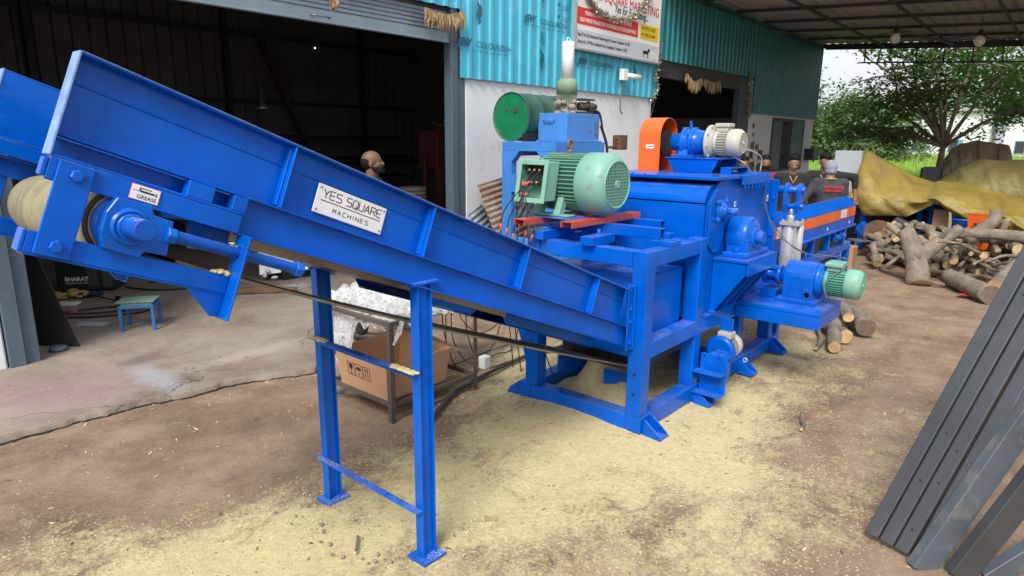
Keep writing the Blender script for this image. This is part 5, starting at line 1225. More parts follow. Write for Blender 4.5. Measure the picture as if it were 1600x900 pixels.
b.add([(X0, Y0, Z0), (X0, Y1, Z0), (X0-.03, Y1+.02, Z1), (X0-.03, Y0-.03, Z1+.0)], [(0,1,2,3)]); b.add([(X0, Y0, Z0), (X1, Y0, Z0), (X1+.03, Y0-.03, Z1-.02), (X0-.03, Y0-.03, Z1)], [(0,1,2,3)])
b.add([(X1, Y0, Z0), (X1, Y1, Z0), (X1+.04, Y1+.02, Z1), (X1+.03, Y0-.03, Z1-.02)], [(0,1,2,3)]); b.add([(X0, Y1, Z0), (X1, Y1, Z0), (X1+.04, Y1+.02, Z1), (X0-.03, Y1+.02, Z1)], [(0,1,2,3)])
b.add([(X0, Y0, Z0), (X1, Y0, Z0), (X1, Y1, Z0), (X0, Y1, Z0)], [(0,1,2,3)])
b.build('carton_wall', cbm, cb, solid=.005)
b = MB(); b.add([(X1+.03, Y0-.03, Z1-.02), (X1+.04, Y1+.02, Z1), (X1+.22, Y1, Z1-.04), (X1+.20, Y0-.02, Z1-.10)], [(0,1,2,3)]); b.add([(X0-.03, Y1+.02, Z1), (X1+.04, Y1+.02, Z1), (X1, Y1+.10, Z1-.10), (X0, Y1+.10, Z1-.10)], [(0,1,2,3)])
b.add([(X0+.30, Y0-.03, Z1-.01), (X1+.03, Y0-.03, Z1-.02), (X1+.0, Y0+.08, Z1-.14), (X0+.32, Y0+.08, Z1-.14)], [(0,1,2,3)])
b.build('flap', cbm, cb, solid=.005)
# handling symbols on the -x wall
b = MB()
def sy(y, z): # symbol coordinates on the slanting wall, y to the left
    return Vector((X0-.0045-.03*(z-Z0)/(Z1-Z0), y, z))
def sline(p_, q_, w): b.bar(sy(*p_), sy(*q_), .001, w, up=Vector((0, 1, 0)).cross(Vector((0, 0, 1))).cross(sy(*q_)-sy(*p_)))
for k, yc in enumerate((3.52, 3.435, 3.35)):
    z_ = .275
    for (a, c_) in (((yc-.036, z_-.045), (yc+.036, z_-.045)), ((yc-.036, z_+.045), (yc+.036, z_+.045)), ((yc-.036, z_-.045), (yc-.036, z_+.045)), ((yc+.036, z_-.045), (yc+.036, z_+.045))): sline(a, c_, .003)
    if k == 0:
        b.add([sy(yc-.022, z_+.035), sy(yc+.022, z_+.035), sy(yc+.018, z_+.005), sy(yc, z_-.008), sy(yc-.018, z_+.005)], [(0,1,2,3,4), (4,3,2,1,0)][:1]); sline((yc, z_-.005), (yc, z_-.03), .004); sline((yc-.015, z_-.032), (yc+.015, z_-.032), .004)
    elif k == 1:
        b.add([sy(yc+.027*math.cos(math.pi*i/8), z_+.004+.026*math.sin(math.pi*i/8)) for i in range(9)], [tuple(range(9))]); sline((yc, z_+.005), (yc, z_-.032), .004)
    else:
        for d in (-.012, .012): sline((yc+d, z_-.035), (yc+d, z_+.028), .004); sline((yc+d-.007, z_+.020), (yc+d, z_+.034), .003); sline((yc+d+.007, z_+.020), (yc+d, z_+.034), .003)
b.build('handling_symbols', M['ink'], cb)
wc = empty('white_cabinet', (3.0, 3.5, .672), 'white sheet metal cabinet standing on the rusty table under clear plastic', 'cabinet')
b = MB(); b.box(2.74, 3.30, 3.22, 3.76, .674, 1.10); b.build('cabinet_body', M['white'], wc, bevel=.004)
MB().lathe((2.74, 3.68, .95), (-1, 0, 0), [(0, .006), (.003, .005)], 10).build('screw', M['steel'], wc)
# crumpled clear plastic sheet
m, t, p = newmat('clear_plastic_film'); m.surface_render_method = 'DITHERED' if hasattr(m, 'surface_render_method') else 'DITHERED'
tr_ = t.nodes.new('ShaderNodeBsdfTransparent'); ms = t.nodes.new('ShaderNodeMixShader'); out = t.nodes['Material Output']
p.inputs['Base Color'].default_value = (.93, .94, .95, 1); p.inputs['Roughness'].default_value = .16; p.inputs['Specular IOR Level'].default_value = .9
co = coords(t, 'Position'); t.links.new(ramp(t, nz(t, 22, 5, .7, co, 1.0), .35, .62, (.18,.18,.18,1), (.75,.75,.75,1)), ms.inputs[0]); t.links.new(tr_.outputs[0], ms.inputs[1]); t.links.new(p.outputs[0], ms.inputs[2]); t.links.new(ms.outputs[0], out.inputs[0])
bump(t, p, nz(t, 26, 6, .7, co, 1.5), .9, .03)
b = MB()
def pf_(u, v):
    x = 2.40+u*.92; y = 3.08+v*.80
    z = .675 + .05*abs(noise.noise((x*7, y*7, 0)))+.05*noise.noise((x*15, y*15, 3))+.05*math.sin(u*3.1)
    if u < .16: z -= (.16-u)*(.5+2.6*gauss(0, v, 0, .72, 1, .16)); x += .08*(1-u/.16)+.03*noise.noise((v*9, u*5, 7))
    if v < .10: z -= (.10-v)*.8
    return Vector((x+.02*noise.noise((x*9, y*9, 9)), y+.02*noise.noise((x*9, y*9, 19)), z))
b.grid(pf_, 70, 60); b.grid(lambda u, v: pf_(u*.9+.06, v*.9+.04)+Vector((0, 0, .035+.03*noise.noise((u*8, v*8, 30)))), 60, 50)
o = b.build('plastic_sheet', m); tag(o, 'crumpled clear plastic sheet draped over the rusty table', 'plastic sheet')
# small white junction box and the wires of the big motor
b = MB(); b.box(3.262, 3.33, 3.04, 3.10, .16, .25); o = b.build('switch_box', M['label'], bevel=.004); tag(o, 'small white plug box fixed to the rusty table leg', 'plug box')
WR = [([(690, 470), (694, 520), (712, 572), (740, 585), (752, 570)], 'black wire hanging down left of the plug box', 3.3),
 ([(706, 470), (708, 530), (735, 570), (775, 585), (800, 560), (812, 500)], 'black wire hanging in a wide loop past the plug box', 3.5),
 ([(728, 470), (730, 520), (745, 556), (770, 540), (786, 490)], 'thin black wire hanging in the smallest loop', 3.4),
 ([(697, 470), (697, 545), (700, 575), (760, 578), (820, 575)], 'black wire dropping straight then running right to the crusher', 3.6),
 ([(716, 470), (722, 500), (750, 520), (778, 505), (796, 470)], 'thin black wire sagging highest above the plug box', 3.7),
 ([(835, 500), (826, 540), (818, 590), (790, 600), (765, 590)], 'black wire curling up to the crusher post', 3.3)]
for w, lab, yp in WR:
    pts = [at(u, v, 1, yp) for u, v in w]
    for q in pts: q.z = max(q.z, .014)
    b = MB(); b.tube(spline(pts, 8), .0042, 6); tag(b.build('loose_wire', M['cable']), lab, 'wire', 'loose wires behind the crusher')
hz_ = [(2.60, 2.90), (2.78, 3.0), (3.05, 3.13), (3.47, 3.22), (4.05, 3.26), (4.5, 3.20), (5.2, 3.5), (6.2, 4.1), (7.2, 4.6)]
b = MB(); b.tube(spline([(x, y, .022+gh(x, y)+.01) for x, y in hz_], 8), .016, 8); tag(b.build('ground_hose', paint('dusty_dark_hose', (.06, .055, .05), .7, .3)), 'thick dusty dark hose curving over the ground past the table', 'hose')
# ---------------------------------------------------------------- steel tubes at the right
T0 = Vector((3.131, .498, 0)); T1 = Vector((3.069, .304, 0)); D = Vector((.47, -.375, 1.374)).normalized(); Lt = (T1-T0)/3
Ll = Lt.normalized(); Nn = D.cross(Ll).normalized()
for i in range(4):
    o0 = T0+Lt*i+(Nn*(.012 if i == 3 else 0)); w = Lt.length*.90; L = 3.1
    def tp(a, c_, n_): return o0+D*a+Ll*c_+Nn*n_
    b = MB(); th = .045
    a0 = -(o0.z+0)/D.z; 
    pts = [tp(0, 0, 0), tp(0, w, 0), tp(0, w, th), tp(0, 0, th)]
    zmin = min(p_.z for p_ in pts); sh_ = D*(-(zmin)/D.z+.002)
    b.prism([p_+sh_ for p_ in pts], D*L)
    ur = ['leftmost of the four, no holes', 'second from the left, three round holes', 'third from the left, three round holes', 'rightmost of the four, one hole low down'][i]
    root = empty('steel_tube', o0, 'dark bare rectangular steel tube leaning right, ' + ur, 'steel tube', 'bare steel tubes leaning at the right')
    b.build('tube_body', M['darksteel'], root, bevel=.005, seg=2)
    hb = MB(); near = -.0 if Nn.dot(CAM-o0) < 0 else th
    for a in ([], [.28, .52, 1.2], [.06, .30, .46], [.10])[i]:
        p_ = tp(a+.05, w*.5, near); nd = Nn*(1 if near else -1); hb.cyl(p_+sh_-nd*.004, p_+sh_+nd*.0008, .006, n=12)
    if hb.v: hb.build('bolt_hole', M['black'], root)
def flat(pa, pb, wv, th, mat, label, name='flat_bar', off=0, cat='steel bar'):
    pa = Vector(pa); pb = Vector(pb); d = (pb-pa).normalized(); wv = Vector(wv); wv = wv-d*wv.dot(d); n_ = d.cross(wv).normalized()*th
    b = MB(); b.prism([pa, pa+wv, pa+wv+n_, pa+n_], (pb-pa)); o = b.build(name, mat, bevel=.002); tag(o, label, cat, 'steel stock leaning at the lower right'); return o
flat(Vector((3.02, .27, 0)), at(1600, 640, 0, 3.28)+(at(1600, 640, 0, 3.28)-Vector((3.02, .27, 0)))*1.2, Vector((.10, -.10, .0))*.9, .05, M['dustysteel'], 'wide dusty blue-grey steel beam leaning beside the dark tubes', 'steel_beam', cat='steel beam')
flat(Vector((3.08, .14, .0)), at(1600, 752, 0, 3.2)+(at(1600, 752, 0, 3.2)-Vector((3.08, .14, 0)))*1.2, Vector((.10, -.12, .0))*.8, .05, M['darksteel'], 'dark steel beam below the dusty blue-grey one', 'steel_beam', cat='steel beam')
flat(Vector((3.16, .03, .0)), at(1600, 862, 0, 3.25)+(at(1600, 862, 0, 3.25)-Vector((3.16, .03, 0)))*1.2, Vector((.10, -.12, .0))*.9, .05, M['dustysteel'], 'dusty grey steel beam in the lower right corner of the picture', 'steel_beam', cat='steel beam')

# the rail that the leaning steel rests on, just outside the picture
sr = empty('storage_rack', (3.95, -.5, 0), 'dark steel storage rail that the leaning steel tubes rest against, right of the picture', 'rack')
tq = T0+D*2.38; aw = -Nn if Nn.dot(CAM-T0) > 0 else Nn
pa = tq+Vector((.02, -.06, 0))+aw*.09; pb = pa+Ll*1.6; pb.z = pa.z
MB().bar(pa, pb, .05, .05).build('rail', M['darkgrey'], sr, bevel=.003)
for q in (pa+Ll*.05, pb-Ll*.05): MB().bar((q.x, q.y, 0), (q.x, q.y, pa.z-.026), .05, .05, up=(1, 0, 0)).build('post', M['darkgrey'], sr, bevel=.003)

# ---------------------------------------------------------------- firewood
mbk, t, p = newmat('bark'); co = coords(t, 'Position')
c = mix(t, ramp(t, nz(t, 6, 6, .7, co), .3, .7), (.13, .095, .068), (.38, .32, .25)); c = mix(t, mth(t, 'MULTIPLY', ramp(t, nz(t, 60, 4, .7, co), .5, .75), .5), c, (.45, .40, .33))
t.links.new(c, p.inputs['Base Color']); p.inputs['Roughness'].default_value = .9; bump(t, p, nz(t, 24, 8, .8, co, .8), .9, .03)
mct = paint('cut_wood_face', (.62, .44, .22), .85, .25, vsc=18, kind='Position', grime=(.35, .22, .10), gamt=.15, gsc=12)
mdk = paint('dark_cut_wood', (.17, .12, .085), .9, .3, vsc=18)
LG = 'cut logs heaped before the yellow tarpaulin'
def logm(pts, r, cut0=True, cut1=True, mats=None, stub=None, n=12):
    pts = [Vector(q) for q in pts]; pts = spline(pts, 4) if len(pts) > 2 else [pts[0].lerp(pts[1], k/4) for k in range(5)]
    rr = r if isinstance(r, (list, tuple)) else [r, r*.92]
    m_ = len(pts); R__ = [rr[0]+(rr[-1]-rr[0])*k/(m_-1)+.10*rr[0]*noise.noise(pts[k]*6) for k in range(m_)]
    b = MB(); b.tube(pts, R__, n)
    for i in (-1, -2): b.mi[i] = 1
    if stub:
        for (f_, d, l, rs) in stub:
            q = pts[int(f_*(m_-1))]; d = Vector(d).normalized(); b.tube([q, q+d*l*.5+Vector((0, 0, .01)), q+d*l], [rs*1.2, rs, rs*.9], 9); b.mi[-1] = 1
    for i in range(len(b.v)): b.v[i] = b.v[i]+b.v[i].normalized()*0+Vector((noise.noise(b.v[i]*14), noise.noise(b.v[i]*14+Vector((5, 0, 0))), noise.noise(b.v[i]*14+Vector((0, 9, 0)))))*.012
    return b
def logo(b, label, cat='log', grp=LG, mats=None):
    o = b.build('log', mats or [mbk, mct]); tag(o, label, cat, grp); return o
r5 = random.Random(11)
# the heap: rows from front to back
for row in range(8):
    for k in range(13):
        f_ = (k+.5+r5.uniform(-.4, .4))/13
        base = Vector((10.72-1.15*f_, 1.88-2.45*f_, 0)); back = Vector((.9, .45, 0)).normalized()
        lay = row//2; dpt = (row % 2)*.55+lay*.22+r5.uniform(0, .2)
        hf = (1-max(0, .25-f_)*2.2)
        z = .07+lay*.15*hf+r5.uniform(-.02, .03)
        if z > .52*hf+.1: continue
        c_ = base+back*dpt+Vector((0, 0, z)); a = math.atan2(-.45, -.9)+r5.gauss(0, .55); L = r5.uniform(.30, .75); R1 = r5.choice([r5.uniform(.025, .05), r5.uniform(.045, .08)])
        d = Vector((math.cos(a), math.sin(a), r5.uniform(-.28, .12)))
        p0, p1 = c_+d*L*.5, c_-d*L*.5; mid = (p0+p1)/2+Vector((r5.uniform(-.05, .05), r5.uniform(-.05, .05), r5.uniform(0, .05)))
        stub = [(r5.uniform(.4, .8), (r5.gauss(0, 1), r5.gauss(0, 1), abs(r5.gauss(0, 1))), r5.uniform(.1, .2), R1*.5)] if r5.random() < .3 else None
        for q in (p0, p1): q.z = max(q.z, R1*.95)
        w_ = ['front lowest row', 'rear lowest row', 'front second layer', 'rear second layer', 'front third layer', 'rear third layer', 'front top layer', 'rear top layer'][row]
        logo(logm([p0, mid, p1], [R1, R1*r5.uniform(.7, 1.0)], stub=stub), '%s cut log in the %s of the firewood heap, %s from the left' % ('thick' if R1 > .055 else 'thin', w_, ['first', 'second', 'third', 'fourth', 'fifth', 'sixth', 'seventh', 'eighth', 'ninth', 'tenth', 'eleventh', 'twelfth', 'thirteenth'][k]))
ORD = ['first', 'second', 'third', 'fourth', 'fifth', 'sixth', 'seventh', 'eighth', 'ninth', 'tenth', 'eleventh', 'twelfth', 'thirteenth', 'fourteenth', 'fifteenth', 'sixteenth']
for k in range(16):
    f_ = (k+.5)/16; base = Vector((10.6-1.15*f_, 1.65-2.2*f_, r5.uniform(.05, .5)))+Vector((.45, .2, 0))*r5.random(); a = r5.uniform(0, 6.28); L = r5.uniform(.3, .7)
    d = Vector((math.cos(a), math.sin(a), r5.uniform(-.1, .3)))
    p0 = base; p1 = base+d*L*.5+Vector((r5.uniform(-.06, .06), 0, .05)); p2 = base+d*L; p2.z = max(p2.z, .03)
    logo(logm([p0, p1, p2], [.022, .014], n=7), 'thin crooked branch on the firewood heap, %s from the left' % ORD[k], 'branch', 'thin branches on the firewood heap')
G_ = lambda u, v, z=0: at(u, v, 2, z)
b = logm([(9.70, 1.33, .0), (9.85, 1.42, .30), (9.95, 1.60, .66)], [.155, .10], n=16)
b2 = logm([(9.83, 1.42, .30), (10.0, 1.22, .52), (10.15, 1.02, .72)], [.12, .065]); merge(b, b2); b2 = logm([(9.93, 1.58, .55), (9.98, 1.78, .68), (9.98, 1.84, .70)], [.05, .045]); merge(b, b2)
logo(b, 'big forked log standing upright at the front of the heap', grp=None)
logo(logm([(9.95, 1.05, .12), (9.5, .80, .11), (9.05, .52, .105)], [.095, .11], n=16), 'thick straight log lying in front of the heap, its cut end dark', grp=None, mats=[mbk, mdk])
logo(logm([(9.45, .50, .13), (10.0, .35, .30), (11.2, .02, .72)], [.10, .16], n=16), 'long pale trunk sloping up towards the dark tubes', grp=None)
logo(logm([(10.35, .95, .55), (10.45, .72, .80), (10.5, .70, .95)], [.09, .07]), 'upright stub with a pale cut top on the heap', grp=None)
logo(logm([(10.3, 1.15, .62), (10.35, .6, .66), (10.4, -.2, .62)], [.06, .08], stub=[(.6, (0, -.2, 1), .2, .035)]), 'long crooked log lying across the top of the heap', grp=None)
logo(logm([(9.98, 1.22, .55), (9.90, 1.12, .75), (9.98, 1.14, .93)], [.028, .016], n=7), 'thin upright twig beside the big forked log', 'branch', None)
logo(logm([(10.4, 1.92, .03), (10.1, 1.65, .03), (9.85, 1.35, .03), (9.75, 1.05, .03)], [.025, .02], n=7), 'long thin branch on the ground before the heap', 'branch', None)
logo(logm([(10.9, 2.15, .10), (10.62, 2.05, .15), (10.48, 1.98, .08)], [.07, .06], stub=[(.5, (0, .3, 1), .2, .05)]), 'knotted stump piece at the left end of the heap', grp=None)
# logs behind the green drive motor
g2 = 'logs on the ground under the green drive motor'
logo(logm([(7.1, 1.80, .09), (6.5, 1.52, .10), (6.05, 1.40, .07), (5.92, 1.36, .055)], [.075, .05]), 'curved log with a round pale end, nearest of the four under the drive motor', grp=g2)
logo(logm([(6.9, 1.72, .06), (6.6, 1.62, .09), (6.33, 1.40, .075), (6.28, 1.36, .07)], [.05, .065]), 'bent log with a bright round cut end under the drive motor', grp=g2)
logo(logm([(7.35, 1.62, .10), (7.0, 1.45, .11), (6.62, 1.27, .10)], [.055, .088], n=16), 'thick flared log with a dark rough cut, rightmost under the drive motor', grp=g2, mats=[mbk, mdk])
logo(logm([(7.5, 1.80, .12), (7.0, 1.62, .2), (6.62, 1.43, .17)], [.08, .05]), 'short log lying on top of the others under the drive motor', grp=g2)
b = logm([G_(1278, 512, .02), G_(1282, 530, .025), G_(1275, 545, .02)], [.022, .018], n=7); logo(b, 'crooked twig lying left of the logs under the drive motor', 'twig', None)
b = logm([G_(1253, 648, .015), G_(1256, 660, .018), G_(1253, 670, .014)], [.014, .012], n=7); logo(b, 'small curved twig alone on the bare ground right of the machine', 'twig', None)
b = logm([G_(560, 838, .02), G_(557, 852, .02), G_(554, 864, .018)], [.007, .006], n=6); logo(b, 'short thin twig on the sawdust between the conveyor legs', 'twig', None)
# stones / lumps and chips
b = MB()
for (u, v) in ((462, 806), (472, 807), (430, 800), (455, 818), (500, 846), (503, 820), (518, 866), (535, 870), (600, 873), (590, 866), (566, 872), (505, 830), (470, 790), (565, 842), (610, 877), (575, 880), (480, 790), (592, 822), (585, 876), (515, 850)):
    q = G_(u, v, .01); s_ = r5.uniform(.004, .010); b.ball(q, (s_*1.4, s_, s_*.8), 7, 5, M=Matrix.Rotation(r5.uniform(0, 3), 4, 'Z'))
o = b.build('pebbles', paint('grey_pebble', (.30, .24, .18), .9, .3)); tag(o, kind='stuff'); tag(o, 'small grey-brown pebbles scattered on the sawdust', 'pebbles')
b = MB(); b_d = MB()
cnt = 0
while cnt < 5200:
    x = r5.uniform(.4, 8.5); y = r5.uniform(-1.2, 5.6)
    dd = dust(x, y)
    if r5.random() > .25+.8*max(0, min(1, dd*1.2)): continue
    cnt += 1; s_ = r5.uniform(.0025, .008)*(1 if r5.random() < .93 else 1.8); a = r5.uniform(0, 3.14); u = Vector((math.cos(a), math.sin(a), r5.uniform(-.3, .3)))*s_*r5.uniform(1, 2.5); w = Vector((-math.sin(a), math.cos(a), r5.uniform(-.3, .3)))*s_*.55
    z = (gh(x, y) if y < edge_y(x) else .033)+.005
    q = Vector((x, y, z)); t2 = b if r5.random() < .82 else b_d
    t2.add([q-u, q-w*.8, q+u, q+w], [(0,1,2,3)])
o = b.build('wood_chips', paint('pale_wood_chip', (.66, .56, .36), .9, .25, vsc=30)); tag(o, 'pale wood chips scattered over the ground', 'wood chips', kind='stuff')
o = b_d.build('bark_chips', paint('dark_bark_chip', (.12, .085, .06), .9, .3, vsc=30)); tag(o, 'dark bark chips and dry leaf bits on the ground', 'bark chips', kind='stuff')
b = MB(); b.add([G_(1295, 436, .012), G_(1300, 442, .02), G_(1345, 438, .01), G_(1340, 430, .015)], [(0,1,2,3)]) if False else None
q = G_(1520, 465, .01); b = MB(); b.grid(lambda u, v: q+Vector((.10*u-.05, .30*v-.15, .02+.02*noise.noise((u*4, v*4, 2)))), 6, 10); tag(b.build('plastic_scrap', M['inkred']), 'small red plastic scrap on the ground in front of the heap', 'plastic')
q = G_(886, 658, .012); b = MB(); b.grid(lambda u, v: q+Vector((.06*u-.03, .10*v-.05, .012+.015*noise.noise((u*5, v*5, 2)))), 6, 8); tag(b.build('wrapper', paint('crumpled_wrapper', (.20, .16, .15), .4, .6, vsc=80)), 'small crumpled wrapper on the sawdust beside the machine foot', 'wrapper')

# ---------------------------------------------------------------- tarpaulin heap
M['tarp'] = paint('mustard_tarpaulin', (.28, .208, .042), .5, .22, grime=(.17, .12, .05), gamt=.45, gsc=2.2, bsc=6, bst=.7, bd=.05, vsc=1.2, kind='Position')
M['tarp2'] = paint('olive_tarpaulin', (.20, .165, .055), .6, .22, grime=(.13, .11, .06), gamt=.4, gsc=2, bsc=6, bst=.7, bd=.05, vsc=1.2, kind='Position')
M['tarp3'] = paint('faded_brown_tarpaulin', (.21, .18, .11), .65, .22, grime=(.12, .10, .06), gamt=.35, gsc=2, bsc=6, bst=.7, bd=.05, vsc=1.2, kind='Position')
def interp(pts, u):
    for (a, b_), (c_, d_) in zip(pts, pts[1:]):
        if u <= c_: f_ = (u-a)/(c_-a); f_ = max(0, f_); return b_+(d_-b_)*f_
    return pts[-1][1]
def tarp(name, hem, ridge, xh, xr, xb, mat, label, u0, u1, amp=.06, zb=.3, bulge=.25):
    def fn(s_, t_):
        u = u0+(u1-u0)*s_
        H_ = at(u, interp(hem, u), 0, xh); Rr = at(u, interp(ridge, u), 0, xr)
        if t_ < .6:
            f_ = t_/.6; q = H_.lerp(Rr, f_); q.x -= bulge*math.sin(math.pi*f_)*.6; q.z += bulge*.25*math.sin(math.pi*f_)*0
            q.x += (xr-xh)*(f_**2.2-f_)*.8
        else:
            f_ = (t_-.6)/.4; B_ = Vector((xb, Rr.y*xb/xr*.97, zb)); q = Rr.lerp(B_, f_**1.3)
        k = amp*(.35+.65*math.sin(math.pi*min(1, t_/.6))**.5 if t_ < .6 else .4)
        w = noise.noise((s_*9+t_*2, t_*2.2, 1.7))+.5*noise.noise((s_*22+t_*6, t_*6, 4))+.9*abs(noise.noise((s_*5-t_*4, t_*1.4, 8)))-.9*abs(noise.noise((s_*14+t_*1.5, t_*1.1, 18)))-.15*abs(noise.noise((s_*30-t_*5, t_*9, 28)))
        return q+Vector((-k*w, k*.3*noise.noise((s_*10, t_*10, 3)), k*.5*noise.noise((s_*12, t_*7, 5))))
    b = MB(); b.grid(fn, 130, 70); o = b.build(name, mat, solid=.006); tag(o, label, 'tarpaulin', 'tarpaulins over the stored machines'); return o
tarp('tarpaulin', [(1330, 300), (1338, 318), (1350, 337), (1417, 338), (1440, 328), (1460, 318), (1470, 321), (1483, 332), (1517, 350), (1550, 354), (1600, 368), (1760, 395)],
     [(1330, 300), (1336, 296), (1350, 238), (1358, 236), (1393, 255), (1433, 277), (1460, 286), (1467, 283), (1513, 284), (1540, 296), (1600, 309), (1760, 330)], 11.9, 12.7, 13.7, M['tarp'], 'mustard yellow tarpaulin draped in folds over the stored machines behind the firewood', 1331, 1755, amp=.11, zb=.5)
tarp('tarpaulin', [(1440, 300), (1600, 330), (1760, 350)], [(1440, 292), (1455, 284), (1473, 277), (1500, 262), (1530, 249), (1600, 250), (1760, 262)], 12.9, 13.5, 14.4, M['tarp2'], 'olive tarpaulin behind the mustard yellow one', 1442, 1755, amp=.10, zb=.5)
tarp('tarpaulin', [(1462, 285), (1583, 285)], [(1462, 268), (1465, 262), (1487, 233), (1500, 225), (1527, 219), (1577, 227), (1581, 240), (1584, 270)], 14.6, 15.0, 15.8, M['tarp3'], 'faded brown tarpaulin peaked highest at the back, below the tree', 1463, 1583, amp=.08, zb=.5)
b = MB(); b.box(13.0, 13.25, 2.93, 3.38, .35, 1.645); tag(b.build('sheet_metal_cover', paint('pale_grey_sheet', (.50, .54, .58), .4, .06), bevel=.01), 'tall pale grey sheet metal cabinet left of the yellow tarpaulin', 'cabinet')
b = MB(); q0 = at(1436, 280, 0, 13.2); q1 = at(1470, 262, 0, 13.2); b.box(13.2, 13.6, q1.y, q0.y, .4, q1.z); tag(b.build('dark_machine', M['black'], bevel=.03), 'dark machine top peeping out between the two tarpaulins', 'machine')
# things under the tarpaulin
mu = M['blue']
b = MB()
for (u0_, u1_, v0_, v1_, x) in ((1344, 1356, 330, 400, 12.1),): pass
sb = empty('stored_machine', (12.2, 2.3, 0), 'blue machine frame stored under the left part of the yellow tarpaulin', 'machine')
for (ya_, yb_, za_, zb_) in ((2.60, 2.70, 0, 1.1), (2.05, 2.13, 0, 1.0), (1.78, 1.86, 0, 1.0), (1.62, 1.70, 0, .95)):
    MB().box(12.35, 12.45, ya_, yb_, za_, zb_).build('post', mu, sb, bevel=.005)
for (z) in (.25, .72): MB().box(12.36, 12.44, 1.55, 2.75, z, z+.09).build('beam', mu, sb, bevel=.005)
b = MB(); b.bar(at(1345, 350, 0, 12.0), at(1372, 395, 0, 11.8), .10, .16); b.build('chute', mu, sb, bevel=.004)
b = MB(); b.box(12.9, 12.95, -.5, 3.0, 0, 1.0); b.build('under_tarp_dark', M['black'], sb)  # black sheet painting the deep shade under the tarpaulin, no machine part
q = at(1376, 372, 0, 11.7); b = MB(); b.lathe(q, Vector((-.62, -.6, .5)), [(0, .30), (.03, .30)], 30); b.cyl(q, q+Vector((-.62, -.6, .5))*.25, .04); tag(b.build('steel_disc', M['rust']), 'rusty round steel disc with a shaft leaning under the tarpaulin', 'disc')
q = at(1402, 362, 0, 11.75); b = MB(); b.box(-.10, .10, -.13, .13, -.20, .20, 0, Matrix.Translation(q) @ Matrix.Rotation(.4, 4, 'X')); b.cyl(q+Vector((-.1, 0, -.1)), q+Vector((-.3, -.25, -.3)), .035); tag(b.build('old_gearbox', M['darksteel'], bevel=.02), 'grey old gearbox with a shaft beside the rusty disc', 'gearbox')
b = MB(); b.box(12.1, 12.5, .95, 1.60, 0, .78); b.box(12.09, 12.1, .95, 1.60, .50, .515); tag(b.build('brown_carton', cbm, bevel=.01), 'large brown carton half hidden behind the firewood under the tarpaulin', 'carton')
q = at(1507, 352, 0, 12.0); b = MB(); b.lathe((12.0, q.y, .25), UP, [(0, .16), (.40, .19), (.41, .20), (.43, .20)], 24); tag(b.build('blue_tub', paint('blue_plastic', (.02, .12, .5), .4, .1)), 'blue plastic tub between the brown carton and the orange crate', 'tub')
q = at(1531, 362, 0, 11.6); cr0 = empty('orange_basket', (11.6, q.y, .25), 'orange slotted plastic basket standing behind the firewood heap', 'basket')
b = MB(); b.lathe((11.6, q.y, .28), UP, [(0, .13), (.02, .14), (.50, .19), (.52, .20)], 4, a0=.5); b.build('basket_body', M['orange'], cr0)
b = MB()
for k in range(4):
    for j in range(3): b.box(11.6-.175, 11.6-.12, q.y-.08+.06*j, q.y-.045+.06*j, .42+.075*k, .445+.075*k)
b.build('slots', M['black'], cr0)
# grey-blue stool by the heap
s2 = empty('small_stool', (11.4, 2.3, 0), 'small grey-blue steel stool left of the firewood heap', 'stool'); RM = Matrix.Translation((11.28, 2.48, 0)) @ Matrix.Rotation(math.radians(-49), 4, 'Z')
MB().box(0, .40, 0, .26, .25, .275, 0, RM).build('stool_top', M['greysteel'], s2, bevel=.003)
for (x, y) in ((0, 0), (.37, 0), (0, .23), (.37, .23)): MB().box(x+.002, x+.028, y+.002, y+.028, 0, .249, 0, RM).build('leg', M['greysteel'], s2)
# small cardboard piece on floor near gearbox
q = G_(1300, 420); b = MB(); b.box(q.x+.0, q.x+.25, q.y-.25, q.y, 0, .34); tag(b.build('brown_carton', cbm, bevel=.006), 'small brown carton on the ground below the level conveyor', 'carton')

# ---------------------------------------------------------------- trees, field, house
def leafmat(name, c1, c2, tr=.25):
    m, t, p = newmat(name); co = coords(t, 'Position')
    c = mix(t, ramp(t, nz(t, 1.1, 4, .7, co), .3, .7), c1, c2); c = mix(t, mth(t, 'MULTIPLY', nz(t, 9, 2, .5, co), .5), c, c1)
    t.links.new(c, p.inputs['Base Color']); p.inputs['Roughness'].default_value = .5; p.inputs['Specular IOR Level'].default_value = .25
    tl_ = t.nodes.new('ShaderNodeBsdfTranslucent'); t.links.new(c, tl_.inputs[0]); ms = t.nodes.new('ShaderNodeMixShader'); ms.inputs[0].default_value = tr
    t.links.new(p.outputs[0], ms.inputs[1]); t.links.new(tl_.outputs[0], ms.inputs[2]); t.links.new(ms.outputs[0], t.nodes['Material Output'].inputs[0]); return m
LM = leafmat('leaf_green', (.045, .11, .02), (.15, .27, .05), .45); LM2 = leafmat('leaf_light', (.10, .17, .06), (.20, .30, .11), .3); LM3 = leafmat('crop_green', (.26, .42, .06), (.38, .55, .12), .3)
def leaves(b, clumps, per, size, r6, flat_=.5):
    for (c_, R3) in clumps:
        for k in range(per):
            d = Vector((r6.gauss(0, .5), r6.gauss(0, .5), r6.gauss(0, .5)*flat_))*1.0
            q = c_+Vector((d.x*R3, d.y*R3, d.z*R3)); s_ = size*r6.uniform(.6, 1.25)
            n_ = Vector((r6.gauss(0, .6), r6.gauss(0, .6), 1)).normalized(); a = n_.orthogonal().normalized(); a.rotate(Quaternion(n_, r6.uniform(0, 6.28))); c2 = n_.cross(a)
            b.add([q-a*s_, q-c2*s_*.42, q+a*s_, q+c2*s_*.42], [(0,1,2,3)])
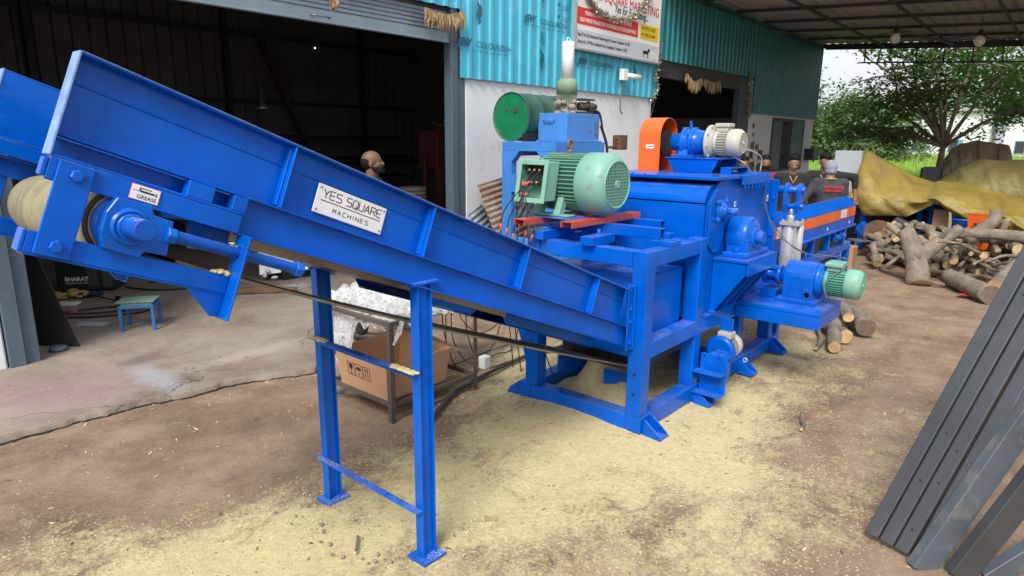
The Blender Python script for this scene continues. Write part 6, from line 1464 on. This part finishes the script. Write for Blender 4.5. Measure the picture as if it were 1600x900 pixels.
def tree(label, base, H0, branches, size, per, seed, mat, R3, trunk_r=.16, cat='tree', name='leafy_tree', grp=None):
    r6 = random.Random(seed); root = empty(name, base, label, cat, grp); base = Vector(base)
    tb_ = MB(); clumps = []; F0 = base+Vector((r6.uniform(-.1, .1), r6.uniform(-.2, .2), H0))
    tb_.tube(spline([base, base.lerp(F0, .5)+Vector((.05, .08, 0)), F0], 4), [trunk_r*(1-.03*k) for k in range(9)], 10)
    for (dx, dy, dz) in branches:
        E_ = F0+Vector((dx, dy, dz)); mid = F0.lerp(E_, .5)+Vector((0, 0, .25*abs(dz)*.3+.2)); sp_ = spline([F0, mid, E_], 5)
        tb_.tube(sp_, [trunk_r*.62*(1-.075*k) for k in range(len(sp_))], 7)
        for j in range(7):
            k = r6.randrange(4, len(sp_)); s0 = sp_[k]; d = Vector((r6.gauss(0, 1), r6.gauss(0, 1), r6.gauss(0, .55))).normalized()*r6.uniform(.5, 1.5)*R3*1.3; e = s0+d; tb_.tube([s0, s0+d*.5+Vector((0, 0, .08)), e], [.035, .02, .01], 5)
            clumps.append((e, R3*r6.uniform(.55, 1.1))); clumps.append((s0+d*.55, R3*r6.uniform(.4, .8)))
    tb_.build('trunk', mbk, root)
    b = MB(); leaves(b, clumps, per, size, r6, .45); b.build('crown', mat, root); return root
tree('big spreading green tree in front of the white house', (22, 2.83, 0), 1.7, [(0, 1.6, 2.2), (.5, 2.8, 1.4), (-.5, 2.6, .5), (0, .8, 3.0), (.5, -.6, 3.2), (0, -1.6, 2.2), (1, 1.8, 3.2), (-.8, 1.2, 1.2), (.3, 2.4, 2.6), (-.5, -2.2, 1.0), (.5, .3, 2.0), (-.3, 2.3, .2)], .085, 52, 5, LM, .75, .10)
tree('darker dense green tree at the right edge', (24.5, .9, 0), 2.2, [(0, 1.5, 1.6), (.5, -1.0, 1.6), (-.5, .5, 2.6), (0, -2.2, 1.2), (.5, 2.2, 2.6), (-.6, -1.0, 2.8), (0, -2.8, 2.2), (0, .0, 3.6), (-.5, 1.0, .9), (-.5, -1.6, .4), (0, -3.6, 1.2)], .085, 90, 9, LM, .9, .12)
r7 = random.Random(21)
for i, (x, y, h) in enumerate(((38, 13.2, 4.6), (40, 11.6, 4.2), (42, 10.2, 4.6), (41, 8.9, 4.0), (44, 7.6, 4.3), (39, 12.3, 3.4), (46, 14.5, 6.2))):
    root = empty('bushy_tree', (x, y, 0), 'pale green bushy tree beyond the field, %s from the left' % ORD[sorted([13.2/38, 11.6/40, 10.2/42, 8.9/41, 7.6/44, 12.3/39, 14.5/46], reverse=True).index(y/x)], 'tree', 'bushy trees beyond the field')
    cl = []
    for k in range(44):
        a = r7.uniform(0, 6.28); e = r7.uniform(0, 1); cl.append((Vector((x+1.5*math.cos(a)*math.sqrt(1-e*e*.8), y+1.5*math.sin(a)*math.sqrt(1-e*e*.8), .8+(h-1.0)*e)), .75))
    b = MB(); leaves(b, cl, 60, .16, r7, .8); b.build('crown', LM2, root); b = MB(); b.tube([(x, y, 0), (x, y, h*.6)], [.15, .08], 6); b.build('trunk', mbk, root)
for i, (x, y, h) in enumerate(((64, 8.9, 8.5), (64, 6.5, 8.0), (66, 4.0, 9.0))):
    root = empty('bushy_tree', (x, y, 0), 'tall green tree behind the white house, %s of the three' % ['leftmost', 'middle', 'rightmost'][i], 'tree', 'trees behind the white house'); cl = []
    for k in range(26):
        a = r7.uniform(0, 6.28); e = r7.uniform(0, 1); cl.append((Vector((x+2.2*math.cos(a), y+2.2*math.sin(a), 2.2+(h-2.6)*e)), 1.1))
    b = MB(); leaves(b, cl, 60, .22, r7, .8); b.build('crown', LM, root); b = MB(); b.tube([(x, y, 0), (x, y, h*.6)], [.2, .1], 6); b.build('trunk', mbk, root)
b = MB()
b.grid(lambda u, v: Vector((24+34*u, -14+40*v, .55+.35*u+.12*noise.noise((u*60, v*60, 0)))), 60, 60)
for k in range(22000):
    u = r7.random()**2; q = Vector((24+34*u, -6+24*r7.random(), .5+.35*u)); h = r7.uniform(.15, .4); a = r7.uniform(0, 3.14); w = Vector((math.cos(a), math.sin(a), 0))*.03; l = Vector((r7.gauss(0, .12), r7.gauss(0, .12), h))
    b.add([q-w, q+w, q+l], [(0,1,2)])
o = b.build('crop_field', LM3); tag(o, 'bright green crop field beyond the yard', 'field', kind='stuff')
ho = empty('white_house', (60, 6, 0), 'white plastered house with small windows beyond the green field', 'house')
for i, (y0_, y1_, z1_, x) in enumerate(((5.2, 10.9, 4.1, 60), (-2, 4.3, 3.9, 60.5))):
    w_ = MB().box(x, x+5, y0_, y1_, 0, z1_).build('wall', M['white'], ho)
    MB().box(x-.4, x+5.3, y0_-.3, y1_+.3, z1_+.001, z1_+.18).build('roof', paint('roof_grey', (.35, .33, .32), .8, .2), ho)
for (y_, z_) in ((9.6, 1.55), (7.2, 1.55), (3.2, 1.5), (1.2, 1.5)):
    xw = 60 if y_ > 5 else 60.5
    f_ = MB().box(xw-.05, xw-.001, y_-.45, y_+.45, z_-.45, z_+.50).build('window', paint('window_frame_blue', (.15, .30, .36), .5, .1), ho)
    MB().box(xw-.07, xw-.051, y_-.12, y_+.40, z_-.38, z_+.42).build('pane', M['darkgrey'], f_)
# ---------------------------------------------------------------- people
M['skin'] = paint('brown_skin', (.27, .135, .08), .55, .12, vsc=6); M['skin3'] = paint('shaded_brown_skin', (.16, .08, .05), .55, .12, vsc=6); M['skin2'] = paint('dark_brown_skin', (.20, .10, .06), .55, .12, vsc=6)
M['hair'] = paint('black_hair', (.012, .010, .010), .6, .3, vsc=60, bsc=120, bst=.5)
M['hair'].node_tree.nodes['Principled BSDF'].inputs['Specular IOR Level'].default_value = .12
M['shirt_black'] = paint('black_cotton', (.018, .018, .020), .9, .25, bsc=12, bst=.5, bd=.02); M['shirt_grey'] = paint('charcoal_cotton', (.045, .045, .050), .9, .25, bsc=12, bst=.5, bd=.02)
M['shirt_purple'] = paint('purple_cotton', (.15, .025, .08), .85, .2, bsc=12, bst=.5, bd=.02)
M['jeans'] = paint('dark_denim', (.022, .025, .030), .9, .3, bsc=10, bst=.6, bd=.02); M['shoe'] = paint('dark_shoe', (.03, .025, .022), .6, .2)
m, t, p = newmat('striped_cloth'); co = coords(t, 'Object'); wv = t.nodes.new('ShaderNodeTexWave'); wv.bands_direction = 'Z'; wv.inputs['Scale'].default_value = 22; wv.inputs['Distortion'].default_value = 2.5; wv.inputs['Detail Scale'].default_value = 1.2
t.links.new(co, wv.inputs[0]); t.links.new(ramp(t, wv.outputs['Fac'], .35, .6, (.05, .06, .13, 1), (.42, .43, .50, 1)), p.inputs['Base Color']); p.inputs['Roughness'].default_value = .9; M['stripe'] = m
def cap(b, p0, p1, r0, r1=None):
    p0 = Vector(p0); p1 = Vector(p1); r1 = r0 if r1 is None else r1
    b.ball(p0, r0, 14, 10); b.ball(p1, r1, 14, 10)
    if (p1-p0).length > 1e-4: b.cyl(p0, p1, r0, r1, n=14)
def finish(b, name, mat, root, T, vox, smooth=4, label=None):
    b.v = [T @ Vector(v) for v in b.v]; o = b.build(name, mat, root)
    r_ = o.modifiers.new('remesh', 'REMESH'); r_.mode = 'VOXEL'; r_.voxel_size = vox; r_.use_smooth_shade = True
    s_ = o.modifiers.new('smooth', 'SMOOTH'); s_.factor = .5; s_.iterations = smooth
    return o
def person(label, loc, yaw, hz=1.68, lean=0, armL=None, armR=None, skin='skin', shirt='shirt_black', hair='short', head_yaw=0, head_pitch=0, sleeve=.6, legs=None, beard=False, chestmark=False, backmark=False, vox=.009):
    """built in its own space: x forward, y left, z up"""
    root = empty('person', loc, label, 'person'); T = Matrix.Translation(loc) @ Matrix.Rotation(yaw, 4, 'Z') @ Matrix.Scale(hz/1.70, 4)
    hip = Vector((0, 0, .92)); LR = Matrix.Translation(hip) @ Matrix.Rotation(lean, 4, 'Y') @ Matrix.Translation(-hip)
    U = lambda x, y, z: LR @ Vector((x, y, z))
    legs = legs or [((0, .10, .90), (.03, .11, .48), (-.01, .11, .08)), ((0, -.10, .90), (.03, -.11, .48), (-.01, -.11, .08))]
    shL, shR = U(0, .175, 1.395), U(0, -.175, 1.395)
    armL = armL or (U(-.02, .24, 1.13), U(.06, .24, .90)); armR = armR or (U(-.02, -.24, 1.13), U(.06, -.24, .90))
    armL = [Vector(a) for a in armL]; armR = [Vector(a) for a in armR]
    neck = U(0, 0, 1.46); hc = U(.02, 0, 1.585)
    HR = Matrix.Translation(hc) @ Matrix.Rotation(head_yaw, 4, 'Z') @ Matrix.Rotation(head_pitch, 4, 'Y') @ Matrix.Scale(.90, 4)
    # body: one continuous surface
    b = MB()
    for (h_, k_, a_) in legs:
        cap(b, h_, k_, .078, .052); cap(b, k_, a_, .050, .036); a_ = Vector(a_); cap(b, a_+Vector((-.02, 0, -.04)), a_+Vector((.15, 0, -.05)), .035, .028)
    cap(b, U(0, .05, .93), U(0, -.05, .93), .115); cap(b, U(0, .03, 1.06), U(0, -.03, 1.06), .105); cap(b, U(0, .07, 1.27), U(0, -.07, 1.27), .112); cap(b, U(0, .03, .93), U(0, .05, 1.3), .10); cap(b, U(0, -.03, .93), U(0, -.05, 1.3), .10)
    cap(b, shL, shR, .062); cap(b, U(-.01, 0, 1.38), hc-Vector((0, 0, .03)), .062, .052)
    for sh_, (el, wr) in ((shL, armL), (shR, armR)):
        cap(b, sh_, el, .050, .038); cap(b, el, wr, .037, .025)
        d = (wr-el).normalized(); s_ = d.cross(Vector((0, 0, 1)));
        s_ = s_.normalized() if s_.length > .1 else Vector((1, 0, 0)); pn = d.cross(s_).normalized(); palm = wr+d*.055
        cap(b, wr, palm, .024, .028); cap(b, palm-s_*.024, palm+s_*.024+d*.01, .016)
        for j, (off, L) in enumerate(((-.032, .060), (-.011, .072), (.011, .068), (.031, .055))):
            f0 = palm+d*.012+s_*off; f1 = f0+d*L*.55-pn*.008; f2 = f1+d*L*.35-pn*.022; cap(b, f0, f1, .0095, .0085); cap(b, f1, f2, .0085, .0075)
        t0 = wr+d*.025-s_*.028; t1 = t0-s_*.026+d*.030; cap(b, t0, t1, .012, .010); cap(b, t1, t1+d*.028-pn*.01, .010, .008)
    def hb(c_, r_, **k): b.ball(HR @ Vector(c_), r_, 18, 12, M=HR)
    hb((-.01, 0, .035), (.098, .078, .088)); hb((.018, 0, -.03), (.070, .060, .075)); hb((.048, 0, -.075), (.036, .036, .030)); hb((.030, 0, -.045), (.062, .052, .050))
    hb((.076, 0, .020), (.016, .045, .012)); b.cyl(HR @ Vector((.080, 0, .018)), HR @ Vector((.104, 0, -.024)), .010, .017, n=10); hb((.099, 0, -.026), (.016, .019, .012))
    hb((.082, 0, -.056), (.012, .026, .006)); hb((.080, 0, -.066), (.012, .022, .006))
    for s2 in (1, -1): hb((-.005, s2*.078, -.008), (.020, .012, .032)); hb((.066, s2*.034, -.016), (.022, .020, .022))
    finish(b, 'body', M[skin], root, T, min(vox, .0075), 3)
    # eyes, brows and lips
    e = MB()
    for s2 in (1, -1):
        e.ball(HR @ Vector((.078, s2*.031, .003)), (.007, .011, .0045), 10, 6, M=HR)
    e.v = [T @ v for v in e.v]; e.build('eye', M['hair'], root)
    if beard:
        h = MB()
        for k in range(60):
            a = r7.uniform(-1.75, 1.75); z = r7.uniform(-.095, -.035); rr_ = .072+.012*math.cos(a)
            h.ball(HR @ Vector((.012+rr_*.98*math.cos(a), rr_*.84*math.sin(a), z)), .011, 7, 5)
        for k in range(12): h.ball(HR @ Vector((.094, r7.uniform(-.028, .028), -.046)), .006, 6, 4)
        h.v = [T @ v for v in h.v]; h.build('beard', M['hair'], root)
    h = MB()
    if hair == 'short':
        h.ball(HR @ Vector((-.032, 0, .070)), (.100, .086, .080), 18, 12, M=HR); h.ball(HR @ Vector((-.045, 0, .0)), (.070, .082, .085), 16, 10, M=HR)
        for k in range(70):
            a = r7.uniform(0, 6.28); f_ = r7.uniform(.1, 1); h.ball(HR @ Vector((-.026+.098*math.cos(a)*f_**.5, .080*math.sin(a)*f_**.5, .066+.080*math.sqrt(max(0, 1-f_))+.010)), .015, 7, 5)
        finish(h, 'hair', M['hair'], root, T, .010, 2)
    elif hair == 'bald':
        h.ball(HR @ Vector((-.032, 0, .014)), (.084, .0835, .078), 18, 12, M=HR); finish(h, 'hair', M['hair'], root, T, .008, 2)
    elif hair == 'cap':
        h.ball(HR @ Vector((-.008, 0, .040)), (.112, .094, .100), 20, 14, M=HR); h.ball(HR @ Vector((-.03, 0, -.02)), (.088, .086, .080), 16, 10, M=HR); h.ball(HR @ Vector((-.10, 0, -.03)), (.03, .03, .03), 10, 8)
        finish(h, 'head_scarf', M['stripe'], root, T, .009, 2)
    # shirt
    s = MB()
    cap(s, U(0, .05, .92), U(0, -.05, .92), .130); cap(s, U(0, .04, 1.06), U(0, -.04, 1.06), .122); cap(s, U(0, .075, 1.27), U(0, -.075, 1.27), .128); cap(s, U(0, .04, .90), U(0, .06, 1.3), .118); cap(s, U(0, -.04, .90), U(0, -.06, 1.3), .118)
    cap(s, shL, shR, .074); cap(s, U(0, 0, 1.38), U(0, 0, 1.425), .075, .064)
    for sh_, (el, wr) in ((shL, armL), (shR, armR)):
        cap(s, sh_, el, .068, .054 if sleeve > .6 else .058)
        if sleeve > .6: cap(s, el, el.lerp(wr, (sleeve-.5)*2), .052, .040)
    for k in range(40):
        a = r7.uniform(-3, 3); q = U(.11*math.cos(a), .15*math.sin(a), r7.uniform(.95, 1.35)); s.ball(q, (.03, .03, .012), 8, 5)
    sh_o = finish(s, 'shirt', M[shirt], root, T, .011, 6)
    tr = MB()
    for (h_, k_, a_) in legs: cap(tr, h_, k_, .098, .070); a2 = Vector(k_).lerp(Vector(a_), .93); cap(tr, k_, a2, .068, .058)
    cap(tr, (0, .05, .93), (0, -.05, .93), .122); finish(tr, 'trousers', M['jeans'], root, T, .012, 5)
    f = MB()
    for (h_, k_, a_) in legs: a_ = Vector(a_); cap(f, a_+Vector((-.035, 0, -.035)), a_+Vector((.16, 0, -.045)), .046, .036)
    finish(f, 'shoes', M['shoe'], root, T, .010, 2)
    if chestmark:
        c_ = MB(); q = U(.131, .075, 1.29); c_.box(q.x-.01, q.x+.006, q.y-.03, q.y+.03, q.z-.014, q.z+.014); c_.v = [T @ v for v in c_.v]; c_.build('chest_badge', M['inkred'], sh_o)
        c_ = MB(); c_.tube([U(.10, .05, 1.43), U(.135, .0, 1.33), U(.10, -.05, 1.43)], .006, 6); c_.v = [T @ v for v in c_.v]; c_.build('collar_edge', paint('yellow_trim', (.6, .45, .05), .7), sh_o)
    if backmark:
        for r_i, (txt_, zz) in enumerate((('YES SQUARE', 1.31), ('MACHINES', 1.265))):
            q0 = T @ U(-.137, .115-.02*r_i, zz); q1 = T @ U(-.137, -.115, zz); qz = T @ U(-.137, .115, zz+.1)
            text('back_print', txt_, .042, q0, q1-q0, qz-(T @ U(-.137, .115, zz)), M['inkred'], sh_o, depth=.012)
        c_ = MB(); c_.torus(T @ U(-.02, 0, 1.455), (0, 0, 1), .062, .008, 18, 6); c_.build('collar_edge', paint('yellow_trim', (.6, .40, .05), .7), sh_o)
    return root
DEG = math.radians
person('bald bearded man in dark clothes standing behind the foreground conveyor, looking right', (3.58, 4.70, .0), DEG(-52), 1.69, hair='bald', skin='skin3', beard=True, head_yaw=DEG(2), head_pitch=DEG(-8), shirt='shirt_black',
       legs=[((0, .10, .90), (.16, .13, .50), (.10, .14, .08)), ((0, -.10, .90), (-.02, -.20, .48), (-.10, -.16, .08))])
toC = lambda x, y, d=0: math.atan2(-y, -x)+DEG(d)
person('man with only his face showing, leftmost of the group beyond the crusher', (10.25, 3.97, 0), toC(10.25, 3.97, 6), 1.54, skin='skin2', shirt='shirt_black')
person('man in a purple shirt smiling beyond the crusher', (9.75, 3.46, 0), toC(9.75, 3.46, 5), 1.58, skin='skin2', shirt='shirt_purple', beard=True)
person('man in a black polo shirt with a red badge looking down, third from left', (9.3, 2.93, 0), toC(9.3, 2.93, 8), 1.61, skin='skin', shirt='shirt_black', head_pitch=DEG(18), chestmark=True, sleeve=.62,
       armL=[(.08, .33, 1.17), (.22, .42, .98)], armR=[(-.02, -.25, 1.13), (.08, -.24, .9)], lean=DEG(4))
person('man in a black shirt bending with elbow raised behind the man in the striped scarf', (9.85, 2.68, 0), toC(9.85, 2.68, 4), 1.64, skin='skin', shirt='shirt_black', lean=DEG(10), chestmark=True, sleeve=.78,
       armL=[(.10, .40, 1.38), (.12, .43, 1.12)], armR=[(.20, -.36, 1.18), (.30, -.46, .95)], head_pitch=DEG(20))
person('man seen from behind in striped head scarf, reaching towards the orange board', (8.95, 2.33, 0), toC(8.95, 2.33)+DEG(180)+DEG(14), 1.57, skin='skin', shirt='shirt_grey', hair='cap', lean=DEG(8), backmark=True, sleeve=.72,
       armL=[(-.02, .36, 1.14), (-.12, .58, .99)], armR=[(.10, -.22, 1.15), (.18, -.24, .95)])
